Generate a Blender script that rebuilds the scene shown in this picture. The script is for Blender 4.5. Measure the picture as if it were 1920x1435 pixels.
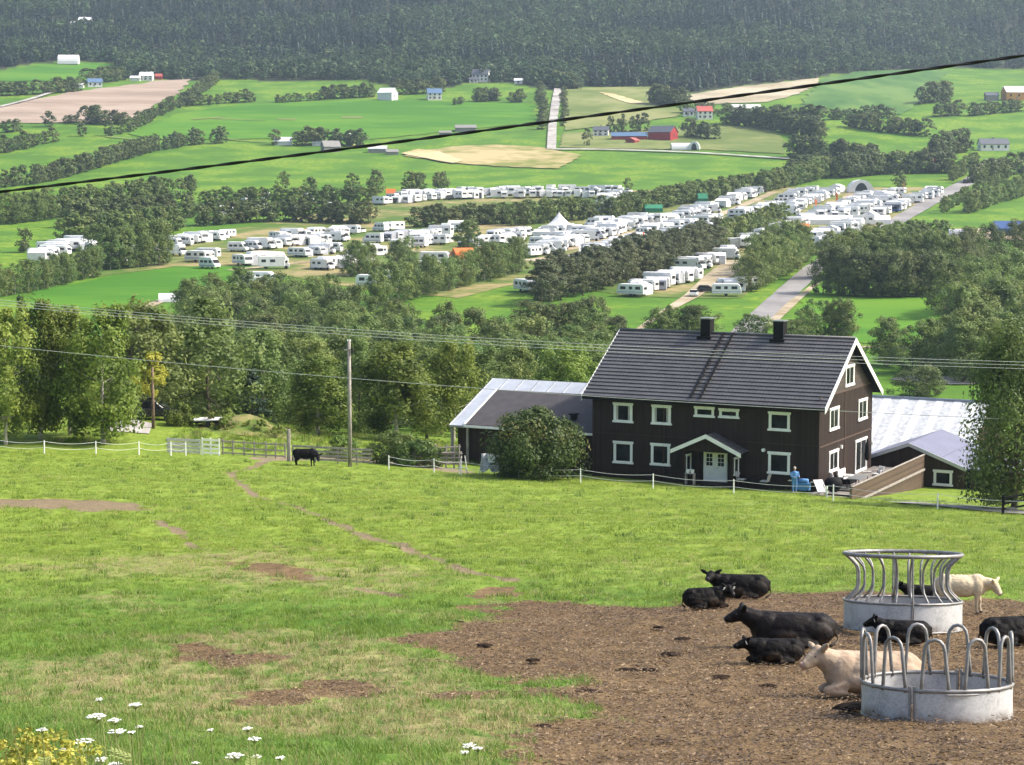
import bpy, bmesh, math, random
import numpy as np
from mathutils import Vector, Matrix
from mathutils.geometry import delaunay_2d_cdt

for _o in list(bpy.data.objects):
    bpy.data.objects.remove(_o)
SC = bpy.context.scene
COL = SC.collection
R = math.radians

# ------------------------------------------------------------------ camera, world, sun, exposure
FPX, CXP, CYP, HOR = 3720.0, 960.0, 717.5, 335.0
PITCH = math.atan((CYP - HOR) / FPX)
cam = bpy.data.cameras.new('camera')
cam.sensor_width = 36.0
cam.lens = FPX / 1920.0 * 36.0
cam.clip_start = 0.1
cam.clip_end = 9000.0
camo = bpy.data.objects.new('camera', cam)
COL.objects.link(camo)
camo.location = (0, 0, 0)
camo.rotation_euler = (R(90) - PITCH, 0, 0)
SC.camera = camo

SUN_AZ, SUN_EL = R(86), R(44)          # azimuth to the right of the view direction
world = bpy.data.worlds.new('World')
SC.world = world
world.use_nodes = True
wn = world.node_tree
wn.nodes.clear()
wo = wn.nodes.new('ShaderNodeOutputWorld')
bg = wn.nodes.new('ShaderNodeBackground')
sky = wn.nodes.new('ShaderNodeTexSky')
sky.sky_type = 'NISHITA'
sky.sun_disc = False
sky.sun_elevation = SUN_EL
sky.sun_rotation = SUN_AZ
sky.air_density = 1.0
sky.dust_density = 5.0
sky.ozone_density = 0.6
bg.inputs['Strength'].default_value = 0.15
wn.links.new(sky.outputs[0], bg.inputs[0])
wn.links.new(bg.outputs[0], wo.inputs[0])
sun = bpy.data.lights.new('sun', 'SUN')
sun.energy = 3.1
sun.angle = R(4.0)
sun.color = (1.0, 0.95, 0.87)
suno = bpy.data.objects.new('sun', sun)
COL.objects.link(suno)
sd = Vector((math.sin(SUN_AZ) * math.cos(SUN_EL), math.cos(SUN_AZ) * math.cos(SUN_EL), math.sin(SUN_EL)))
suno.rotation_euler = (-sd).to_track_quat('-Z', 'Y').to_euler()
suno.location = (40, 20, 60)
SC.view_settings.view_transform = 'Standard'
SC.view_settings.look = 'None'
SC.view_settings.gamma = 1.0
SC.view_settings.exposure = 1.0
SC.cycles.max_bounces = 5
SC.cycles.diffuse_bounces = 2
SC.cycles.transmission_bounces = 3
SC.cycles.glossy_bounces = 2
SC.cycles.transparent_max_bounces = 6
SC.cycles.volume_bounces = 0
SC.cycles.use_denoising = True

# ------------------------------------------------------------------ helpers: noise, ground, unprojection
def _hash(ix, iy, s):
    h = (ix.astype(np.int64) * 374761393 + iy.astype(np.int64) * 668265263 + s * 982451653) & 0xFFFFFFFF
    h = ((h ^ (h >> 13)) * 1274126177) & 0xFFFFFFFF
    return ((h ^ (h >> 16)) & 0xFFFF) / 65535.0
def vnoise(x, y, s=0):
    x = np.asarray(x, float); y = np.asarray(y, float)
    ix = np.floor(x); iy = np.floor(y)
    fx = x - ix; fy = y - iy
    fx = fx * fx * (3 - 2 * fx); fy = fy * fy * (3 - 2 * fy)
    a = _hash(ix, iy, s); b = _hash(ix + 1, iy, s); c = _hash(ix, iy + 1, s); d = _hash(ix + 1, iy + 1, s)
    return (a + (b - a) * fx) * (1 - fy) + (c + (d - c) * fx) * fy
def fbm(x, y, s=0, o=3):
    t = 0; a = 0.5; f = 1.0
    for k in range(o):
        t = t + a * (vnoise(np.asarray(x) * f, np.asarray(y) * f, s + k * 17) - 0.5)
        a *= 0.5; f *= 2.03
    return t
def sstep(a, b, x):
    t = np.clip((np.asarray(x, float) - a) / (b - a), 0, 1)
    return t * t * (3 - 2 * t)

KN = np.array([(-120, 20), (-60, 9.5), (-25, 3.4), (0, -1.75), (10, -3.8), (18.7, -5.5), (26.5, -7.0), (35, -8.15), (48, -9.75), (60, -11.35), (80, -13.95),
               (100, -16.55), (120, -19.05), (137, -20.95), (150, -21.9), (165, -22.9), (200, -26.3), (250, -31), (300, -33.4), (360, -32.6),
               (420, -30.6), (480, -28), (560, -24.5), (650, -20.3), (750, -14.8), (870, -7), (950, -0.3), (1050, 11.5), (1200, 33), (1350, 56), (1500, 76),
               (1700, 112), (2000, 186), (2400, 300), (3000, 470), (3800, 640)], float)
_m = np.gradient(KN[:, 1], KN[:, 0])
def prof(Y):
    Y = np.asarray(Y, float)
    i = np.clip(np.searchsorted(KN[:, 0], Y) - 1, 0, len(KN) - 2)
    h = KN[i + 1, 0] - KN[i, 0]
    t = np.clip((Y - KN[i, 0]) / h, 0, 1)
    t2 = t * t; t3 = t2 * t
    return (2 * t3 - 3 * t2 + 1) * KN[i, 1] + (t3 - 2 * t2 + t) * h * _m[i] + (-2 * t3 + 3 * t2) * KN[i + 1, 1] + (t3 - t2) * h * _m[i + 1]
def ground(X, Y):
    X = np.asarray(X, float); Y = np.asarray(Y, float)
    k = -0.042 * sstep(40, 125, Y) * (1 - sstep(175, 270, Y))
    z = prof(Y) + k * np.clip(X, -70, 70)
    z = z + 1.9 * np.exp(-((X + 30) / 17) ** 2 - ((Y - 163) / 13) ** 2)
    far = sstep(1150, 1700, Y)
    z = z + far * 52 * fbm(X / 420.0, Y / 420.0, 5, 2) + sstep(560, 1000, Y) * 5 * fbm(X / 170.0, Y / 170.0, 9, 2)
    z = z + (1 - sstep(110, 150, Y)) * 0.5 * fbm(X / 9.0, Y / 9.0, 3, 3)
    return z
def g1(X, Y):
    return float(ground(X, Y))
CT, ST = math.cos(PITCH), math.sin(PITCH)
def ray(px, py):
    u = (px - CXP) / FPX; v = (CYP - py) / FPX
    return Vector((u, CT + v * ST, -ST + v * CT))
def P3(px, py, Y):
    d = ray(px, py)
    return d * (Y / d.y)
def W(px, py, ymin=8.0):
    d = ray(px, py)
    ys = np.concatenate([np.arange(ymin, 160, 0.5), np.arange(160, 3600, 3.0)])
    t = ys / d.y
    df = d.z * t - ground(d.x * t, ys)
    k = np.argmax(df < 0)
    if not (df < 0).any(): k = len(ys) - 1
    a, b = ys[max(k - 1, 0)], ys[k]
    for _ in range(14):
        m = (a + b) / 2
        if d.z * m / d.y < g1(d.x * m / d.y, m): b = m
        else: a = m
    return Vector((d.x * a / d.y, a, g1(d.x * a / d.y, a)))
def X_at(px, Y):
    return (px - CXP) / FPX * Y * (CT + ST * ST / CT)   # good to a few cm at these pitches
def proj(X, Y, Z):
    X = np.asarray(X, float); Y = np.asarray(Y, float); Z = np.asarray(Z, float)
    dz = Y * CT - Z * ST
    return CXP + FPX * X / dz, CYP - FPX * (Y * ST + Z * CT) / dz

# ------------------------------------------------------------------ helpers: meshes, objects
def link(o):
    COL.objects.link(o); return o
def mesh_np(name, v, f, tint=None, smooth=False):
    me = bpy.data.meshes.new(name)
    v = np.asarray(v, np.float32); f = np.asarray(f, np.int32)
    n = f.shape[1]
    me.vertices.add(len(v)); me.vertices.foreach_set('co', v.ravel())
    me.loops.add(f.size); me.loops.foreach_set('vertex_index', f.ravel())
    me.polygons.add(len(f)); me.polygons.foreach_set('loop_start', np.arange(0, f.size, n, dtype=np.int32))
    if smooth: me.polygons.foreach_set('use_smooth', np.ones(len(f), bool))
    if tint is not None:
        for k, arr in (tint.items() if isinstance(tint, dict) else [('tint', tint)]):
            at = me.attributes.new(k, 'FLOAT', 'POINT'); at.data.foreach_set('value', np.asarray(arr, np.float32))
    me.update(); me.validate()
    return me
class MB:
    def __init__(s): s.v = []; s.f = []; s.m = []
    def add(s, vs, fs, mi=0):
        b = len(s.v); s.v += [tuple(p) for p in vs]
        for f in fs: s.f.append([b + i for i in f]); s.m.append(mi)
        return s
    def box(s, x0, x1, y0, y1, z0, z1, mi=0):
        return s.add([(x0, y0, z0), (x1, y0, z0), (x1, y1, z0), (x0, y1, z0), (x0, y0, z1), (x1, y0, z1), (x1, y1, z1), (x0, y1, z1)],
                     [(0, 3, 2, 1), (4, 5, 6, 7), (0, 1, 5, 4), (1, 2, 6, 5), (2, 3, 7, 6), (3, 0, 4, 7)], mi)
    def prism(s, poly, a, b, axis='y', mi=0):
        def mk(p, t):
            return {'y': (p[0], t, p[1]), 'x': (t, p[0], p[1]), 'z': (p[0], p[1], t)}[axis]
        n = len(poly)
        return s.add([mk(p, a) for p in poly] + [mk(p, b) for p in poly],
                     [list(range(n))[::-1], list(range(n, 2 * n))] + [(i, (i + 1) % n, n + (i + 1) % n, n + i) for i in range(n)], mi)
    def bar(s, p, q, w, h=None, mi=0):
        p = Vector(p); q = Vector(q); h = h or w
        d = (q - p).normalized()
        u = d.cross(Vector((0, 0, 1)))
        if u.length < 1e-4: u = Vector((1, 0, 0))
        u.normalize(); n = u.cross(d)
        c = [u * w / 2 + n * h / 2, -u * w / 2 + n * h / 2, -u * w / 2 - n * h / 2, u * w / 2 - n * h / 2]
        return s.add([p + k for k in c] + [q + k for k in c], [(0, 1, 2, 3), (7, 6, 5, 4)] + [(i, i + 4, (i + 1) % 4 + 4, (i + 1) % 4) for i in range(4)], mi)
    def tube(s, pts, r, n=8, mi=0, caps=True):
        pts = [Vector(p) for p in pts]
        if not hasattr(r, '__len__'): r = [r] * len(pts)
        vs = []; fs = []
        prev = None
        for i, p in enumerate(pts):
            d = (pts[min(i + 1, len(pts) - 1)] - pts[max(i - 1, 0)]).normalized()
            if prev is None:
                u = d.cross(Vector((0, 0, 1)))
                if u.length < 1e-3: u = d.cross(Vector((1, 0, 0)))
            else: u = prev - d * prev.dot(d)
            u.normalize(); prev = u; w = d.cross(u)
            for k in range(n):
                a = 2 * math.pi * k / n
                vs.append(p + (u * math.cos(a) + w * math.sin(a)) * r[i])
        for i in range(len(pts) - 1):
            for k in range(n):
                fs.append((i * n + k, i * n + (k + 1) % n, (i + 1) * n + (k + 1) % n, (i + 1) * n + k))
        if caps:
            fs.append(list(range(n))[::-1]); fs.append([(len(pts) - 1) * n + k for k in range(n)])
        return s.add(vs, fs, mi)
    def mesh(s, name, bevel=0, smooth=False, seg=1):
        me = bpy.data.meshes.new(name); me.from_pydata(s.v, [], s.f)
        if any(s.m): me.polygons.foreach_set('material_index', s.m)
        bm = bmesh.new(); bm.from_mesh(me)
        if bevel: bmesh.ops.bevel(bm, geom=bm.edges[:], offset=bevel, segments=seg, affect='EDGES', profile=0.5)
        bmesh.ops.recalc_face_normals(bm, faces=bm.faces[:])
        if smooth:
            for f in bm.faces: f.smooth = True
        bm.to_mesh(me); bm.free(); me.update()
        return me
    def build(s, name, mat, parent=None, bevel=0, smooth=False, seg=1, loc=None, rot=None):
        me = s.mesh(name, bevel, smooth, seg)
        for m in (mat if isinstance(mat, (list, tuple)) else [mat]): me.materials.append(M[m])
        return obj(name, me, parent, loc, rot)
def obj(name, me, parent=None, loc=None, rot=None, mat=None):
    o = bpy.data.objects.new(name, me); link(o)
    if mat:
        me.materials.clear()
        for m in (mat if isinstance(mat, (list, tuple)) else [mat]): me.materials.append(M[m])
    if parent is not None: o.parent = parent
    if loc is not None: o.location = loc
    if rot is not None: o.rotation_euler = rot
    return o
def tag(o, label=None, cat=None, group=None, kind=None):
    if label: o['label'] = label
    if cat: o['category'] = cat
    if group: o['group'] = group
    if kind: o['kind'] = kind
    return o
def thing(name, label, cat, loc=(0, 0, 0), rz=0, group=None, rot=None, scale=None):
    o = bpy.data.objects.new(name, None); link(o)
    o.empty_display_size = 0.3
    o.location = loc; o.rotation_euler = rot or (0, 0, rz)
    if scale: o.scale = scale if hasattr(scale, '__len__') else (scale,) * 3
    return tag(o, label, cat, group)
_ones = 'first second third fourth fifth sixth seventh eighth ninth tenth eleventh twelfth thirteenth fourteenth fifteenth sixteenth seventeenth eighteenth nineteenth'.split()
_tens = {2: 'twent', 3: 'thirt', 4: 'fort', 5: 'fift', 6: 'sixt', 7: 'sevent', 8: 'eight', 9: 'ninet'}
def ordinal(n):
    if n > 99: return 'hundred-and-' + ordinal(n - 100)
    if n < 20: return _ones[n - 1]
    t, o = divmod(n, 10)
    return _tens[t] + ('ieth' if o == 0 else 'y-' + _ones[o - 1])

# ------------------------------------------------------------------ materials
M = {}
class NT:
    def __init__(s, name):
        s.m = bpy.data.materials.new(name); s.m.use_nodes = True
        s.t = s.m.node_tree; s.t.nodes.clear(); M[name] = s.m
        s.out = s.t.nodes.new('ShaderNodeOutputMaterial')
    def n(s, typ, **kw):
        nd = s.t.nodes.new('ShaderNode' + typ)
        for k, v in kw.items():
            if k.startswith('i_'):
                key = k[2:]; key = int(key) if key.isdigit() else key.replace('_', ' ')
                s.set(nd.inputs[key], v)
            else: setattr(nd, k, v)
        return nd
    def set(s, inp, v):
        if isinstance(v, bpy.types.NodeSocket): s.t.links.new(v, inp)
        else:
            if hasattr(v, '__len__') and len(v) == 3 and inp.type == 'RGBA': v = (*v, 1)
            inp.default_value = v
    def noise(s, scale, vec=None, detail=2, rough=0.5):
        nd = s.n('TexNoise'); nd.inputs['Scale'].default_value = scale; nd.inputs['Detail'].default_value = detail; nd.inputs['Roughness'].default_value = rough
        if vec is not None: s.t.links.new(vec, nd.inputs['Vector'])
        return nd.outputs[0]
    def ramp(s, fac, stops, interp='LINEAR'):
        nd = s.n('ValToRGB'); cr = nd.color_ramp; cr.interpolation = interp
        while len(cr.elements) < len(stops): cr.elements.new(0.5)
        for e, (p, c) in zip(cr.elements, stops):
            e.position = p; e.color = (*c, 1) if hasattr(c, '__len__') else (c, c, c, 1)
        s.t.links.new(fac, nd.inputs[0]); return nd.outputs[0]
    def mix(s, fac, a, b, mode='MIX'):
        nd = s.n('Mix', data_type='RGBA', blend_type=mode)
        s.set(nd.inputs[0], fac); s.set(nd.inputs[6], a); s.set(nd.inputs[7], b)
        return nd.outputs[2]
    def math(s, op, a, b=0.0, c=None, clamp=False):
        nd = s.n('Math', operation=op); nd.use_clamp = clamp
        s.set(nd.inputs[0], a); s.set(nd.inputs[1], b)
        if c is not None: s.set(nd.inputs[2], c)
        return nd.outputs[0]
    def pos(s, sx=1, sy=1, sz=1, local=False):
        src = s.n('TexCoord').outputs['Object'] if local else s.n('NewGeometry').outputs['Position']
        if (sx, sy, sz) == (1, 1, 1): return src
        mp = s.n('Mapping'); mp.inputs['Scale'].default_value = (sx, sy, sz)
        s.t.links.new(src, mp.inputs[0]); return mp.outputs[0]
    def attr(s, name):
        nd = s.n('Attribute', attribute_name=name); return nd.outputs['Fac']
    def bsdf(s, col, rough=0.7, bump=None, bstr=0.3, bdist=0.05, **kw):
        b = s.n('BsdfPrincipled'); s.set(b.inputs['Base Color'], col); s.set(b.inputs['Roughness'], rough)
        for k, v in kw.items(): s.set(b.inputs[k.replace('_', ' ')], v)
        if bump is not None:
            bp = s.n('Bump'); bp.inputs['Strength'].default_value = bstr; bp.inputs['Distance'].default_value = bdist
            s.t.links.new(bump, bp.inputs['Height']); s.t.links.new(bp.outputs[0], b.inputs['Normal'])
        s.t.links.new(b.outputs[0], s.out.inputs[0]); return b
def simple(name, col, rough=0.6, var=0.25, scale=3.0, metal=0.0, spec=0.3, bump=0.0, local=False, stretch=(1, 1, 1), detail=3):
    t = NT(name); p = t.pos(*stretch, local=local)
    nz = t.noise(scale, p, detail)
    dark = tuple(c * (1 - var) for c in col); lite = tuple(min(1, c * (1 + var)) for c in col)
    c = t.ramp(nz, [(0.3, dark), (0.7, lite)])
    t.bsdf(c, rough, bump=nz if bump else None, bstr=bump, Metallic=metal, Specular_IOR_Level=spec)
    return M[name]
def leafmat(name, dark, mid, lite, trans=0.3, hue=0.12):
    t = NT(name)
    tn = t.attr('tint'); rn = t.n('ObjectInfo').outputs['Random']
    f = t.math('ADD', tn, t.math('MULTIPLY', t.math('SUBTRACT', rn, 0.5), 0.45), clamp=True)
    c = t.ramp(f, [(0.05, dark), (0.5, mid), (0.95, lite)])
    hs = t.n('HueSaturation'); t.set(hs.inputs['Color'], c)
    t.set(hs.inputs['Hue'], t.math('ADD', 0.5, t.math('MULTIPLY', t.math('SUBTRACT', t.math('FRACT', t.math('MULTIPLY', rn, 7.31)), 0.42), hue * 0.28)))
    t.set(hs.inputs['Value'], t.math('ADD', 0.85, t.math('MULTIPLY', t.math('FRACT', t.math('MULTIPLY', rn, 3.7)), 0.3)))
    c = hs.outputs[0]
    d = t.n('BsdfPrincipled'); t.set(d.inputs['Base Color'], c); d.inputs['Roughness'].default_value = 0.55; d.inputs['Specular IOR Level'].default_value = 0.25
    tr = t.n('BsdfTranslucent'); t.set(tr.inputs[0], c)
    mx = t.n('MixShader'); mx.inputs[0].default_value = trans
    t.t.links.new(d.outputs[0], mx.inputs[1]); t.t.links.new(tr.outputs[0], mx.inputs[2]); t.t.links.new(mx.outputs[0], t.out.inputs[0])
    return M[name]
# ------------------------------------------------------------------ the ground sheet
def pip(poly, x, y):
    x = np.asarray(x, float); y = np.asarray(y, float)
    ins = np.zeros(x.shape, bool); n = len(poly)
    for i in range(n):
        x0, y0 = poly[i]; x1, y1 = poly[(i + 1) % n]
        if y0 == y1: continue
        c = ((y0 > y) != (y1 > y)) & (x < (x1 - x0) * (y - y0) / (y1 - y0) + x0)
        ins ^= c
    return ins
def dseg(pts, x, y, closed=False):
    d = np.full(np.shape(x), 1e9); n = len(pts)
    for i in range(n if closed else n - 1):
        ax, ay = pts[i]; bx, by = pts[(i + 1) % n]
        L = (bx - ax) ** 2 + (by - ay) ** 2 + 1e-9
        t = np.clip(((x - ax) * (bx - ax) + (y - ay) * (by - ay)) / L, 0, 1)
        d = np.minimum(d, np.hypot(x - ax - t * (bx - ax), y - ay - t * (by - ay)))
    return d
def sdf(poly, x, y):
    d = dseg(poly, x, y, True)
    return np.where(pip(poly, x, y), d, -d)
def wpoly(px):
    return [tuple(W(a, b)[:2]) for a, b in px]

DIRT = wpoly([(1905, 1128), (1700, 1114), (1480, 1108), (1300, 1122), (1240, 1130), (1130, 1132), (1000, 1118), (900, 1130), (860, 1165), (800, 1180), (770, 1212), (860, 1238),
              (960, 1262), (1060, 1300), (1085, 1340), (1045, 1380), (1085, 1420), (1170, 1450), (1230, 1520), (2150, 1520), (2250, 1150)])
BARE = [(wpoly([(-60, 938), (150, 938), (270, 943), (290, 958), (150, 962), (-60, 952)]), 0.5),
        (wpoly([(330, 1216), (420, 1212), (510, 1220), (520, 1240), (420, 1252), (330, 1240)]), 0.35),
        (wpoly([(560, 1272), (640, 1270), (705, 1285), (690, 1300), (600, 1296)]), 0.3),
        (wpoly([(400, 1040), (500, 1054), (600, 1078), (590, 1090), (480, 1070)]), 0.4),
        (wpoly([(450, 1305), (530, 1300), (545, 1312), (470, 1318)]), 0.2), (wpoly([(820, 1300), (900, 1290), (960, 1300), (900, 1318)]), 0.2), (wpoly([(740, 1345), (830, 1340), (860, 1356), (770, 1362)]), 0.2),
        (wpoly([(560, 1180), (620, 1176), (640, 1186), (580, 1190)]), 0.2), (wpoly([(880, 1105), (960, 1098), (1000, 1108), (900, 1118)]), 0.2), (wpoly([(960, 1375), (1030, 1370), (1040, 1390), (970, 1395)]), 0.2)]
TRACKS = [(wpoly([(505, 858), (490, 868), (432, 888), (450, 908), (475, 926), (560, 950), (660, 996), (760, 1026), (860, 1068), (960, 1088)]), 0.24),
          (wpoly([(290, 975), (340, 1000), (400, 1040)]), 0.16), (wpoly([(600, 1080), (680, 1100), (760, 1120)]), 0.12)]
EDGEPATH = wpoly([(500, 860), (610, 859), (700, 865), (780, 872), (860, 884)])
DRY = [(wpoly([(60, 1260), (350, 1190), (760, 1195), (1060, 1270), (1040, 1400), (700, 1420), (300, 1390)]), 1.0), (wpoly([(0, 1060), (500, 1020), (900, 1080), (700, 1130), (300, 1110)]), 0.8)]
def dirt_mask(x, y):
    n = fbm(x / 1.6, y / 1.6, 21, 3)
    m = sstep(-1.0, 0.9, sdf(DIRT, x, y) + 3.2 * n + 1.2 * fbm(x / 0.5, y / 0.5, 25, 2))
    for p, w in BARE: m = np.maximum(m, 0.95 * sstep(-0.5, 0.5, sdf(p, x, y) + 2.2 * n + 1.2 * fbm(x / 0.45, y / 0.45, 26, 2) - 0.15))
    for p, w in TRACKS: m = np.maximum(m, 0.9 * (1 - sstep(w * 0.5, w * 1.8, dseg(p, x, y) + 0.75 * n + 0.5 * fbm(x / 0.4, y / 0.4, 27, 2))))
    m = np.maximum(m, 0.9 * (1 - sstep(0.8, 1.6, dseg(EDGEPATH, x, y) + 0.8 * n)))
    return m
def pale_mask(x, y):
    m = np.zeros(np.shape(x))
    for p, w in BARE[:1]: m = np.maximum(m, 0.35 * sstep(-1, 0.3, sdf(p, x, y)))
    for p, w in TRACKS: m = np.maximum(m, 0.4 * (1 - sstep(w * 1.5, w * 3.5, dseg(p, x, y))))
    return np.maximum(m, 0.7 * (1 - sstep(1.6, 2.6, dseg(EDGEPATH, x, y))))
def dry_mask(x, y):
    n = fbm(x / 2.5, y / 2.5, 33, 3); m = np.zeros(np.shape(x))
    for p, w in DRY: m = np.maximum(m, w * sstep(-1.5, 2.0, sdf(p, x, y) + 7 * n - 0.4))
    return np.maximum(m, 0.7 * sstep(0.12, 0.3, n) * (1 - sstep(40, 70, y)))

FEDGE = np.array([(-300, 132), (0, 130), (60, 119), (125, 114), (215, 119), (225, 146), (290, 149), (360, 150), (410, 150), (600, 151), (690, 151), (760, 166), (830, 168), (880, 153), (960, 156), (1010, 165),
                  (1085, 172), (1092, 163), (1222, 165), (1285, 176), (1390, 161), (1530, 147), (1545, 141), (1640, 134), (1800, 127), (1920, 131), (2300, 131)], float)
def relief(X, Y, dm):
    near = 1 - sstep(110, 165, Y)
    return near * ((0.12 * fbm(X / 0.55, Y / 0.55, 41, 2) + 0.24 * fbm(X / 1.5, Y / 2.4, 43, 2) + 0.30 * fbm(X / 5.0, Y / 7.0, 44, 2) * sstep(45, 70, Y)) * (1 - 0.5 * dm)) - 0.05 * dm
def ground_sheet():
    ay = -30.0
    rows = [3.0]
    while rows[-1] < 4600:
        Y = rows[-1]
        rows.append(Y + (0.16 if Y < 45 else 0.16 + (min(Y, 170) - 45) * 0.0032 if Y < 175 else max(1.2, (Y - 175) * 0.012 + 0.6)))
    rows = np.concatenate([np.linspace(-26, 2.8, 14), np.array(rows)])
    core = np.linspace(-math.tan(R(15.5)), math.tan(R(15.5)), 340)
    out = np.array([0.32, 0.36, 0.42, 0.5, 0.6, 0.72, 0.9])
    cols = np.concatenate([-out[::-1], core, out])
    # columns fan out from a point behind the camera, rows lie across the slope
    Y, C = np.meshgrid(rows, cols, indexing='ij')
    X = C * np.maximum(Y - ay, 4) * np.where(Y < 170, 1.0, 1.0)
    Z = ground(X, Y)
    dm = dirt_mask(X, Y) * (Y < 150); dr = dry_mask(X, Y) * (Y < 150)
    near = (1 - sstep(60, 160, Y)); fld = 1 - sstep(165, 250, Y)
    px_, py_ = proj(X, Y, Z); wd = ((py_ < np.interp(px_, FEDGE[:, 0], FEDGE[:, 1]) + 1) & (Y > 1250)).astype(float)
    Z = Z + relief(X, Y, dm)
    nr, nc = Y.shape
    idx = np.arange(nr * nc).reshape(nr, nc)
    f = np.stack([idx[:-1, :-1], idx[:-1, 1:], idx[1:, 1:], idx[1:, :-1]], -1).reshape(-1, 4)
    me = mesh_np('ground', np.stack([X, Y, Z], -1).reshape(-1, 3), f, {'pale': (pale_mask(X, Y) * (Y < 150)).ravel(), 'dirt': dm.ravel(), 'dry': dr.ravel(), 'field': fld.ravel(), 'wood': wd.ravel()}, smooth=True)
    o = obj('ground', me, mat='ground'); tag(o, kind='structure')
    return o

def ground_material():
    t = NT('ground'); p = t.pos()
    nl = t.noise(0.045, p, 3); nm = t.noise(0.45, p, 3); nf = t.noise(3.2, t.pos(1, 0.45, 1), 4, 0.65); nff = t.noise(14, p, 3, 0.7)
    fld = t.attr('field')
    farg = t.ramp(nl, [(0.4, (0.06, 0.145, 0.012)), (0.5, (0.095, 0.20, 0.013)), (0.62, (0.165, 0.25, 0.022))])
    farg = t.mix(t.ramp(nm, [(0.42, 0.0), (0.6, 0.8)]), farg, (0.065, 0.15, 0.012))
    nearg = t.ramp(t.math('ADD', t.math('MULTIPLY', nf, 0.6), t.math('MULTIPLY', nm, 0.4)), [(0.3, (0.07, 0.12, 0.014)), (0.47, (0.145, 0.215, 0.025)), (0.66, (0.235, 0.30, 0.048))])
    nearg2 = t.ramp(t.math('ADD', t.math('MULTIPLY', nf, 0.6), t.math('MULTIPLY', nm, 0.4)), [(0.3, (0.04, 0.095, 0.012)), (0.5, (0.085, 0.165, 0.02)), (0.68, (0.16, 0.22, 0.04))])
    yv = t.n('SeparateXYZ'); t.t.links.new(p, yv.inputs[0])
    near_f = t.math('ADD', t.math('DIVIDE', t.math('SUBTRACT', 58, yv.outputs[1]), 26), t.math('MULTIPLY', t.math('SUBTRACT', nl, 0.5), 2.0), clamp=True)
    nearg = t.mix(near_f, nearg, nearg2)
    g = t.mix(fld, farg, nearg)
    dryc = t.ramp(nff, [(0.3, (0.15, 0.15, 0.05)), (0.7, (0.33, 0.28, 0.14))])
    dryf = t.math('MULTIPLY', t.attr('dry'), t.ramp(nf, [(0.35, 0.0), (0.6, 1.0)]))
    g = t.mix(dryf, g, dryc)
    e = t.ramp(t.math('ADD', t.math('MULTIPLY', nff, 0.6), t.math('MULTIPLY', nf, 0.4)), [(0.3, (0.035, 0.021, 0.011)), (0.46, (0.115, 0.074, 0.036)), (0.60, (0.19, 0.130, 0.066)), (0.8, (0.32, 0.235, 0.13))])
    e = t.mix(t.attr('pale'), e, t.ramp(nff, [(0.3, (0.19, 0.16, 0.10)), (0.7, (0.36, 0.31, 0.21))]))
    df = t.ramp(t.math('ADD', t.attr('dirt'), t.math('MULTIPLY', t.math('SUBTRACT', nf, 0.5), 0.7)), [(0.4, 0.0), (0.56, 1.0)])
    c = t.mix(df, g, e)
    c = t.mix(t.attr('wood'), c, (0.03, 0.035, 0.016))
    h = t.math('ADD', t.math('MULTIPLY', nf, 0.7), t.math('MULTIPLY', nff, 0.3))
    t.bsdf(c, 0.9, bump=h, bstr=1.0, bdist=0.12, Specular_IOR_Level=0.15)
ground_material()
ground_sheet()

# ------------------------------------------------------------------ fields, roads and yards laid on the valley side
def sheet(name, px=None, mat=None, off=0.25, step=None, wp=None):
    poly = wp or wpoly(px)
    xs = [p[0] for p in poly]; ys = [p[1] for p in poly]
    size = max(max(xs) - min(xs), max(ys) - min(ys)); step = step or max(size / 30, 1.5)
    pts = []
    for i in range(len(poly)):
        a = Vector(poly[i]); b = Vector(poly[(i + 1) % len(poly)]); n = max(1, int((b - a).length / step))
        for k in range(n):
            q_ = a.lerp(b, k / n); w_ = min(step * 0.22, 2.2); pts.append(q_ + Vector((w_ * math.sin(q_.x * 1.7 + q_.y * 0.9), w_ * math.cos(q_.y * 1.3 - q_.x * 0.7))) if size > 60 and k else q_)
    nb = len(pts); jit = random.Random(7)
    gx, gy = np.meshgrid(np.arange(min(xs), max(xs), step), np.arange(min(ys), max(ys), step))
    gx = gx.ravel(); gy = gy.ravel(); keep = sdf(poly, gx, gy) > step * 0.45
    pts += [Vector((x + jit.uniform(-.1, .1) * step, y + jit.uniform(-.1, .1) * step)) for x, y in zip(gx[keep], gy[keep])]
    vs, es, fs, *_ = delaunay_2d_cdt(pts, [], [list(range(nb))], 1, 0.01)
    me = bpy.data.meshes.new(name)
    me.from_pydata([(v.x, v.y, g1(v.x, v.y) + off) for v in vs], [], [list(f) for f in fs])
    me.polygons.foreach_set('use_smooth', [True] * len(me.polygons))
    me.update()
    o = obj(name, me, mat=mat); tag(o, kind='structure'); return o
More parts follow.
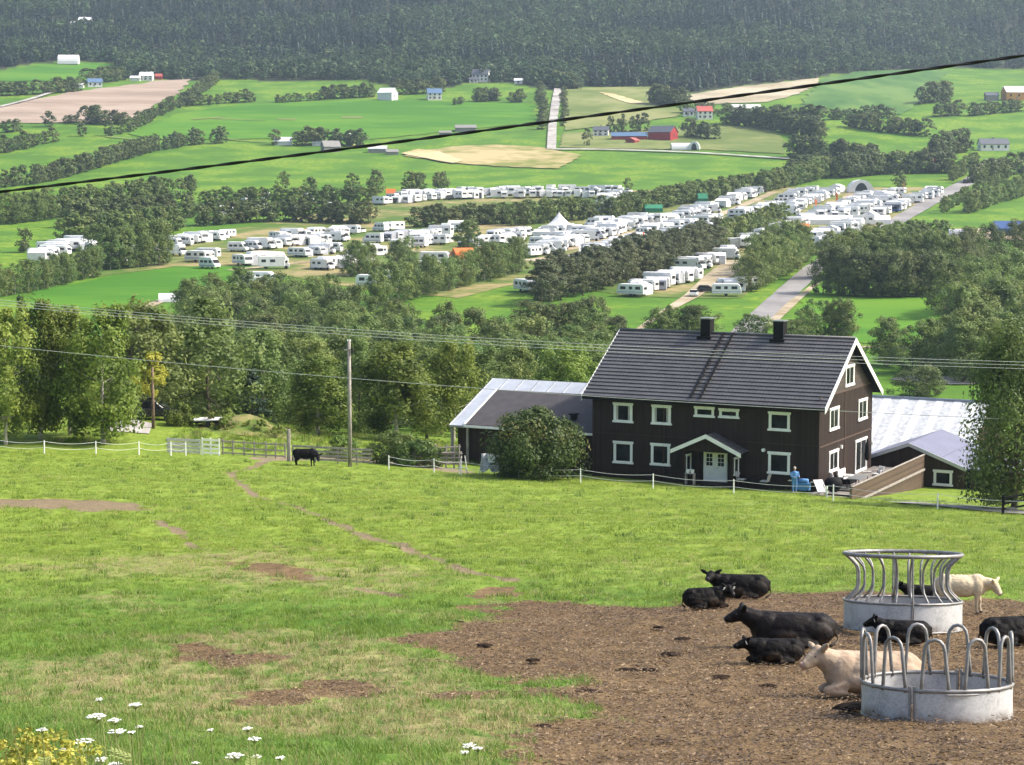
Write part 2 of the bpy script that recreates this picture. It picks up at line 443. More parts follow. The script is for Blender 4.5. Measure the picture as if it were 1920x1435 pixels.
def ribbon(name, px, w, mat, off=0.3, wp=None):
    pts = [Vector(p) for p in (wp or wpoly(px))]
    if not hasattr(w, '__len__'): w = [w] * len(pts)
    q = []; ww = []
    for i in range(len(pts) - 1):
        n = max(2, int((pts[i + 1] - pts[i]).length / 8))
        for k in range(n): q.append(pts[i].lerp(pts[i + 1], k / n)); ww.append(w[i] + (w[i + 1] - w[i]) * k / n)
    q.append(pts[-1]); ww.append(w[-1])
    for _ in range(2):
        q = [q[0]] + [(q[i - 1] + q[i] * 2 + q[i + 1]) / 4 for i in range(1, len(q) - 1)] + [q[-1]]
    vs = []; fs = []
    for i, p in enumerate(q):
        d = (q[min(i + 1, len(q) - 1)] - q[max(i - 1, 0)]).normalized(); nrm = Vector((-d.y, d.x))
        for k in range(4):
            c = p + nrm * ww[i] * (k / 3 - 0.5) * (1 + 0.03 * math.sin(i * 1.7 + k)); vs.append((c.x, c.y, g1(c.x, c.y) + off))
        if i:
            for k in range(3): fs.append(((i - 1) * 4 + k, (i - 1) * 4 + k + 1, i * 4 + k + 1, i * 4 + k))
    me = bpy.data.meshes.new(name); me.from_pydata(vs, [], fs); me.update()
    o = obj(name, me, mat=mat); tag(o, kind='structure'); return o

def fieldmat(name, a, b, c, scale=0.02, fine=0.3, stretch=(1, 1, 1)):
    t = NT(name); p = t.pos(*stretch)
    n1 = t.noise(scale, p, 3); n2 = t.noise(fine, p, 3)
    col = t.ramp(t.math('ADD', t.math('MULTIPLY', n1, 0.7), t.math('MULTIPLY', n2, 0.3)), [(0.41, a), (0.5, b), (0.59, c)])
    t.bsdf(col, 0.95, Specular_IOR_Level=0.1)
fieldmat('plough', (0.25, 0.19, 0.145), (0.31, 0.24, 0.185), (0.36, 0.285, 0.225), 0.03, 0.2, (0.25, 1, 1))
fieldmat('stubble', (0.17, 0.19, 0.05), (0.30, 0.26, 0.11), (0.40, 0.33, 0.17), 0.03, 0.12)
fieldmat('straw', (0.36, 0.29, 0.14), (0.46, 0.38, 0.2), (0.52, 0.44, 0.26))
fieldmat('olive', (0.11, 0.15, 0.04), (0.16, 0.19, 0.06), (0.22, 0.23, 0.09), 0.02, 0.1)
fieldmat('tanfield', (0.28, 0.24, 0.16), (0.36, 0.31, 0.21), (0.42, 0.37, 0.27))
fieldmat('lush', (0.05, 0.15, 0.014), (0.072, 0.185, 0.016), (0.105, 0.215, 0.02), 0.02, 0.12, (0.3, 1, 1))
fieldmat('striped', (0.05, 0.12, 0.03), (0.075, 0.155, 0.035), (0.12, 0.2, 0.05), 0.03, 0.08, (1.0, 0.22, 1))
fieldmat('campgrass', (0.075, 0.135, 0.025), (0.145, 0.165, 0.05), (0.28, 0.23, 0.11), 0.05, 0.25)
fieldmat('lane', (0.26, 0.21, 0.13), (0.33, 0.275, 0.185), (0.40, 0.34, 0.25), 0.08, 0.4)
fieldmat('asphalt', (0.20, 0.19, 0.185), (0.235, 0.225, 0.22), (0.27, 0.26, 0.25), 0.06, 0.5)
fieldmat('gravel', (0.28, 0.26, 0.24), (0.36, 0.34, 0.31), (0.44, 0.42, 0.39), 0.15, 1.2)

sheet('ploughed_field', [(-160, 225), (-20, 207), (150, 172), (300, 152), (358, 150), (330, 178), (262, 215), (240, 226), (160, 230), (-160, 236)], 'plough', 0.5)
sheet('hill_field', [(-160, 145), (-10, 140), (62, 124), (125, 119), (210, 122), (204, 140), (120, 153), (-160, 156)], 'lush', 0.5)
sheet('hay_field', [(756, 294), (800, 283), (850, 276), (930, 273), (1010, 277), (1092, 293), (1045, 318), (940, 314), (860, 308)], 'stubble', 0.5)
sheet('straw_field', [(752, 290), (785, 282), (825, 287), (868, 304), (850, 309), (790, 298)], 'straw', 0.8)
sheet('olive_field', [(1062, 166), (1222, 164), (1218, 190), (1275, 205), (1270, 220), (1150, 236), (1058, 246)], 'olive', 0.5)
sheet('straw_field', [(1120, 174), (1150, 178), (1215, 196), (1180, 196), (1150, 186)], 'straw', 0.8)
sheet('tan_field', [(1282, 180), (1400, 162), (1536, 147), (1527, 160), (1495, 178), (1440, 192), (1310, 198)], 'tanfield', 0.5)
sheet('olive_field', [(1310, 238), (1440, 238), (1475, 268), (1472, 290), (1330, 282), (1140, 280), (1050, 278), (1055, 250)], 'olive', 0.4)
sheet('striped_field', [(1500, 196), (1540, 150), (1600, 136), (1700, 132), (1790, 134), (1750, 160), (1730, 190), (1690, 216), (1590, 212)], 'striped', 0.5)
sheet('lush_field', [(330, 215), (470, 196), (700, 188), (1000, 196), (1008, 230), (860, 246), (700, 262), (450, 262), (300, 262), (240, 252)], 'lush', 0.4)
sheet('lush_field', [(60, 548), (180, 525), (330, 500), (470, 500), (430, 530), (330, 560), (210, 580), (60, 590)], 'lush', 0.12)
sheet('lush_field', [(1500, 545), (1560, 530), (1650, 555), (1752, 556), (1758, 610), (1740, 645), (1620, 645), (1500, 600)], 'lush', 0.12)
sheet('camp_ground', [(60, 505), (120, 470), (300, 455), (470, 425), (700, 375), (1050, 360), (1420, 352), (1770, 352), (1700, 405), (1560, 470), (1430, 490), (1390, 560), (1290, 560),
                      (1180, 556), (990, 530), (860, 560), (700, 545), (600, 530), (430, 505), (330, 500), (180, 520)], 'campgrass', 0.10)
ribbon('gravel_road', [(1048, 168), (1041, 200), (1036, 235), (1034, 282)], [6.5, 5.5, 5, 5], 'gravel', 0.9)
ribbon('gravel_road', [(1034, 282), (1120, 282), (1300, 288), (1480, 300)], 4, 'gravel', 0.8)
ribbon('road', [(1385, 650), (1408, 615), (1455, 570), (1525, 505), (1600, 458), (1695, 408), (1760, 370), (1838, 326), (1858, 300)], [6.5, 6.5, 6, 6, 6, 7, 8, 8, 7], 'asphalt', 0.3)
ribbon('road_verge', [(1440, 615), (1480, 575), (1535, 530)], [1.8, 2.4, 1.2], 'lane', 0.35)
ribbon('dirt_track', [(1190, 625), (1240, 590), (1300, 555), (1345, 520), (1390, 490)], [1.5, 2, 4, 7, 9], 'lane', 0.25)
for pl, w in [([(330, 475), (420, 465), (560, 478), (650, 468)], 3), ([(620, 470), (760, 470), (900, 480)], 4), ([(990, 490), (1080, 478), (1180, 462)], 6), ([(1060, 470), (1160, 445), (1230, 425)], 4),
              ([(1330, 410), (1395, 385), (1450, 362)], 4), ([(1470, 440), (1560, 395), (1600, 362)], 4), ([(1590, 435), (1650, 400), (1715, 362)], 5), ([(430, 508), (600, 490), (700, 480)], 3), ([(240, 592), (300, 565), (370, 545)], 3)]:
    ribbon('camp_lane', pl, w, 'lane', 0.2)
sheet('gravel_yard', [(1775, 437), (1790, 430), (1920, 430), (2050, 432), (2050, 452), (1850, 452), (1785, 465)], 'lane', 0.3)
sheet('gravel_yard', [(1668, 712), (1700, 706), (1790, 708), (1860, 715), (1850, 722), (1740, 722)], 'gravel', 0.15)
ribbon('dirt_track', [(1590, 652), (1700, 652), (1800, 648)], 2.5, 'lane', 0.15)
ribbon('gravel_road', [(0, 203), (60, 188), (110, 172)], 4, 'gravel', 1.1)
for pl, w in [([(420, 262), (500, 270), (660, 262)], 3), ([(200, 258), (240, 262), (270, 264)], 3), ([(360, 226), (420, 222)], 5), ([(400, 225), (500, 228)], 2), ([(520, 226), (555, 226)], 7), ([(640, 222), (680, 222)], 9)]:
    ribbon('worn_strip', pl, w * 0.8, 'olive', 0.7)
# ------------------------------------------------------------------ trees
leafmat('leaf_birch', (0.10, 0.15, 0.026), (0.185, 0.245, 0.045), (0.30, 0.35, 0.07), 0.42)
leafmat('leaf_alder', (0.085, 0.13, 0.036), (0.15, 0.205, 0.056), (0.23, 0.285, 0.08), 0.38)
leafmat('leaf_dark', (0.068, 0.092, 0.032), (0.12, 0.152, 0.05), (0.185, 0.22, 0.07), 0.35)
leafmat('leaf_row', (0.075, 0.102, 0.038), (0.12, 0.153, 0.053), (0.18, 0.215, 0.075), 0.35)
leafmat('leaf_yellow', (0.22, 0.25, 0.03), (0.38, 0.39, 0.045), (0.52, 0.50, 0.08), 0.4, 0.0)
leafmat('leaf_pine', (0.07, 0.088, 0.042), (0.115, 0.138, 0.062), (0.18, 0.195, 0.088), 0.3, 0.06)
leafmat('leaf_spruce', (0.022, 0.044, 0.030), (0.038, 0.068, 0.042), (0.062, 0.10, 0.056), 0.2, 0.15)
leafmat('leaf_wood', (0.045, 0.085, 0.036), (0.08, 0.13, 0.052), (0.125, 0.185, 0.072), 0.25, 0.15)
leafmat('leaf_bush', (0.04, 0.07, 0.018), (0.08, 0.12, 0.028), (0.19, 0.15, 0.05), 0.3, 0.0)
leafmat('leaf_midbirch', (0.085, 0.14, 0.04), (0.15, 0.215, 0.06), (0.24, 0.30, 0.085), 0.38)
simple('bark', (0.13, 0.10, 0.075), 0.9, 0.5, 6, bump=0.4)
simple('birch_bark', (0.42, 0.39, 0.34), 0.8, 0.55, 5, bump=0.3, stretch=(1, 1, 0.5))

def leaves(rng, c, nrm, size, tint):
    n = len(c)
    nrm = nrm / (np.linalg.norm(nrm, axis=1, keepdims=True) + 1e-9)
    a = rng.normal(size=(n, 3)); t = np.cross(nrm, a); t /= np.linalg.norm(t, axis=1, keepdims=True) + 1e-9
    b = np.cross(nrm, t); s = size[:, None]
    v = np.stack([c - t * s * 0.55, c + b * s * 0.33, c + t * s * 0.55, c - b * s * 0.33], 1).reshape(-1, 3)
    f = np.arange(4 * n).reshape(n, 4)
    return v, f, np.repeat(tint, 4)
def crown(seed, H=10, Wd=6, base=0.18, ncl=60, nl=80, ls=0.32, droop=0.0, shape='oval', rough=0.35, gap=0.0):
    rng = np.random.default_rng(seed)
    t = base + (1 - base) * rng.random(ncl) ** (0.9 if shape != 'cone' else 1.15)
    tt = (t - base) / (1 - base)
    if shape == 'oval': rp = np.sin(np.pi * np.clip(tt, 0, 1) ** 0.75 * 0.93 + 0.07) ** 0.65
    elif shape == 'birch': rp = np.clip(np.sin(np.pi * (0.10 + 0.80 * tt)), 0.02, 1) ** 0.5 * (1.03 - 0.16 * tt)
    elif shape == 'cone': rp = (1.02 - tt) ** 0.8
    else: rp = np.sqrt(np.clip(1 - (1.6 * tt - 0.6) ** 2, 0.02, 1))
    ang = rng.random(ncl) * 2 * np.pi
    ph = rng.random(6) * 6.28
    lob = 1 + rough * (0.5 * np.sin(2 * ang + ph[0] + 4 * t) + 0.4 * np.sin(3 * ang + ph[1] - 7 * t) + 0.4 * np.sin(5 * ang + 9 * t + ph[2])) * 0.8
    rho = Wd / 2 * rp * lob * (rng.random(ncl) ** 0.38)
    c = np.stack([rho * np.cos(ang), rho * np.sin(ang), t * H], 1)
    cr = Wd * 0.105 * rng.uniform(0.65, 1.35, ncl) * (0.55 + 0.45 * rp)
    k = np.repeat(np.arange(ncl), nl)
    d = rng.normal(size=(len(k), 3)); d *= (rng.random(len(k)) ** 0.33 / np.linalg.norm(d, axis=1))[:, None] * 1.45
    p = c[k] + d * cr[k][:, None] * np.array([1, 1, 0.8])
    if droop: p[:, 2] -= droop * np.abs(rng.normal(size=len(k))) * cr[k] * 1.3
    p[:, 2] = np.maximum(p[:, 2], 0.06 * H)
    ax = np.stack([p[:, 0], p[:, 1], (p[:, 2] - 0.5 * H) * 0.6], 1); ax /= np.linalg.norm(ax, axis=1, keepdims=True) + 1e-6
    nrm = d * 0.8 + ax * 0.55 + np.array([0, 0, 0.35]) + rng.normal(size=p.shape) * 0.55
    tint = np.clip(rng.random(ncl)[k] * 0.6 + rng.random(len(k)) * 0.4 + 0.0, 0, 1)
    return c, leaves(rng, p, nrm, ls * rng.uniform(0.6, 1.3, len(k)), tint)
def trunk(seed, H, c, r0=0.16, top=0.8, nlimb=14, lean=0.03, n=7, stems=1):
    rng = random.Random(seed); mb = MB()
    for s in range(stems):
        ox = rng.uniform(-.5, .5) * (stems > 1); oy = rng.uniform(-.5, .5) * (stems > 1)
        lx = rng.uniform(-lean, lean) * H + ox * 2; ly = rng.uniform(-lean, lean) * H + oy * 2
        pts = []; rr = []
        for i in range(8):
            t = i / 7; pts.append((ox + (lx - ox) * t + rng.uniform(-.05, .05) * (i > 0), oy + (ly - oy) * t + rng.uniform(-.05, .05) * (i > 0), -0.4 + (top * H + 0.4) * t))
            rr.append(r0 * (1.25 if i == 0 else 1) * (1 - 0.86 * t))
        mb.tube(pts, rr, n)
        idx = list(range(len(c))); rng.shuffle(idx)
        for j in idx[:nlimb]:
            q = Vector(c[j]); h = max(0.2 * H, min(q.z - 0.12 * H, top * H * 0.95)); t = (h + .4) / (top * H + .4)
            b = Vector((ox + (lx - ox) * t, oy + (ly - oy) * t, h)); m = b.lerp(q, 0.5) + Vector((0, 0, -0.02 * H))
            rb = r0 * (1 - 0.86 * t) * 0.55
            mb.tube([b, m, q], [rb, rb * 0.6, rb * 0.2], 4, caps=False)
    return mb.mesh('trunk', smooth=True)
PROTO = {}
def proto(key, leaf, bark, n, seed0, tk=None, **kw):
    L = []
    for i in range(n):
        c, (v, f, ti) = crown(seed0 + i, **kw)
        me = mesh_np('crown', v, f, ti); me.materials.append(M[leaf])
        tm = trunk(seed0 + i, kw.get('H', 10), c, **(tk or {})); tm.materials.append(M[bark])
        L.append((me, tm, kw.get('Wd', 6), kw.get('H', 10)))
    PROTO[key] = L
proto('hero_birch', 'leaf_birch', 'birch_bark', 4, 100, dict(r0=0.17, nlimb=26), H=10, Wd=5.2, base=0.16, ncl=95, nl=115, ls=0.26, droop=0.9, shape='birch', rough=0.45)
proto('hero_alder', 'leaf_alder', 'bark', 4, 120, dict(r0=0.17, nlimb=22), H=10, Wd=5.6, base=0.10, ncl=100, nl=130, ls=0.22, droop=0.5, shape='oval', rough=0.45)
proto('hero_dark', 'leaf_dark', 'bark', 3, 140, dict(r0=0.2, nlimb=22), H=10, Wd=7, base=0.06, ncl=110, nl=150, ls=0.2, droop=0.5, shape='oval', rough=0.4)
proto('mid_birch', 'leaf_midbirch', 'birch_bark', 4, 200, dict(r0=0.15, nlimb=9, n=5), H=10, Wd=5.4, base=0.1, ncl=60, nl=80, ls=0.31, droop=0.6, shape='birch', rough=0.45)
proto('mid_alder', 'leaf_alder', 'bark', 6, 220, dict(r0=0.15, nlimb=8, n=5), H=10, Wd=6.4, base=0.06, ncl=60, nl=80, ls=0.31, droop=0.3, shape='oval', rough=0.45)
proto('mid_dark', 'leaf_dark', 'bark', 4, 240, dict(r0=0.15, nlimb=8, n=5), H=10, Wd=7.2, base=0.03, ncl=62, nl=78, ls=0.33, droop=0.3, shape='oval', rough=0.4)
proto('mid_pine', 'leaf_pine', 'bark', 4, 260, dict(r0=0.14, nlimb=8, n=5), H=10, Wd=4.6, base=0.12, ncl=64, nl=75, ls=0.28, droop=0.1, shape='oval', rough=0.35)
proto('mid_spruce', 'leaf_spruce', 'bark', 2, 270, dict(r0=0.14, nlimb=8, n=5), H=10, Wd=4.4, base=0.04, ncl=60, nl=46, ls=0.38, droop=0.5, shape='cone', rough=0.15)
proto('far_row', 'leaf_row', 'bark', 6, 300, dict(r0=0.16, nlimb=3, n=4), H=10, Wd=6.4, base=0.04, ncl=44, nl=22, ls=0.8, droop=0.2, shape='oval', rough=0.28)
proto('far_alder', 'leaf_alder', 'bark', 4, 320, dict(r0=0.16, nlimb=3, n=4), H=10, Wd=6.2, base=0.05, ncl=44, nl=22, ls=0.8, droop=0.3, shape='oval', rough=0.28)
proto('far_dark', 'leaf_dark', 'bark', 4, 340, dict(r0=0.16, nlimb=3, n=4), H=10, Wd=6.8, base=0.03, ncl=44, nl=22, ls=0.8, droop=0.2, shape='oval', rough=0.28)
proto('right_alder', 'leaf_alder', 'bark', 1, 180, dict(r0=0.2, nlimb=34), H=10, Wd=6.4, base=0.14, ncl=170, nl=150, ls=0.2, droop=1.2, shape='birch', rough=0.3)
proto('yellow', 'leaf_yellow', 'bark', 1, 360, dict(r0=0.1, nlimb=18), H=10, Wd=5.4, base=0.42, ncl=40, nl=60, ls=0.42, droop=0.2, shape='oval', rough=0.6)

NAMES = {'birch': 'birch_tree', 'alder': 'broadleaf_tree', 'dark': 'dark_leafed_tree', 'pine': 'pine_tree', 'spruce': 'spruce_tree', 'row': 'hedgerow_tree', 'field': 'leafy_tree', 'bushy': 'bushy_tree', 'yellow': 'yellow_tree'}
CATS = {'pine': 'pine tree', 'spruce': 'spruce tree', 'birch': 'birch tree'}
trng = random.Random(11)
def tree(key, X, Y, H, Wd, label, group=None, z=None):
    me, tm, w0, h0 = PROTO[key][trng.randrange(len(PROTO[key]))]
    kind = key.split('_')[-1]
    t = thing(NAMES[{'far_alder': 'field', 'far_dark': 'bushy'}.get(key, kind)], label, CATS.get(kind, 'tree'), (X, Y, (g1(X, Y) if z is None else z) - 0.1), trng.uniform(0, 6.28), group)
    t.scale = (Wd / w0, Wd / w0, H / h0)
    obj('trunk', tm, t); obj('crown', me, t)
    return t
def tree_px(key, px, Y, top, wpx, label, group=None):
    X = X_at(px, Y); p = P3(px, top, Y); z = g1(X, Y)
    return tree(key, X, Y, max(2.0, p.z - z), wpx * Y / FPX, label, group, z)

HERO = [
 ('hero_birch', 8, 147, 578, 120, 'yellow-green birch cut by the left frame edge, behind the white tape fence'),
 ('hero_birch', 74, 150, 560, 105, 'olive birch second from the left edge behind the white tape fence'),
 ('hero_birch', 128, 152, 572, 100, 'birch with dark pale-flecked trunk third from the left behind the tape fence'),
 ('hero_birch', 192, 149, 570, 150, 'broad bright yellow-green birch left of the black car'),
 ('mid_spruce', 45, 162, 540, 75, 'dark spruce poking up between the leftmost birches'),
 ('hero_dark', 325, 176, 590, 190, 'big dark olive tree behind the black car and yellow tree'),
 ('hero_dark', 395, 182, 600, 120, 'dark round tree just left of the grey-green birch above the grassy mound'),
 ('hero_alder', 488, 184, 612, 135, 'grey-green leafy tree behind the grassy mound'),
 ('mid_spruce', 472, 172, 690, 80, 'low dark spruce at the foot of the grey-green tree by the mound'),
 ('hero_birch', 595, 163, 665, 125, 'drooping olive birch directly behind the standing black cow'),
 ('hero_birch', 742, 167, 642, 150, 'tall hanging birch just right of the wooden utility pole'),
 ('hero_alder', 672, 178, 632, 110, 'leafy green tree directly behind the wooden utility pole'),
 ('hero_birch', 850, 174, 640, 105, 'birch left of the grey roofed garage, above the log fence'),
 ('hero_alder', 800, 188, 650, 110, 'green tree in the gap between the two hanging birches near the garage'),
 ('hero_alder', 905, 200, 655, 105, 'green tree rising right behind the left end of the garage roof'),
 ('hero_alder', 962, 208, 640, 100, 'pointed green tree behind the middle of the garage roof'),
 ('hero_birch', 1062, 203, 648, 120, 'pale green rounded tree behind the right end of the garage roof'),
 ('hero_alder', 1010, 222, 632, 100, 'green tree between pointed tree and pale tree behind the garage'),
 ('hero_alder', 560, 200, 615, 115, 'green tree left of the hanging birch behind the standing cow'),
 ('hero_dark', 250, 172, 575, 120, 'dark tree filling the gap between the bright birch and the yellow tree'),
 ('right_alder', 1908, 123.5, 598, 200, 'large full tree with drooping branches right of the barns, cut by the frame'),
 ('yellow', 284, 158, 662, 72, 'small sparse yellow-leaved tree beside the black car'),
]
for k, px, Y, top, w, lab in HERO: tree_px(k, px, Y, top, w, lab)

def row(px, n, h, key, where, wf=0.7, group=None, jit=1.0):
    if n > 3 and key.startswith('far'): n = int(n * (1.08 if key == 'far_dark' else 1.35)); wf *= 1.1 if key == 'far_dark' else 0.95
    pts = [W(*p) for p in px]; L = [0]
    if len(pts) == 1: pts = pts * 2
    for a, b in zip(pts, pts[1:]): L.append(L[-1] + (b - a).length)
    pos = []
    for i in range(n):
        s = (i + 0.5 + trng.uniform(-.25, .25)) / n * L[-1]
        k = max([j for j in range(len(L) - 1) if L[j] <= s] or [0])
        p = pts[k].lerp(pts[k + 1], (s - L[k]) / max(L[k + 1] - L[k], 1e-6)); pos.append(p)
    pos.sort(key=lambda p: p.x / p.y)
    kind = {'pine': 'pine', 'spruce': 'spruce', 'birch': 'birch'}.get(key.split('_')[-1], 'tree')
    for i, p in enumerate(pos):
        H = trng.uniform(*h)
        lab = f'{ordinal(i + 1)} {kind} from left in {where}' if n > 1 else where
        tree(key, p.x + trng.uniform(-jit, jit), p.y + trng.uniform(-jit, jit), H, H * wf * trng.uniform(0.85, 1.2), lab, ('trees of ' + where) if n > 1 else None)
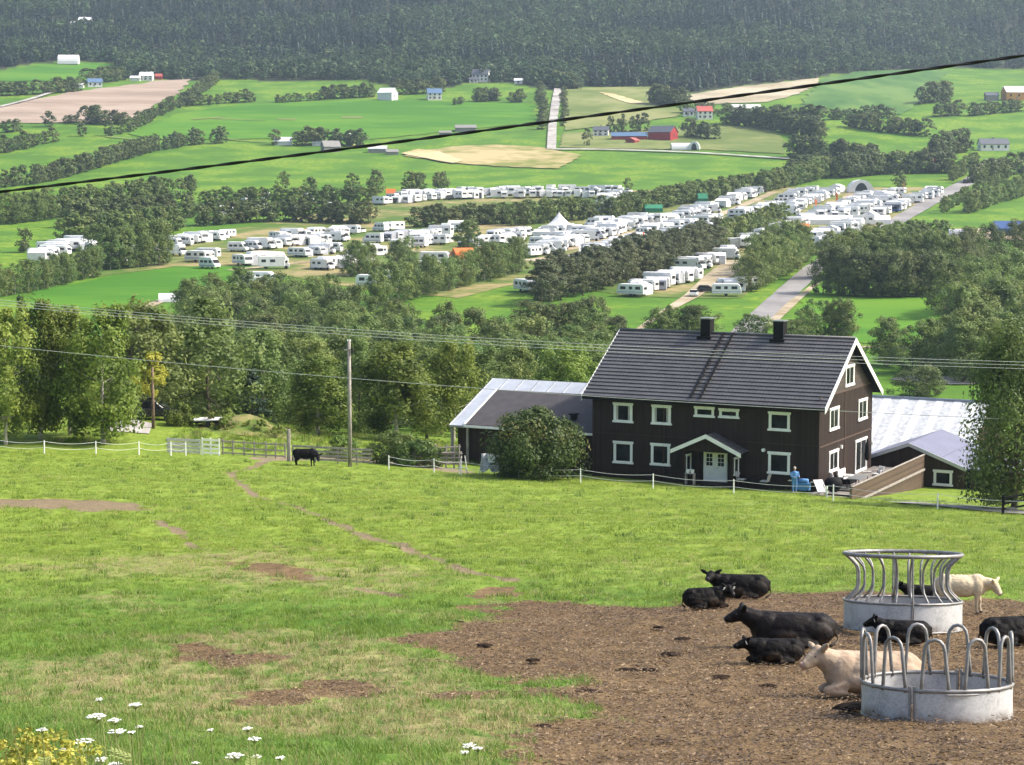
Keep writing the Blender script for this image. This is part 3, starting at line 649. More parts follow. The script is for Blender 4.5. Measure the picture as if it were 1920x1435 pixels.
ROWS = [
 ([(-30, 356), (70, 345), (150, 325), (215, 305), (290, 284), (360, 272), (425, 269)], 36, (7.5, 10), 'far_row', 'the long row slanting between two left fields', 0.72),
 ([(195, 257), (240, 249), (300, 217), (350, 197), (385, 170), (405, 152)], 24, (7.5, 10), 'far_row', 'the slanting row beside the pink ploughed field', 0.75),
 ([(345, 200), (400, 196), (475, 191)], 11, (6, 10), 'far_dark', 'the hedge right of the ploughed field', 0.9),
 ([(515, 193), (595, 188)], 7, (4, 6), 'far_dark', 'the low shrubs below the forest edge at centre left', 1.1),
 ([(602, 187), (700, 182)], 10, (8, 10), 'far_dark', 'the dark clump left of the pale green barn', 0.9),
 ([(-20, 292), (40, 280), (100, 266)], 9, (7, 10), 'far_dark', 'the short row at the left edge above the bright field', 0.8),
 ([(-10, 181), (55, 178)], 6, (9, 12), 'far_dark', 'the hedge at far left under the hill field', 0.85),
 ([(66, 178), (150, 172)], 8, (8, 11), 'far_dark', 'the hedge left of the white farmhouse by the ploughed field', 0.85),
 ([(160, 160), (235, 150)], 8, (9, 12), 'far_dark', 'the trees between the white farmhouses above the ploughed field', 0.85),
 ([(5, 250), (42, 246)], 2, (7, 9), 'far_row', 'the pair at the left edge below the ploughed field', 0.9),
 ([(90, 238)], 1, (9, 10), 'far_row', 'lone round tree on the lower edge of the ploughed field', 0.8),
 ([(155, 256)], 1, (7, 8), 'far_row', 'lone tree below the ploughed field and left of the slanting row', 0.8),
 ([(120, 232), (150, 231)], 3, (5, 6), 'far_row', 'the small shrubs under the ploughed field', 0.9),
 ([(160, 233), (190, 232)], 4, (10, 12), 'far_dark', 'the tall clump under the ploughed field', 0.8),
 ([(195, 234), (238, 233)], 5, (7, 9), 'far_dark', 'the dark low clump under the ploughed field', 0.9),
 ([(515, 272)], 1, (8, 9), 'far_row', 'lone tree beside the white roofed barn in the middle field', 0.8),
 ([(552, 274), (590, 272), (650, 274), (680, 276)], 13, (7, 11), 'far_dark', 'the clump around the yellow house', 0.8),
 ([(-40, 424), (30, 420), (92, 411)], 12, (10, 13), 'mid_alder', 'the tall block at the left edge above the meadow', 0.62),
 ([(102, 410), (200, 396), (318, 378)], 19, (8.5, 11.5), 'far_alder', 'the tree row behind the left camp wood', 0.75),
 ([(338, 369), (368, 366)], 3, (7, 10), 'far_dark', 'the clump standing at the upper left corner of the camp', 0.7),
 ([(528, 364)], 1, (9.5, 10), 'far_alder', 'round tree on the field edge, first above the left camp wood', 0.8),
 ([(576, 360), (590, 360)], 2, (6, 7.5), 'far_alder', 'the small pair on the field edge above the camp', 0.75),
 ([(662, 362)], 1, (8.5, 9), 'far_alder', 'medium round tree left of the dark oval tree above the camp', 0.75),
 ([(707, 363)], 1, (10, 10.5), 'far_dark', 'dark oval tree on the field edge above the camp', 0.8),
 ([(760, 362), (795, 361)], 3, (8.5, 10), 'far_alder', 'the broad clump beside the dark oval tree', 0.85),
 ([(812, 360), (832, 359)], 2, (8, 9.5), 'far_dark', 'the pair above the camp right of the broad clump', 0.8),
 ([(1181, 356)], 1, (5, 5.5), 'far_alder', 'thin little tree on the bright field edge above the camp', 0.7),
 ([(375, 388), (480, 384), (640, 382), (700, 383)], 22, (6, 8), 'far_alder', 'the back row of the left camp wood', 0.85),
 ([(370, 425), (450, 418), (540, 415), (640, 420), (700, 420)], 22, (7.5, 9.5), 'far_dark', 'the front row of the dark left camp wood', 0.8),
 ([(775, 427), (850, 424), (960, 420), (1060, 414), (1128, 408)], 28, (6, 8.5), 'far_dark', 'the dark row across the middle of the camp', 0.8),
 ([(790, 412), (900, 408), (1010, 402), (1060, 400)], 14, (4.5, 6), 'far_alder', 'the low row below the far white caravans', 0.9),
 ([(1140, 410), (1200, 398), (1260, 386), (1330, 376), (1412, 360)], 30, (7, 9.5), 'far_alder', 'the row climbing right below the bright field', 0.8),
 ([(1425, 362), (1470, 352), (1520, 340), (1570, 328)], 18, (8, 11), 'far_alder', 'the row running up to the lone field at upper right', 0.85),
 ([(1690, 362)], 1, (9, 9.5), 'far_dark', 'lone dark round tree on the small field behind the camp', 0.85),
 ([(115, 452), (180, 448), (260, 442), (340, 432)], 20, (7, 9.5), 'far_alder', 'the olive wood at the left end of the camp', 0.75),
 ([(130, 428), (240, 418), (360, 408)], 16, (8, 10), 'far_dark', 'the rear line of the olive wood left of the camp', 0.8),
 ([(180, 508), (240, 503), (318, 496)], 11, (10, 13), 'mid_birch', 'the tall birches between left caravans and green meadow', 0.62),
 ([(-20, 560), (60, 548), (130, 530), (180, 518)], 18, (6.5, 9), 'mid_birch', 'the birch row along the top of the left meadow', 0.6),
 ([(42, 474)], 1, (7.5, 8), 'far_dark', 'lone dark tree in the small field at the left', 0.6),
 ([(655, 520), (700, 512)], 5, (8, 10), 'mid_alder', 'the clump beside the caravans left of centre', 0.7),
 ([(735, 505), (775, 495)], 4, (7, 9), 'mid_alder', 'the small clump amid the central caravans', 0.75),
 ([(862, 478), (880, 474)], 2, (9, 10), 'far_alder', 'the pair standing amid the central caravans', 0.7),
 ([(960, 425), (1100, 412)], 7, (8, 9.5), 'far_alder', 'the lighter trees left of the peaked white tent', 0.75),
 ([(690, 582), (760, 565), (830, 547), (910, 527), (985, 508)], 24, (8, 10.5), 'mid_birch', 'the birch row running up beside the middle meadow', 0.6),
 ([(1005, 575), (1080, 556), (1160, 534), (1240, 510), (1320, 488)], 34, (9, 11.5), 'mid_pine', 'the front line of the brown-green pine block', 0.66),
 ([(1010, 556), (1090, 536), (1180, 512), (1250, 494), (1340, 470)], 30, (8.5, 11), 'mid_pine', 'the rear line of the brown-green pine block', 0.66),
 ([(1340, 470), (1400, 448), (1470, 420)], 16, (7, 9), 'far_alder', 'the hedge between the two right caravan rows', 0.75),
 ([(1408, 548), (1440, 530), (1480, 510), (1510, 490)], 13, (9, 12), 'mid_alder', 'the clump left of the road bend', 0.75),
 ([(1415, 520), (1450, 500), (1500, 480)], 10, (10, 12), 'mid_alder', 'the rear of the clump left of the road bend', 0.75),
 ([(1545, 552), (1600, 556), (1680, 558), (1760, 555)], 15, (9.5, 12.5), 'mid_dark', 'the front edge of the wood right of the road', 0.75),
 ([(1550, 525), (1620, 520), (1700, 520), (1780, 520)], 15, (10, 13), 'mid_alder', 'the middle of the wood right of the road', 0.75),
 ([(1580, 495), (1660, 488), (1760, 488)], 12, (8, 10.5), 'mid_alder', 'the rear of the wood right of the road', 0.75),
 ([(1640, 472), (1700, 464), (1770, 458)], 9, (7, 9), 'far_alder', 'the far tip of the wood along the road', 0.8),
 ([(1790, 520), (1850, 500), (1930, 490)], 9, (9, 13), 'mid_dark', 'the dark trees below the gravel yard', 0.75),
 ([(1770, 600), (1820, 585), (1880, 570), (1950, 560)], 11, (10, 13), 'mid_alder', 'the upper right-hand wood beyond the field', 0.7),
 ([(1775, 660), (1830, 650), (1900, 640), (1970, 640)], 10, (10, 13), 'mid_alder', 'the right-hand wood at the field corner', 0.75),
 ([(1790, 720), (1850, 700), (1930, 700)], 7, (10, 13), 'mid_alder', 'the wood behind the large right-hand tree', 0.8),
 ([(1765, 402), (1790, 386), (1840, 360), (1890, 335)], 12, (5, 7), 'far_alder', 'the verge trees right of the upper road', 0.8),
 ([(1785, 340), (1808, 325), (1832, 308)], 8, (6, 8), 'far_alder', 'the verge trees left of the upper road', 0.8),
 ([(1810, 402), (1860, 385), (1930, 365)], 13, (7, 10), 'far_alder', 'the row above the small right-edge field', 0.75),
 ([(1820, 345), (1860, 335), (1940, 320)], 12, (8, 12), 'far_dark', 'the dark clump right of the road at the edge', 0.85),
 ([(1575, 335), (1640, 328), (1720, 325), (1790, 325)], 22, (9, 13), 'far_row', 'the wood behind the small camp field', 0.8),
 ([(1480, 295), (1540, 300), (1600, 310), (1640, 305)], 16, (9, 13), 'far_row', 'the wood right of the olive pasture', 0.8),
 ([(1480, 325), (1510, 318), (1550, 312)], 7, (6, 9), 'far_dark', 'the low trees at the end of the bright field', 0.9),
 ([(1355, 232), (1420, 240), (1480, 250), (1545, 262)], 18, (9, 13), 'far_row', 'the belt left of the striped field', 0.85),
 ([(1440, 222), (1500, 225), (1540, 228)], 11, (7, 10), 'far_dark', 'the upper belt under the tan field', 0.85),
 ([(1555, 225), (1610, 224), (1675, 222)], 11, (6, 9), 'far_row', 'the hedge under the striped field', 0.85),
 ([(1590, 238), (1640, 246), (1700, 252), (1735, 256)], 16, (7, 10), 'far_dark', 'the hedge across the upper right field', 0.85),
 ([(1725, 196), (1750, 193), (1780, 188)], 9, (11, 14), 'far_dark', 'the grove on the upper right slope', 0.75),
 ([(1755, 220), (1800, 216)], 6, (7, 10), 'far_dark', 'the small grove left of the orange barn hedge', 0.8),
 ([(1815, 218), (1860, 214), (1900, 210), (1935, 208)], 10, (7, 9), 'far_dark', 'the hedge below the orange barn', 0.85),
 ([(1745, 300), (1780, 290), (1810, 285)], 9, (10, 14), 'far_row', 'the tall trees left of the upper road', 0.75),
 ([(890, 191), (938, 189)], 6, (8, 9.5), 'far_dark', 'the dark clump below the white hillside house', 0.9),
 ([(955, 193), (980, 192)], 3, (7, 9), 'far_dark', 'the rounded group left of the steep gravel road', 0.9),
 ([(850, 198), (870, 195)], 3, (4.5, 6), 'far_dark', 'the low bushes right of the grey-blue roofed house', 1.0),
 ([(1012, 175), (1018, 205), (1016, 240), (1022, 248)], 11, (7, 9), 'far_dark', 'the left side of the steep gravel road', 0.8),
 ([(1055, 180), (1060, 215), (1052, 240)], 7, (7, 9), 'far_dark', 'the right side of the steep gravel road', 0.6),
 ([(1035, 165), (1082, 168)], 6, (10, 13), 'far_dark', 'the trees topping the steep gravel road', 0.8),
 ([(740, 178), (800, 176), (835, 172)], 8, (8, 11), 'far_dark', 'the trees behind the grey-blue roofed house', 0.85),
 ([(1140, 250), (1170, 249), (1215, 247)], 6, (9, 11), 'far_dark', 'the slim trees behind the red barn', 0.5),
 ([(1103, 274)], 1, (9, 9.5), 'far_dark', 'slim tree in front of the white farmhouse by the red barn', 0.5),
 ([(1285, 258), (1310, 258), (1325, 262), (1345, 262)], 6, (8, 11), 'far_dark', 'the group right of the red barn', 0.7),
 ([(1275, 212), (1340, 218)], 5, (6, 9), 'far_dark', 'the trees beside the red roofed white house', 0.8),
 ([(1220, 195), (1260, 200), (1290, 195)], 9, (9, 14), 'far_row', 'the forest spur left of the tan field', 0.75),
 ([(1230, 650), (1260, 640), (1300, 640), (1320, 645)], 7, (6, 8), 'mid_alder', 'the bushy group behind the left chimney', 0.85),
 ([(1400, 655), (1440, 660), (1480, 655), (1510, 650)], 6, (5, 7.5), 'mid_alder', 'the bushes at the road foot behind the right chimney', 0.85),
 ([(1530, 650), (1560, 645), (1590, 650)], 5, (6.5, 9.5), 'mid_birch', 'the small trees above the roof ridge right of the chimneys', 0.55),
 ([(1650, 690), (1665, 685)], 2, (7.5, 9), 'mid_alder', 'the pair just right of the gable peak', 0.65),
 ([(1700, 700), (1740, 700), (1770, 690)], 5, (7, 9.5), 'mid_alder', 'the small trees over the barn roof', 0.8),
 ([(1690, 745), (1760, 742)], 3, (4, 5), 'mid_dark', 'the low bushes just over the barn roof', 1.2),
 ([(980, 630), (1030, 628), (1075, 625), (1115, 622)], 9, (6, 7.5), 'mid_dark', 'the dark rounded thicket in the middle meadow', 1.0),
 ([(1130, 640), (1170, 640)], 3, (4.5, 6), 'mid_dark', 'the bushes just left of the roof ridge', 0.9),
]
for rw in ROWS: row(*rw)

def wood(px, spacing, h, keys, where, wf=0.7, seed=1):
    poly = wpoly(px); rng = random.Random(seed)
    xs = [p[0] for p in poly]; ys = [p[1] for p in poly]; pts = []
    area = (max(xs) - min(xs)) * (max(ys) - min(ys))
    for _ in range(int(area / spacing ** 2 * 12)):
        p = (rng.uniform(min(xs), max(xs)), rng.uniform(min(ys), max(ys)))
        if pip(poly, np.array([p[0]]), np.array([p[1]]))[0] and all((p[0] - q[0]) ** 2 + (p[1] - q[1]) ** 2 > spacing ** 2 for q in pts): pts.append(p)
    pts.sort(key=lambda p: p[0] / p[1])
    for i, (x, y) in enumerate(pts):
        H = rng.uniform(*h)
        tree(keys[rng.randrange(len(keys))], x, y, H, H * wf * rng.uniform(0.85, 1.25), f'{ordinal(i + 1)} tree from left in {where}', 'trees of ' + where)
    return len(pts)
nw = wood([(350, 605), (450, 590), (620, 592), (700, 640), (560, 690), (380, 700)], 6.0, (8, 11), ['mid_alder', 'mid_dark', 'mid_alder'], 'the wood below the left meadow', 0.75, 3)
nw += wood([(700, 645), (860, 675), (1000, 690), (1110, 680), (1130, 730), (560, 730), (560, 690)], 6.2, (8, 11), ['mid_alder', 'mid_birch', 'mid_dark', 'mid_alder'], 'the wood in the dip left of the farmhouse', 0.72, 4)
nw += wood([(250, 720), (1130, 735), (1130, 800), (250, 800)], 7.0, (8.5, 11), ['mid_alder', 'mid_birch'], 'the lower wood behind the fence line', 0.7, 5)
print('wood trees', nw)

# ------------------------------------------------------------------ the forest on the far hillside: one mass
def instancer(name, pts, rot, scl, protos, pick, kind='stuff', label=None):
    """points as a mesh, one geometry-node tree that puts a prototype mesh on each"""
    me = bpy.data.meshes.new(name); me.vertices.add(len(pts)); me.vertices.foreach_set('co', np.asarray(pts, np.float32).ravel())
    for k, arr, ty in (('rot', rot, 'FLOAT_VECTOR'), ('scl', scl, 'FLOAT_VECTOR')):
        a = me.attributes.new(k, ty, 'POINT'); a.data.foreach_set('vector', np.asarray(arr, np.float32).ravel())
    a = me.attributes.new('pick', 'INT', 'POINT'); a.data.foreach_set('value', np.asarray(pick, np.int32))
    me.update(); o = obj(name, me); tag(o, label, None, None, kind)
    c = bpy.data.collections.new(name + '_shapes')
    for i, pm in enumerate(protos):
        po = bpy.data.objects.new(f'{name}_shape_{i:02d}', pm); c.objects.link(po)
    ng = bpy.data.node_groups.new(name, 'GeometryNodeTree')
    ng.interface.new_socket('Geometry', in_out='INPUT', socket_type='NodeSocketGeometry'); ng.interface.new_socket('Geometry', in_out='OUTPUT', socket_type='NodeSocketGeometry')
    N = ng.nodes; gi = N.new('NodeGroupInput'); go = N.new('NodeGroupOutput')
    ci = N.new('GeometryNodeCollectionInfo'); ci.inputs[0].default_value = c; ci.inputs[1].default_value = True; ci.inputs[2].default_value = True
    ip = N.new('GeometryNodeInstanceOnPoints'); ip.inputs['Pick Instance'].default_value = True
    def na(nm, dt):
        x = N.new('GeometryNodeInputNamedAttribute'); x.data_type = dt; x.inputs[0].default_value = nm; return x.outputs[0]
    Lk = ng.links.new
    Lk(gi.outputs[0], ip.inputs['Points']); Lk(ci.outputs[0], ip.inputs['Instance']); Lk(na('pick', 'INT'), ip.inputs['Instance Index'])
    Lk(na('rot', 'FLOAT_VECTOR'), ip.inputs['Rotation']); Lk(na('scl', 'FLOAT_VECTOR'), ip.inputs['Scale']); Lk(ip.outputs[0], go.inputs[0])
    md = o.modifiers.new('scatter', 'NODES'); md.node_group = ng
    return o
def spruce_mesh(seed, H=10, Wd=5.0):
    rng = np.random.default_rng(seed); v = []; f = []; ti = []
    for k in range(9):
        t = 0.06 + 0.94 * (k / 9) ** 0.92; r = Wd / 2 * (1.04 - t) ** 0.85 * rng.uniform(0.85, 1.1); n = 9 if k < 6 else 6
        z1 = H * min(1, t + 0.17); z0 = H * t; a0 = rng.random() * 6
        for j in range(n):
            a = a0 + 2 * np.pi * j / n + rng.uniform(-.15, .15); da = np.pi / n * 1.15; rr = r * rng.uniform(0.7, 1.2); b = len(v)
            v += [(0, 0, z1), (rr * .7 * np.cos(a - da), rr * .7 * np.sin(a - da), z0 + 0.05 * H), (rr * np.cos(a), rr * np.sin(a), z0 - 0.03 * H), (rr * .7 * np.cos(a + da), rr * .7 * np.sin(a + da), z0 + 0.05 * H)]
            f.append((b, b + 1, b + 2, b + 3)); ti += [rng.random()] * 4
    me = mesh_np('spruce', np.array(v), np.array(f), np.array(ti)); me.materials.append(M['leaf_spruce']); return me
def forest():
    EDGE = FEDGE
    rng = np.random.default_rng(5); n = 95000
    Y = rng.uniform(1180, 2650, n); X = rng.uniform(-1, 1, n) * Y * 0.36
    Z = ground(X, Y); px, py = proj(X, Y, Z)
    e = np.interp(px, EDGE[:, 0], EDGE[:, 1])
    dens = 0.42 + 0.5 * fbm(X / 60, Y / 60, 77, 3)
    keep = (py < e - 0.5) & (Y > 1250) & (rng.random(n) < dens)
    # clearings round the two hillside houses
    for cx, cy in ((140, 40), (160, 38)):
        keep &= ~((np.abs(px - cx) < 16) & (py > cy + 1) & (py < cy + 16))
    X, Y, Z = X[keep], Y[keep], Z[keep]; n = len(X)
    conif = 1.5 * fbm(X / 110, Y / 60, 61, 3) + 0.22 * (rng.random(n) - 0.5) + sstep(1600, 1900, Y) * 0.1 - 0.05 > 0
    pick = np.where(conif, rng.choice([0, 1, 1, 2, 2], n), 3 + rng.integers(0, 3, n))
    h = np.where(conif, rng.uniform(0.6, 1.45, n), rng.uniform(0.6, 1.3, n)); w = np.where(conif, 0.45 + 0.6 * h, 0.3 + 0.8 * h) * rng.uniform(0.9, 1.3, n)
    protos = [spruce_mesh(900)]
    for i in range(2):
        c, (v, f, ti) = crown(930 + i, 10, 4.6, 0.03, 18, 14, 1.15, 0.3, 'cone', 0.2)
        me = mesh_np('conifer', v, f, ti); me.materials.append(M['leaf_spruce']); protos.append(me)
    for i in range(3):
        c, (v, f, ti) = crown(950 + i, 10, 6.2, 0.04, 16, 14, 1.35, 0.2, 'oval', 0.35)
        me = mesh_np('broadleaf', v, f, ti); me.materials.append(M['leaf_wood']); protos.append(me)
    instancer('forest', np.stack([X, Y, Z - 0.3], 1), np.stack([np.zeros(n), np.zeros(n), rng.random(n) * 6.28], 1), np.stack([w, w, h], 1), protos, pick,
              label='mixed spruce and birch forest covering the far hillside')
    print('forest', n)
forest()
# ------------------------------------------------------------------ farmhouse and its outbuildings
def boardmat(name, col, pitch=7.0, axis='x', rough=0.7, var=0.25, bstr=0.5):
    t = NT(name); p = t.pos(local=True)
    sp = t.n('SeparateXYZ'); t.t.links.new(p, sp.inputs[0])
    co = {'x': sp.outputs[0], 'y': sp.outputs[1], 'z': sp.outputs[2], 'xy': t.math('ADD', sp.outputs[0], sp.outputs[1])}[axis]
    u = t.math('MULTIPLY', co, pitch); fr = t.math('FRACT', u); cell = t.math('FLOOR', u)
    wn_ = t.n('TexWhiteNoise', noise_dimensions='1D'); t.t.links.new(cell, wn_.inputs['W'])
    nz = t.noise(1.2, t.pos(1, 1, 0.25, local=True), 4)
    f = t.math('ADD', t.math('MULTIPLY', wn_.outputs[0], 0.5), t.math('MULTIPLY', nz, 0.5))
    c = t.ramp(f, [(0.2, tuple(x * (1 - var) for x in col)), (0.8, tuple(x * (1 + var) for x in col))])
    gap = t.ramp(fr, [(0.0, 0.0), (0.08, 1.0), (0.92, 1.0), (1.0, 0.0)])
    t.bsdf(c, rough, bump=gap, bstr=bstr, bdist=0.03, Specular_IOR_Level=0.2)
boardmat('wall_dark', (0.027, 0.017, 0.0135), 7, 'xy')
boardmat('wall_shed', (0.040, 0.026, 0.019), 6, 'xy')
boardmat('clapboard', (0.075, 0.060, 0.052), 7, 'z')
boardmat('deck_boards', (0.21, 0.19, 0.17), 7, 'x')
boardmat('fence_board', (0.10, 0.07, 0.05), 8, 'z')
simple('white_paint', (0.84, 0.83, 0.80), 0.45, 0.06, 2)
simple('roof_tile', (0.078, 0.076, 0.080), 0.45, 0.16, 1.2, spec=0.5)
simple('roof_dark', (0.066, 0.060, 0.062), 0.7, 0.15, 1.5)
simple('roof_metal', (0.50, 0.52, 0.55), 0.38, 0.1, 1.0, metal=0.3)
simple('roof_white', (0.72, 0.73, 0.74), 0.5, 0.05, 1.0)
simple('roof_grey', (0.52, 0.53, 0.54), 0.5, 0.25, 3.0, stretch=(1, 1, 2))
simple('roof_violet', (0.15, 0.155, 0.215), 0.5, 0.08, 0.8)
simple('black', (0.010, 0.010, 0.011), 0.7, 0.2, spec=0.1)
simple('trim_brown', (0.085, 0.055, 0.042), 0.7, 0.15)
simple('concrete', (0.36, 0.35, 0.33), 0.9, 0.15, 2)
simple('grey_wood', (0.30, 0.27, 0.24), 0.9, 0.3, 6, stretch=(1, 1, 0.3))
simple('pale_wood', (0.52, 0.50, 0.46), 0.85, 0.2, 6)
simple('brown_wood', (0.17, 0.12, 0.085), 0.9, 0.35, 5)
simple('fabric_grey', (0.42, 0.42, 0.42), 0.9, 0.25, 5)
simple('steel', (0.35, 0.36, 0.37), 0.35, 0.15, 3, metal=0.7)
simple('skin', (0.55, 0.36, 0.27), 0.6, 0.05)
simple('blue_cloth', (0.10, 0.24, 0.47), 0.85, 0.15, 8)
simple('blue_paint', (0.08, 0.22, 0.42), 0.5, 0.1)
simple('grey_hair', (0.5, 0.48, 0.45), 0.8, 0.1)
simple('curtain', (0.45, 0.42, 0.38), 0.9, 0.2, 6, stretch=(4, 4, 0.3))
def glassmat():
    t = NT('glass'); nz = t.noise(0.9, t.pos(), 3)
    c = t.ramp(nz, [(0.35, (0.008, 0.009, 0.01)), (0.7, (0.035, 0.038, 0.04))])
    t.bsdf(c, 0.12, IOR=1.15, Specular_IOR_Level=0.2)
glassmat()

HA = R(-27.26); HL, HW = 17.4, 12.3
HO = Vector((5.93, 144.97, P3(1540, 918, 137).z))
house = thing('farmhouse', 'two-storey dark brown timber farmhouse with black tiled roof and white window trim', 'house', HO, HA)
HM = Matrix.Translation(HO) @ Matrix.Rotation(HA, 4, 'Z'); HMI = HM.inverted()
def front(px, py, y=0.0):
    o = HMI @ Vector((0, 0, 0)); d = HMI.to_3x3() @ ray(px, py); t = (y - o.y) / d.y
    return o.x + d.x * t, o.z + d.z * t
def gable(px, py, x=HL):
    o = HMI @ Vector((0, 0, 0)); d = HMI.to_3x3() @ ray(px, py); t = (x - o.x) / d.x
    return o.y + d.y * t, o.z + d.z * t
zr = front(1604, 640, HW / 2)[1]; ze = front(1546, 771, -0.6)[1]
slope = (zr - ze) / (HW / 2 + 0.6); zw = ze + 0.6 * slope - 0.12
print('house ridge', zr, 'eave', ze, 'slope', math.degrees(math.atan(slope)), 'wall', zw)
mb = MB(); mb.prism([(0, -1.2), (HW, -1.2), (HW, zw), (HW / 2, zw + slope * HW / 2), (0, zw)], 0, HL, 'x')
wall = mb.build('wall', 'wall_dark', house)
mb = MB(); zg = zw + 0.55; hw_ = HW / 2 - (zg - zw) / slope
mb.prism([(HW / 2 - hw_, zg), (HW / 2 + hw_, zg), (HW / 2, zg + slope * hw_ - 0.02)], HL + 0.005, HL + 0.035, 'x'); mb.build('gable_cladding', 'clapboard', wall)
# roof: two slabs carrying courses of tiles
roof_t = 0.16; ox = 0.55
def roofpt(y, lift=0.0): return zw + 0.1 + slope * (y if y <= HW / 2 else HW - y) + lift
mb = MB(); mb.prism([(-0.6, roofpt(-0.6)), (HW / 2, roofpt(HW / 2)), (HW + 0.6, roofpt(HW + 0.6)), (HW + 0.6, roofpt(HW + 0.6, roof_t)), (HW / 2, roofpt(HW / 2, roof_t)), (-0.6, roofpt(-0.6, roof_t))], -ox, HL + ox, 'x')
roof = mb.build('roof', 'black', house)
NC = 19; ln = math.hypot(HW / 2 + 0.62, slope * (HW / 2 + 0.62)); cy, sy = (HW / 2 + 0.62) / ln, slope * (HW / 2 + 0.62) / ln
def course(side):
    me = MB(); dl = ln / NC; nx = 62; L = HL + 2 * ox + 0.06
    vs = []; fs = []
    for i in range(nx * 4 + 1):
        x = i / (nx * 4) * L; w = 0.012 * (0.5 + 0.5 * math.cos(i * math.pi / 2))
        vs += [(x, 0, 0.0), (x, 0, 0.088 + w), (x, dl * 1.06, 0.012 + w)]
        if i:
            b = (i - 1) * 3; fs += [(b, b + 3, b + 4, b + 1), (b + 1, b + 4, b + 5, b + 2)]
    me.add(vs, fs); return me.mesh('roof_course')
cm = course(0); cm.materials.append(M['roof_tile'])
for sd_ in (0, 1):
    for k in range(NC):
        s = k * ln / NC
        if sd_ == 0: o = obj('tile_course', cm, roof, (-ox - 0.03, -0.62 + s * cy, roofpt(-0.62, roof_t) + s * sy + 0.004), (math.atan(slope), 0, 0))
        else: o = obj('tile_course', cm, roof, (HL + ox + 0.03, HW + 0.62 - s * cy, roofpt(-0.62, roof_t) + s * sy + 0.004), (math.atan(slope), 0, math.pi))
mb = MB(); mb.tube([(-ox, HW / 2, roofpt(HW / 2, roof_t) + 0.07), (HL + ox, HW / 2, roofpt(HW / 2, roof_t) + 0.07)], 0.11, 8); mb.build('ridge_tile', 'roof_tile', roof, smooth=True)
for x in (HL + ox + 0.03, -ox - 0.03 - 0.05):
    for sg in (0, 1):
        mb = MB(); ys = [-0.66, HW / 2] if sg == 0 else [HW / 2, HW + 0.66]
        mb.prism([(ys[0], roofpt(ys[0], -0.16)), (ys[1], roofpt(ys[1], -0.16)), (ys[1], roofpt(ys[1], roof_t + 0.1)), (ys[0], roofpt(ys[0], roof_t + 0.1))], x, x + 0.05, 'x')
        mb.build('bargeboard', 'white_paint', roof)
mb = MB(); mb.tube([(-ox, -0.7, roofpt(-0.6) + 0.03), (HL + ox, -0.7, roofpt(-0.6) + 0.03)], 0.07, 8); mb.build('gutter', 'black', roof, smooth=True)
for p0, p1 in (((1309, 600), (1334, 643)), ((1447, 603), (1470, 640))):
    x0, z1 = front(*p0, HW / 2 - 0.5); x1, z0 = front(p1[0], p1[1], HW / 2 - 0.5)
    xc = (x0 + x1) / 2
    mb = MB(); mb.box(xc - 0.38, xc + 0.38, HW / 2 - 0.42, HW / 2 + 0.42, zr - 0.8, zr + 1.25); c = mb.build('chimney', 'black', roof)
    mb = MB(); mb.box(xc - 0.46, xc + 0.46, HW / 2 - 0.5, HW / 2 + 0.5, zr + 1.253, zr + 1.33); mb.build('chimney_cap', 'steel', roof)
    mb = MB(); mb.box(xc - 0.55, xc + 0.55, HW / 2 - 0.75, HW / 2 - 0.43, zr - 0.42, zr - 0.05); mb.build('chimney_flashing', 'black', roof)
xa = front(1376, 640, HW / 2)[0]
for dx in (0.0, 0.75):
    mb = MB(); mb.bar((xa - 0.75 + dx, HW / 2 - 0.1, roofpt(HW / 2 - 0.1, roof_t + 0.2)), (xa - 0.75 + dx, -0.5, roofpt(-0.5, roof_t + 0.2)), 0.13, 0.07); mb.build('roof_ladder_rail', 'black', roof)
for k in range(6):
    y = -0.1 + k * 1.05; mb = MB(); mb.box(xa - 0.75, xa, y, y + 0.05, roofpt(y, roof_t + 0.19), roofpt(y, roof_t + 0.23)); mb.build('roof_ladder_rung', 'black', roof)

def wmap(o, plane, d0):
    me = o if isinstance(o, MB) else None
    me.v = [(u, d0 - n, w) if plane == 'f' else (d0 + n, u, w) for u, n, w in me.v]
    return me
def window(parent, plane, d0, u0, u1, z0, z1, mull=0, name='window', cw=0.14, curtain=False):
    mb = MB(); e = 0.05
    mb.box(u0, u0 + cw, 0.003, 0.06, z0, z1); mb.box(u1 - cw, u1, 0.003, 0.06, z0, z1)
    mb.box(u0 - 0.06, u1 + 0.06, 0.003, 0.075, z1 - cw, z1 + 0.03); mb.box(u0 - 0.08, u1 + 0.08, 0.003, 0.09, z0 - 0.03, z0 + cw * 0.8)
    w = wmap(mb, plane, d0).build(name, 'white_paint', parent)
    mb = MB(); a, b, c, d = u0 + cw, u1 - cw, z0 + cw * 0.8, z1 - cw; s = 0.055
    mb.box(a, a + s, 0.004, 0.035, c, d); mb.box(b - s, b, 0.004, 0.035, c, d); mb.box(a + s, b - s, 0.004, 0.035, d - s, d); mb.box(a + s, b - s, 0.004, 0.035, c, c + s)
    for k in range(mull):
        x = a + (b - a) * (k + 1) / (mull + 1); mb.box(x - 0.03, x + 0.03, 0.004, 0.034, c + s, d - s)
    wmap(mb, plane, d0).build('sash', 'white_paint', w)
    mb = MB(); mb.box(a + s, b - s, 0.002, 0.014, c + s, d - s); wmap(mb, plane, d0).build('pane', 'glass', w)
    if curtain:
        mb = MB(); mb.box(a + s, a + s + 0.16, 0.0145, 0.018, c + s, d - s); wmap(mb, plane, d0).build('curtain', 'curtain', w)
        mb = MB(); mb.box(b - s - 0.16, b - s, 0.0145, 0.018, c + s, d - s); wmap(mb, plane, d0).build('curtain', 'curtain', w)
    return w
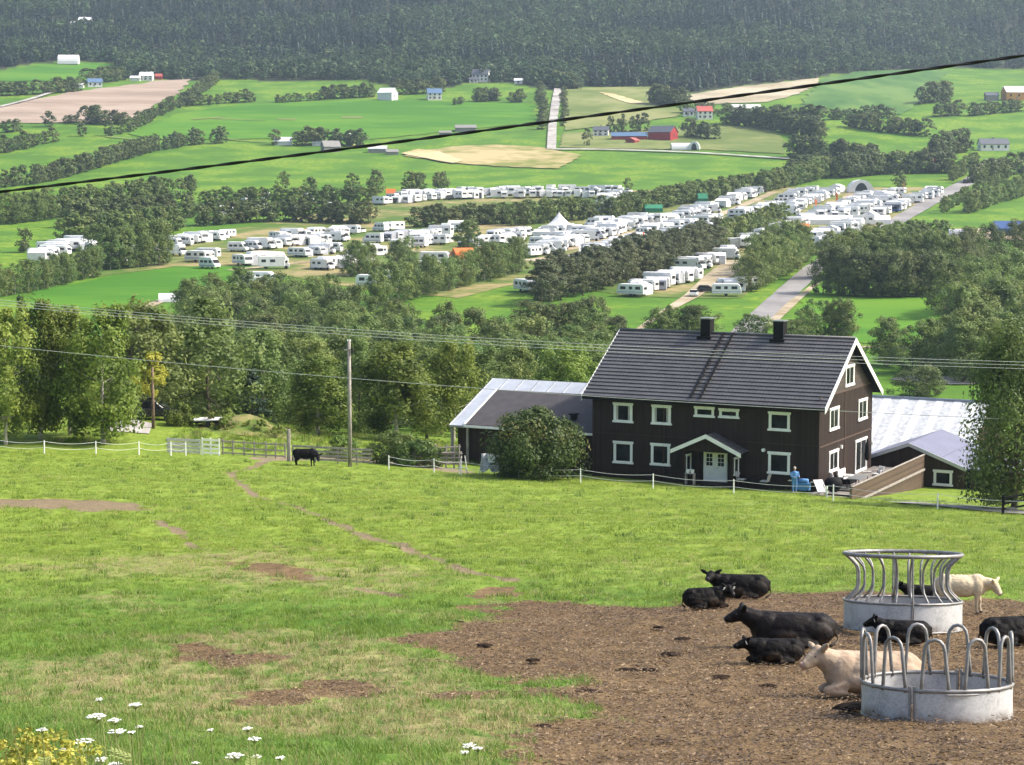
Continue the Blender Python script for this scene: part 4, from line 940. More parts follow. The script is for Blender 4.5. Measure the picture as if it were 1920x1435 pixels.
for i, (x0, x1, y0, y1) in enumerate([(1151, 1186, 755, 793), (1223, 1258, 759, 797), (1303, 1339, 762, 783), (1349, 1385, 766, 785), (1442, 1481, 772, 809), (1151, 1186, 827, 870), (1221, 1256, 831, 874), (1441, 1481, 847, 890)]):
    a, zt = front(x0, y0); b, zb = front(x1, y1)
    window(house, 'f', 0.0, a, b, zb, zt, 0, curtain=i in (0, 1))
for x0, x1, y0, y1 in [(1584, 1600, 684, 724), (1555, 1572, 764, 806), (1609, 1625, 747, 788), (1554, 1571, 844, 884)]:
    a, zt = gable(x0, (y0 + y1) / 2); b, zb = gable(x1, (y0 + y1) / 2)
    zc = (zt + zb) / 2; hh = (y1 - y0) / 2 * 140.0 / FPX
    window(house, 'g', HL + (0.036 if y0 < 700 else 0), a, b, zc - hh, zc + hh, 1)
a, _ = gable(1603, 856); b, zc = gable(1624, 856)
window(house, 'g', HL, a, b, 0.05, 2.45, 1, 'terrace_door', 0.13)
# trim bands on the walls
for p, q in (((1114, 814), None), ):
    zb = front(1200, 817)[1]
    mb = MB(); mb.box(0, HL, -0.03, -0.004, zb, zb + 0.07); mb.build('trim_band', 'wall_shed', wall)
for y_, in ((821,),):
    zb = gable(1590, y_)[1]; mb = MB(); mb.box(HL + 0.004, HL + 0.04, 0, HW, zb, zb + 0.1); mb.build('trim_band', 'trim_brown', wall)
mb = MB(); mb.box(HL + 0.004, HL + 0.04, 0, HW, zg - 0.08, zg + 0.04); mb.build('trim_band', 'trim_brown', wall)
mb = MB(); mb.box(HL + 0.004, HL + 0.035, HW * 0.46, HW * 0.46 + 0.1, 0, zg - 0.08); mb.build('trim_band', 'trim_brown', wall)
for u, pl in ((0.0, 'f'), (HL - 0.14, 'f'), (5.6, 'f'), (HL * 0.62, 'f')):
    mb = MB(); mb.box(u, u + 0.14, -0.035, -0.004, -1, zw + 0.05); mb.build('corner_board', 'wall_shed', wall)
for px, py in ((1432, 844),):
    x, z = front(px, py); mb = MB(); mb.tube([(x, -0.003, z), (x, -0.16, z)], 0.13, 10); mb.build('wall_lamp', 'white_paint', house)
for px, py in ((1576, 838), (1634, 831)):
    y, z = gable(px, py); mb = MB(); mb.box(HL + 0.003, HL + 0.14, y - 0.09, y + 0.09, z - 0.12, z + 0.12); mb.build('wall_lamp', 'white_paint', house)
# porch
PD = 1.5
xl = front(1283, 880, -PD)[0]; xr = front(1373, 880, -PD)[0]
el = front(1259, 846, -PD - 0.25); er = front(1387, 853, -PD - 0.25); pk = front(1322, 818, -PD - 0.25)
px_c = (xl + xr) / 2; ezh = (el[1] + er[1]) / 2; hwp = (er[0] - el[0]) / 2; pc = (er[0] + el[0]) / 2
mb = MB(); mb.box(xl - 0.12, xl, -PD, -0.004, -0.6, ezh + 0.1); mb.box(xr - 0.12, xr, -PD, -0.004, -0.6, ezh + 0.1); mb.box(xl + 0.002, xr - 0.122, -PD, -0.004, -0.8, 0.02)
porch = mb.build('porch', 'wall_dark', house)
sp_ = (pk[1] - ezh) / hwp
mb = MB(); mb.prism([(pc - hwp, ezh - 0.05), (pc, pk[1] - 0.05), (pc + hwp, ezh - 0.05), (pc + hwp, ezh + 0.06), (pc, pk[1] + 0.06), (pc - hwp, ezh + 0.06)], -PD - 0.2, -0.004, 'y'); mb.build('porch_roof', 'black', porch)
for sg in (-1, 1):
    for k in range(5):
        t0, t1 = k / 5, (k + 1) / 5
        mb = MB(); xa_, xb_ = pc + sg * hwp * (1 - t0) * 1.02, pc + sg * hwp * (1 - t1)
        za_, zb_ = ezh + sp_ * hwp * t0, ezh + sp_ * hwp * t1
        mb.prism([(xa_, za_ + 0.065), (xb_, zb_ + 0.065), (xb_, zb_ + 0.075), (xa_, za_ + 0.11)], -PD - 0.22, -0.004, 'y'); mb.build('tile_course', 'roof_tile', porch)
    mb = MB(); mb.prism([(pc, pk[1] - 0.17), (pc, pk[1] + 0.12), (pc + sg * hwp * 1.03, ezh + 0.1), (pc + sg * hwp * 1.03, ezh - 0.19)], -PD - 0.29, -PD - 0.23, 'y'); mb.build('bargeboard', 'white_paint', porch)
mb = MB(); mb.prism([(pc - hwp * .8, ezh + 0.02), (pc + hwp * .8, ezh + 0.02), (pc, pk[1] - 0.1)], -PD + 0.05, -PD + 0.1, 'y'); mb.build('porch_gable', 'wall_dark', porch)
window(porch, 'g', xl, -PD + 0.3, -0.3, 0.75, 2.0, 0, cw=0.1); window(porch, 'g', xr, -PD + 0.3, -0.3, 0.75, 2.0, 0, cw=0.1)
a, zt = front(1320, 842); b, zb = front(1364, 903)
mb = MB(); mb.box(a, b, -0.08, -0.004, 0.02, zt); door = mb.build('front_door', 'white_paint', house)
m_ = (a + b) / 2
for x0, x1 in ((a + 0.06, m_ - 0.03), (m_ + 0.03, b - 0.06)):
    mb = MB(); mb.box(x0, x1, -0.11, -0.082, 0.06, zt - 0.08); mb.build('door_leaf', 'white_paint', door)
    mb = MB(); w_ = (x1 - x0)
    for i in range(2):
        for j in range(3):
            mb.box(x0 + w_ * (0.22 + 0.3 * i), x0 + w_ * (0.48 + 0.3 * i), -0.119, -0.112, zt * 0.5 + j * 0.3, zt * 0.5 + j * 0.3 + 0.26)
    mb.build('pane', 'glass', door)
mb = MB(); mb.bar((m_ + 0.1, -0.15, 1.02), (m_ + 0.24, -0.15, 1.02), 0.03); mb.build('door_handle', 'steel', door)
mb = MB(); mb.tube([(b - 0.9, -0.1, ezh - 0.2), (b - 0.9, -0.2, ezh - 0.2)], 0.001, 6)

# garage wing to the left
garage = thing('garage', 'low dark garage with silver metal and dark felt roof beside the farmhouse', 'garage', HO, HA)
gy = 1.0
exl, ezl = front(843, 797, gy)
best = min((abs(front(925, 710, gy + h)[0] - exl), h) for h in np.linspace(2, 12, 101)); gh = float(best[1])
gz = front(925, 710, gy + gh)[1]; gs = (gz - ezl) / gh
print('garage', exl, ezl, gh, gz)
mb = MB(); mb.prism([(gy + 0.5, -1.6), (gy + 2 * gh - 0.5, -1.6), (gy + 2 * gh - 0.5, ezl + 0.3 * gs), (gy + gh, gz - 0.25), (gy + 0.5, ezl + 0.3 * gs)], exl + 0.45, -0.01, 'x'); mb.build('wall', 'wall_shed', garage)
mb = MB(); mb.prism([(gy, ezl - 0.08), (gy + gh, gz - 0.08), (gy + 2 * gh, ezl - 0.08), (gy + 2 * gh, ezl), (gy + gh, gz), (gy, ezl)], exl, -0.012, 'x'); groof = mb.build('roof', 'black', garage)
npan = 9; pw = (-0.012 - exl) / npan
for k in range(npan):
    mb = MB(); mb.prism([(gy - 0.03, ezl + 0.003 - 0.03 * gs), (gy + gh, gz + 0.003), (gy + gh, gz + 0.03), (gy - 0.03, ezl + 0.03 - 0.03 * gs)], exl + k * pw + 0.03, exl + (k + 1) * pw - 0.03, 'x'); mb.build('roof_panel', 'roof_metal', groof)
    mb = MB(); mb.prism([(gy - 0.03, ezl), (gy + gh, gz), (gy + gh, gz + 0.07), (gy - 0.03, ezl + 0.07)], exl + k * pw - 0.028, exl + k * pw + 0.028, 'x'); mb.build('roof_seam', 'steel', groof)
xd = exl + 1.45; td = 0.72
mb = MB(); y1_ = gy + gh * td
mb.prism([(gy - 0.12, ezl - 0.12 * gs + 0.08), (y1_, ezl + gh * td * gs + 0.08), (y1_, ezl + gh * td * gs + 0.2), (gy - 0.12, ezl - 0.12 * gs + 0.2)], xd, -0.013, 'x'); mb.build('felt_roof', 'roof_dark', groof)
mb = MB(); mb.prism([(gy - 0.16, ezl - 0.12 * gs + 0.02), (y1_, ezl + gh * td * gs + 0.03), (y1_, ezl + gh * td * gs + 0.25), (gy - 0.16, ezl - 0.12 * gs + 0.25)], xd - 0.14, xd - 0.003, 'x'); mb.build('bargeboard', 'white_paint', groof)
mb = MB(); mb.box(xd - 0.1, -0.014, gy - 0.22, gy - 0.165, ezl - 0.12 * gs - 0.04, ezl - 0.12 * gs + 0.14); mb.build('eave_board', 'white_paint', groof)
mb = MB(); mb.box(exl, exl + 1.3, gy - 0.1, gy - 0.05, ezl - 0.14, ezl); mb.build('eave_board', 'steel', groof)
vx, vz = front(1076, 778, gy + 1.5)
mb = MB(); mb.box(vx - 0.2, vx + 0.2, gy + 1.3, gy + 1.7, vz - 1.2, vz); mb.box(vx - 0.3, vx + 0.3, gy + 1.2, gy + 1.8, vz + 0.003, vz + 0.12); mb.build('roof_vent', 'black', groof)
for px in (848, 877):
    x_, _ = front(px, 850, gy + 0.2); mb = MB(); mb.box(x_ - 0.08, x_ + 0.08, gy + 0.1, gy + 0.26, -1.6, ezl - 0.1); mb.build('post', 'grey_wood', garage)

# outbuilding with violet-grey roof and big barn behind
shed = thing('outbuilding', 'low dark outbuilding with violet-grey gabled roof beside the terrace', 'shed', HO, HA)
cx = front(1704, 832, 13.5)[0]; zp = front(1704, 832, 13.5)[1]; xe, zse = front(1812, 880, 13.5); hwS = xe - cx; Ls = 9.2; ss = (zp - zse) / hwS
mb = MB(); mb.prism([(cx - hwS + 0.3, -3), (cx + hwS - 0.3, -3), (cx + hwS - 0.3, zse + 0.3 * ss - 0.1), (cx, zp - 0.12), (cx - hwS + 0.3, zse + 0.3 * ss - 0.1)], 13.7, 13.5 + Ls, 'y'); mb.build('wall', 'wall_shed', shed)
for sg in (-1, 1):
    mb = MB(); mb.prism([(cx, zp - 0.08), (cx + sg * hwS, zse - 0.08), (cx + sg * hwS, zse + 0.04), (cx, zp + 0.04)], 13.5, 13.5 + Ls + 0.2, 'y'); rf = mb.build('roof', 'roof_violet', shed)
    mb = MB(); mb.prism([(cx, zp - 0.2), (cx + sg * hwS, zse - 0.2), (cx + sg * hwS, zse + 0.07), (cx, zp + 0.07)], 13.42, 13.497, 'y'); mb.build('bargeboard', 'roof_metal', rf)
    mb = MB(); mb.prism([(cx + sg * hwS * 0.55, zse + ss * hwS * .45 + 0.045), (cx + sg * hwS * 0.57, zse + ss * hwS * .43 + 0.045), (cx + sg * hwS * 0.57, zse + ss * hwS * .43 + 0.08), (cx + sg * hwS * 0.55, zse + ss * hwS * .45 + 0.08)], 13.5, 13.5 + Ls, 'y'); mb.build('roof_seam', 'roof_violet', rf)
a, zt = front(1751, 881, 13.7); b, zb = front(1785, 912, 13.7); window(shed, 'f', 13.7, a, b, zb, zt, 0, curtain=False)
annex = thing('lean_to', 'brown lean-to with pale plinth right of the violet-roofed outbuilding', 'shed', HO, HA)
mb = MB(); mb.box(cx + hwS + 0.05, cx + hwS + 3.2, 14.5, 20.5, -3.2, zse - 0.2); mb.build('wall', 'trim_brown', annex)
mb = MB(); mb.box(cx + hwS - 0.05, cx + hwS + 3.6, 14.2, 20.8, zse - 0.197, zse - 0.05); mb.build('roof', 'roof_violet', annex)
mb = MB(); mb.box(cx + hwS + 3.25, cx + hwS + 5.2, 13.8, 14.2, -3.4, -1.55); mb.build('plinth', 'concrete', annex)
barn = thing('barn', 'big barn with white and grey striped metal roof behind the farmhouse', 'barn', HO, HA)
by = 24.0; bz = front(1645, 852, by)[1]; bh = 7.0; br = front(1720, 749, by + bh)[1]; bx0, bx1 = 9.0, front(1834, 800, by + 3)[0]
mb = MB(); mb.prism([(by + 0.4, -4.5), (by + 2 * bh - 0.4, -4.5), (by + 2 * bh - 0.4, bz), (by + bh, br - 0.15), (by + 0.4, bz)], bx0 + 0.3, bx1 - 0.3, 'x'); mb.build('wall', 'wall_shed', barn)
mb = MB(); mb.prism([(by, bz - 0.1), (by + bh, br - 0.1), (by + 2 * bh, bz - 0.1), (by + 2 * bh, bz), (by + bh, br), (by, bz)], bx0, bx1, 'x'); broof = mb.build('roof', 'roof_grey', barn)
nb = 17; bw = (bx1 - bx0) / nb
for k in range(nb):
    mb = MB(); h_ = 0.05 if k % 2 else 0.03
    mb.prism([(by - 0.02, bz + 0.003), (by + bh, br + 0.003), (by + bh, br + h_), (by - 0.02, bz + h_)], bx0 + k * bw + 0.004 - (0.0 if k % 2 else 0.12), bx0 + (k + 1) * bw - 0.004 - (0.12 if k % 2 else 0), 'x'); mb.build('roof_panel', 'roof_white' if k % 2 else 'roof_grey', broof)
mb = MB(); mb.tube([(bx0, by + bh, br + 0.08), (bx1, by + bh, br + 0.08)], 0.12, 6); mb.build('ridge_cap', 'steel', broof)

# terrace with board railing, furniture
RX, RY0, RY1 = 21.3, -4.7, 12.9
deck = thing('terrace', 'grey plank terrace with brown board railing along the farmhouse gable', 'terrace', HO, HA)
mb = MB(); mb.box(HL + 0.06, RX - 0.06, RY0, RY1, -0.6, 0.0); mb.build('floor', 'deck_boards', deck)
for k in range(5):
    mb = MB(); z0 = 0.08 + k * 0.2; mb.box(RX - 0.05, RX - 0.01, RY0, RY1, z0, z0 + 0.185); mb.build('railing_board', 'fence_board', deck)
mb = MB(); mb.box(RX - 0.1, RX + 0.06, RY0 - 0.03, RY1, 1.09, 1.14); mb.build('handrail', 'grey_wood', deck)
mb = MB(); mb.box(RX - 0.02, RX + 0.08, RY0, RY1, -0.08, 0.06); mb.build('base_rail', 'grey_wood', deck)
mb = MB(); mb.box(RX - 0.05, RX - 0.01, RY0, RY1, -1.6, -0.085); mb.build('skirt_board', 'fence_board', deck)
for k in range(8):
    y = RY0 + k * (RY1 - RY0) / 7; mb = MB(); mb.box(RX - 0.15, RX - 0.052, y - 0.05, y + 0.05, -1.5, 1.08); mb.build('post', 'brown_wood', deck)
for k in range(3):
    mb = MB(); z0 = 0.1 + k * 0.33; mb.box(RX - 1.7, RX - 0.16, RY0 - 0.02, RY0 + 0.03, z0, z0 + 0.1); mb.build('front_rail', 'black', deck)
for x in (RX - 1.7,):
    mb = MB(); mb.box(x - 0.1, x - 0.005, RY0 - 0.05, RY0 + 0.05, -0.5, 1.05); mb.build('post', 'white_paint', deck)
def hl(x, y, z=0.0): return HM @ Vector((x, y, z))
def chair(label, x, y, rz, cush='white_paint', frame='black', cat='chair', group=None, s=1.0):
    c = thing('garden_chair', label, cat, hl(x, y), HA + rz, group, scale=s)
    for sx in (-.25, .25):
        for sy in (-.22, .22):
            mb = MB(); mb.bar((sx, sy, 0), (sx, sy, 0.42 if sy < 0 else 0.62), 0.04); mb.build('leg', frame, c)
    mb = MB(); mb.box(-.29, .29, -.27, .27, 0.42, 0.5); mb.build('seat', cush, c, bevel=0.02)
    mb = MB(); mb.prism([(0.2, 0.5), (0.27, 0.5), (0.42, 1.0), (0.35, 1.0)], -.28, .28, 'x'); mb.build('backrest', cush, c, bevel=0.015)
    for sx in (-.29, .29):
        mb = MB(); mb.box(sx - .03, sx + .03, -.25, .28, 0.62, 0.66); mb.build('armrest', frame, c)
    return c
chair('white cushioned chair nearest the terrace door wall', 18.3, 1.2, 2.2, s=1.1)
chair('white cushioned chair beside the table, wall side of the terrace', 18.5, 2.9, 1.9)
chair('grey cushioned chair at the far side of the terrace table', 20.2, 4.2, -1.5, 'fabric_grey')
chair('pale cushioned chair at the far end of the terrace', 19.8, 6.0, -0.6)
chair('slatted chair left of the small black table by the front wall', front(1390, 905, -0.9)[0], -0.9, 1.6, 'fabric_grey')
chair('slatted chair right of the small black table by the front wall', front(1434, 908, -0.9)[0], -0.9, -1.6, 'fabric_grey')
def table(label, x, y, L, Wd, H, top='black'):
    t = thing('garden_table', label, 'table', hl(x, y), HA)
    mb = MB(); mb.box(-L / 2, L / 2, -Wd / 2, Wd / 2, H - 0.05, H); mb.build('table_top', top, t, bevel=0.01)
    for sx in (-1, 1):
        for sy in (-1, 1):
            mb = MB(); mb.bar((sx * (L / 2 - .08), sy * (Wd / 2 - .08), 0), (sx * (L / 2 - .08), sy * (Wd / 2 - .08), H - 0.05), 0.05); mb.build('leg', 'black', t)
table('dark rectangular dining table on the terrace', 19.5, 2.2, 1.0, 2.2, 0.74, 'steel')
table('small black cafe table against the front wall', front(1411, 905, -0.9)[0], -0.9, 0.7, 0.7, 0.68)
t = thing('fire_bowl', 'round black fire bowl on the terrace by the gable corner', 'fire bowl', hl(18.6, -0.4), 0)
mb = MB(); mb.tube([(0, 0, 0.12), (0, 0, 0.2), (0, 0, 0.45), (0, 0, 0.75), (0, 0, 0.95)], [0.28, 0.5, 0.66, 0.6, 0.42], 16); mb.build('bowl', 'black', t, smooth=True)
mb = MB(); mb.tube([(0, 0, 0), (0, 0, 0.13)], [0.3, 0.26], 12); mb.build('base', 'black', t)
t = thing('deck_chair', 'white sling deck chair leaning at the front corner of the house', 'deck chair', hl(18.4, -2.4), HA + 0.8)
mb = MB(); mb.prism([(-0.5, 0.3), (0.0, 0.22), (0.55, 0.95), (0.55, 1.0), (0.0, 0.28), (-0.5, 0.36)], -.3, .3, 'x'); mb.build('sling', 'white_paint', t)
for sx in (-.33, .33):
    mb = MB(); mb.bar((sx, -0.55, 0.32), (sx, 0.2, 0.0), 0.04); mb.bar((sx, -0.45, 0), (sx, 0.58, 1.0), 0.04); mb.build('leg', 'steel', t)
t = thing('parasol', 'closed dark parasol standing by the terrace door', 'parasol', hl(18.0, 9.3), 0)
mb = MB(); mb.tube([(0, 0, 0), (0, 0, 2.5)], 0.03, 6); mb.build('pole', 'steel', t)
mb = MB(); mb.tube([(0, 0, 0.9), (0, 0, 1.1), (0, 0, 2.0), (0, 0, 2.55)], [0.08, 0.19, 0.14, 0.03], 8); mb.build('canopy', 'black', t)
mb = MB(); mb.box(-.3, .3, -.3, .3, 0, 0.08); mb.build('base', 'concrete', t)
t = thing('patio_seat', 'dark box seat with white cushions under the gable window', 'bench', hl(18.2, 3.9), HA)
mb = MB(); mb.box(-.5, .5, -.8, .8, 0.0, 0.4); mb.build('seat', 'black', t, bevel=0.02)
mb = MB(); mb.box(-.45, .45, -.75, .75, 0.402, 0.52); mb.build('cushion', 'white_paint', t, bevel=0.04)
mb = MB(); mb.box(-.5, -.36, -.8, .8, 0.525, 0.95); mb.build('backrest', 'white_paint', t, bevel=0.04)
# barrow of flowers / post box beside the door
t = thing('plant_stand', 'grey plant stand with white pots left of the front door', 'plant stand', hl(front(1307, 890, -0.6)[0], -PD - 0.4), HA)
mb = MB(); mb.box(-.35, .35, -.2, .2, 0.75, 0.8); mb.build('shelf', 'grey_wood', t)
for sx in (-.3, .3):
    mb = MB(); mb.box(sx - .03, sx + .03, -.18, .18, 0, 0.75); mb.build('leg', 'grey_wood', t)
for sx in (-.18, .16):
    mb = MB(); mb.tube([(sx, 0, 0.802), (sx, 0, 1.05)], [0.11, 0.15], 10); mb.build('pot', 'white_paint', t)

# barbecue and the person at it
bx_, _ = front(1502, 905, -1.6)
t = thing('barbecue', 'blue and steel barbecue trolley by the farmhouse wall', 'barbecue', hl(bx_ + 0.1, -1.4), HA, scale=0.82)
mb = MB(); mb.box(-.55, .55, -.28, .28, 0.12, 0.75); mb.build('cabinet', 'blue_paint', t, bevel=0.02)
mb = MB(); mb.tube([(-.4, 0, 0.92), (.4, 0, 0.92)], 0.2, 12); mb.build('lid', 'blue_cloth', t, smooth=True)
for sx in (-1, 1):
    mb = MB(); mb.box(sx * 0.98 - .32 + (0.0), sx * 0.98 + .32, -.25, .25, 0.84, 0.89); mb.build('side_shelf', 'steel', t)
for sx in (-.48, .48):
    mb = MB(); mb.tube([(sx, -.3, 0.1), (sx, -.2, 0.1)], 0.1, 10); mb.build('wheel', 'black', t)
_ICO = {}
def _ico(sub):
    if sub not in _ICO:
        bm = bmesh.new(); bmesh.ops.create_icosphere(bm, subdivisions=sub, radius=1.0)
        bm.verts.ensure_lookup_table(); _ICO[sub] = (np.array([v.co[:] for v in bm.verts]), np.array([[v.index for v in f.verts] for f in bm.faces])); bm.free()
    return _ICO[sub]
def blob(parts, voxel, smooth=5, name='body'):
    """one continuous surface grown from overlapping limbs and masses"""
    V = []; F = []; nv = 0
    def put(sub, mt):
        nonlocal nv
        v, f = _ico(sub); w = v @ np.array(mt.to_3x3()).T + np.array(mt.translation); V.append(w); F.append(f + nv); nv += len(v)
    for p in parts:
        if p[0] == 'c':
            _, a, ra, b, rb = p; a = Vector(a); b = Vector(b)
            for i in range(9):
                t = i / 8; put(2, Matrix.Translation(a.lerp(b, t)) @ Matrix.Scale(ra + (rb - ra) * t, 4))
        else:
            _, c, rad, *rot = p
            put(3, Matrix.Translation(Vector(c)) @ Matrix.Diagonal((*rad, 1)))
    me = mesh_np('tmp', np.concatenate(V), np.concatenate(F))
    o = bpy.data.objects.new('tmp', me); ws = bpy.data.scenes.new('workshop'); ws.collection.objects.link(o)
    r = o.modifiers.new('r', 'REMESH'); r.mode = 'VOXEL'; r.voxel_size = voxel
    s = o.modifiers.new('s', 'SMOOTH'); s.factor = 0.5; s.iterations = smooth
    with bpy.context.temp_override(scene=ws, view_layer=ws.view_layers[0]):
        dg = bpy.context.evaluated_depsgraph_get(); ev = o.evaluated_get(dg)
        out = bpy.data.meshes.new_from_object(ev); out.name = name
    bpy.data.objects.remove(o); bpy.data.meshes.remove(me); bpy.data.scenes.remove(ws)
    out.polygons.foreach_set('use_smooth', [True] * len(out.polygons))
    return out
t = thing('person', 'person in blue jacket and blue trousers standing at the barbecue', 'person', hl(bx_ - 0.35, -1.95), HA - 0.9)
bd = blob([('e', (0.02, 0, 1.66), (0.095, 0.08, 0.12)), ('c', (0, 0, 1.4), 0.06, (0.01, 0, 1.56), 0.055), ('c', (0.0, 0, 1.36), 0.1, (0, 0, 1.0), 0.11),
           ('c', (0.34, 0.2, 1.1), 0.035, (0.44, 0.18, 1.12), 0.04), ('c', (0.34, -0.2, 1.1), 0.035, (0.44, -0.16, 1.12), 0.04),
           ('c', (0, 0.1, 0.9), 0.07, (0.02, 0.11, 0.1), 0.045), ('c', (0, -0.1, 0.9), 0.07, (0.02, -0.11, 0.1), 0.045),
           ('c', (-0.04, 0.11, 0.06), 0.045, (0.16, 0.12, 0.05), 0.04), ('c', (-0.04, -0.11, 0.06), 0.045, (0.16, -0.12, 0.05), 0.04), ('c', (0.11, 0, 1.655), 0.018, (0.125, 0, 1.64), 0.02)], 0.018, 3)
bo = obj('body', bd, t, mat='skin')
jm = blob([('e', (-0.01, 0, 1.38), (0.12, 0.2, 0.1)), ('c', (0, 0, 1.36), 0.15, (0, 0, 0.98), 0.16), ('c', (0, 0.09, 1.3), 0.13, (0, 0.08, 0.95), 0.13), ('c', (0, -0.09, 1.3), 0.13, (0, -0.08, 0.95), 0.13),
           ('c', (0, 0.23, 1.38), 0.075, (0.06, 0.27, 1.12), 0.065), ('c', (0.06, 0.27, 1.12), 0.062, (0.34, 0.2, 1.1), 0.05),
           ('c', (0, -0.23, 1.38), 0.075, (0.06, -0.27, 1.12), 0.065), ('c', (0.06, -0.27, 1.12), 0.062, (0.34, -0.2, 1.1), 0.05)], 0.02, 3, 'jacket')
obj('jacket', jm, t, mat='blue_cloth')
tm_ = blob([('c', (0, 0.06, 0.95), 0.13, (0, 0.09, 0.75), 0.11), ('c', (0, -0.06, 0.95), 0.13, (0, -0.09, 0.75), 0.11), ('c', (0, 0.1, 0.78), 0.105, (0.02, 0.11, 0.1), 0.075), ('c', (0, -0.1, 0.78), 0.105, (0.02, -0.11, 0.1), 0.075)], 0.02, 3, 'trousers')
obj('trousers', tm_, t, mat='blue_cloth')
hm = blob([('e', (0.0, 0, 1.70), (0.098, 0.092, 0.1))], 0.015, 2, 'hair'); obj('hair', hm, t, mat='grey_hair')
# ------------------------------------------------------------------ yard: fences, pole, bushes, car, trailer
def at(px, Y, dz=0.0):
    X = X_at(px, Y); return Vector((X, Y, g1(X, Y) + dz))
TAPE = [(-90, 142), (-10, 142), (80, 142), (177, 143), (258, 144), (318, 144.5), (346, 145)]
TAPE2 = [(728, 142.5), (813, 141.5), (864, 141), (973, 139.5), (1089, 137.5), (1226, 134.5), (1378, 131), (1566, 126.5), (1763, 121), (1990, 115)]
def tape_fence(name, label, posts, h=1.0, every=1):
    f = thing(name, label, 'fence', at(*posts[0]))
    o = f.location.copy(); P = [at(*p) - o for p in posts]
    for p in P:
        mb = MB(); mb.tube([p + Vector((0, 0, -0.4)), p + Vector((0, 0, h))], [0.055, 0.045], 6); mb.build('post', 'white_paint', f)
    for a, b in zip(P, P[1:]):
        for z in (0.5, 0.92):
            q = [a.lerp(b, k / 8) + Vector((0, 0, z * h - 0.16 * math.sin(math.pi * k / 8))) for k in range(9)]
            for k in range(8): pass
            mb = MB(); mb.tube(q, 0.011, 4); mb.build('tape', 'white_paint', f)
tape_fence('electric_fence', 'white electric tape fence in front of the left birches', TAPE, 1.0)
tape_fence('electric_fence', 'thin white-posted electric fence passing in front of the farmhouse', TAPE2, 1.0)

def boards(label, name, px0, px1, Y, zs, h, mat, post_px, cat='fence', post_mat=None, post_top=None, bt=0.13):
    o = at(px0, Y); f = thing(name, label, cat, o)
    a = at(px0, Y) - o; b = at(px1, Y) - o
    for z in zs:
        mb = MB(); mb.bar(a + Vector((0, 0, z)), b + Vector((0, 0, z)), 0.04, bt); mb.build('rail', mat, f)
    for p in post_px:
        q = at(p, Y + 0.06) - o; mb = MB(); mb.bar(q + Vector((0, 0, -0.3)), q + Vector((0, 0, post_top or h)), 0.1, 0.1); mb.build('post', post_mat or mat, f)
    return f
boards('short fence of wide white boards left of the white gate', 'board_fence', 310, 374, 146, (0.15, 0.42, 0.7, 1.0), 1.1, 'pale_wood', (314, 372), bt=0.19)
g = boards('white wooden gate with three boards at the field corner', 'field_gate', 377, 409, 145.6, (0.2, 0.5, 0.8, 1.15), 1.3, 'white_paint', (377, 393, 409), 'gate', bt=0.15)
boards('low brown rail fence with short uprights right of the white gate', 'rail_fence', 412, 534, 146.5, (0.15, 0.55, 1.0), 1.15, 'grey_wood', (416, 435, 456, 475, 497, 515, 533), post_top=1.15, bt=0.11)
boards('grey board fence behind the standing black cow', 'board_fence', 546, 697, 144.8, (0.25, 0.55, 0.85, 1.15), 1.2, 'grey_wood', (548, 590, 632, 668), bt=0.16)
t = thing('gate_post', 'tall grey gate post left of the standing black cow', 'post', at(540, 145)); mb = MB(); mb.tube([(0, 0, -.4), (0, 0, 2.35)], [0.15, 0.13], 8); mb.build('post', 'grey_wood', t)
# leaning end of the board fence
# log rails by the garage
t = thing('log_fence', 'weathered log and rail fence at the left end of the garage', 'fence', at(838, 146)); rr = random.Random(3)
for k in range(6):
    mb = MB(); mb.tube([(-1.1 + rr.uniform(-.2, .2), rr.uniform(-.4, .4), 0.3 + k * 0.22), (1.0 + rr.uniform(-.2, .2), rr.uniform(-.4, .4), 0.25 + k * 0.24 + rr.uniform(-.15, .15))], 0.06, 6); mb.build('rail', 'grey_wood', t)
for x in (-0.9, -0.1, 0.5, 0.85):
    mb = MB(); mb.tube([(x, 0, -0.3), (x + 0.05, 0, 1.75)], 0.07, 6); mb.build('post', 'grey_wood', t)
# utility pole
pz = at(655, 143.2); ph_ = P3(655, 640, 143.2).z - pz.z
t = thing('utility_pole', 'weathered wooden utility pole at the field edge', 'pole', pz)
mb = MB(); mb.tube([(0, 0, -.6), (0, 0, ph_ * 0.5), (0, 0, ph_)], [0.17, 0.145, 0.12], 10); mb.build('pole', 'grey_wood', t, smooth=True)
mb = MB(); mb.bar((-.35, -.12, ph_ - 0.62), (.3, -.12, ph_ - 0.62), 0.06, 0.1); mb.build('crossarm', 'grey_wood', t)
for x in (-.1, .0, .1):
    mb = MB(); mb.tube([(x, 0, ph_), (x, 0, ph_ + 0.12)], [0.05, 0.03], 6); mb.build('insulator', 'white_paint', t)
mb = MB(); mb.tube([(0.22, -.12, ph_ - 0.9), (0.22, -.12, ph_ - 0.5)], 0.08, 8); mb.build('junction_box', 'black', t)
pz = at(286, 156); ph2 = P3(286, 660, 156).z - pz.z
t = thing('utility_pole', 'thin brown pole standing in front of the yellow tree', 'pole', pz)
mb = MB(); mb.tube([(0, 0, -.6), (0, 0, ph2 * 0.8)], [0.14, 0.1], 8); mb.build('pole', 'brown_wood', t, smooth=True)

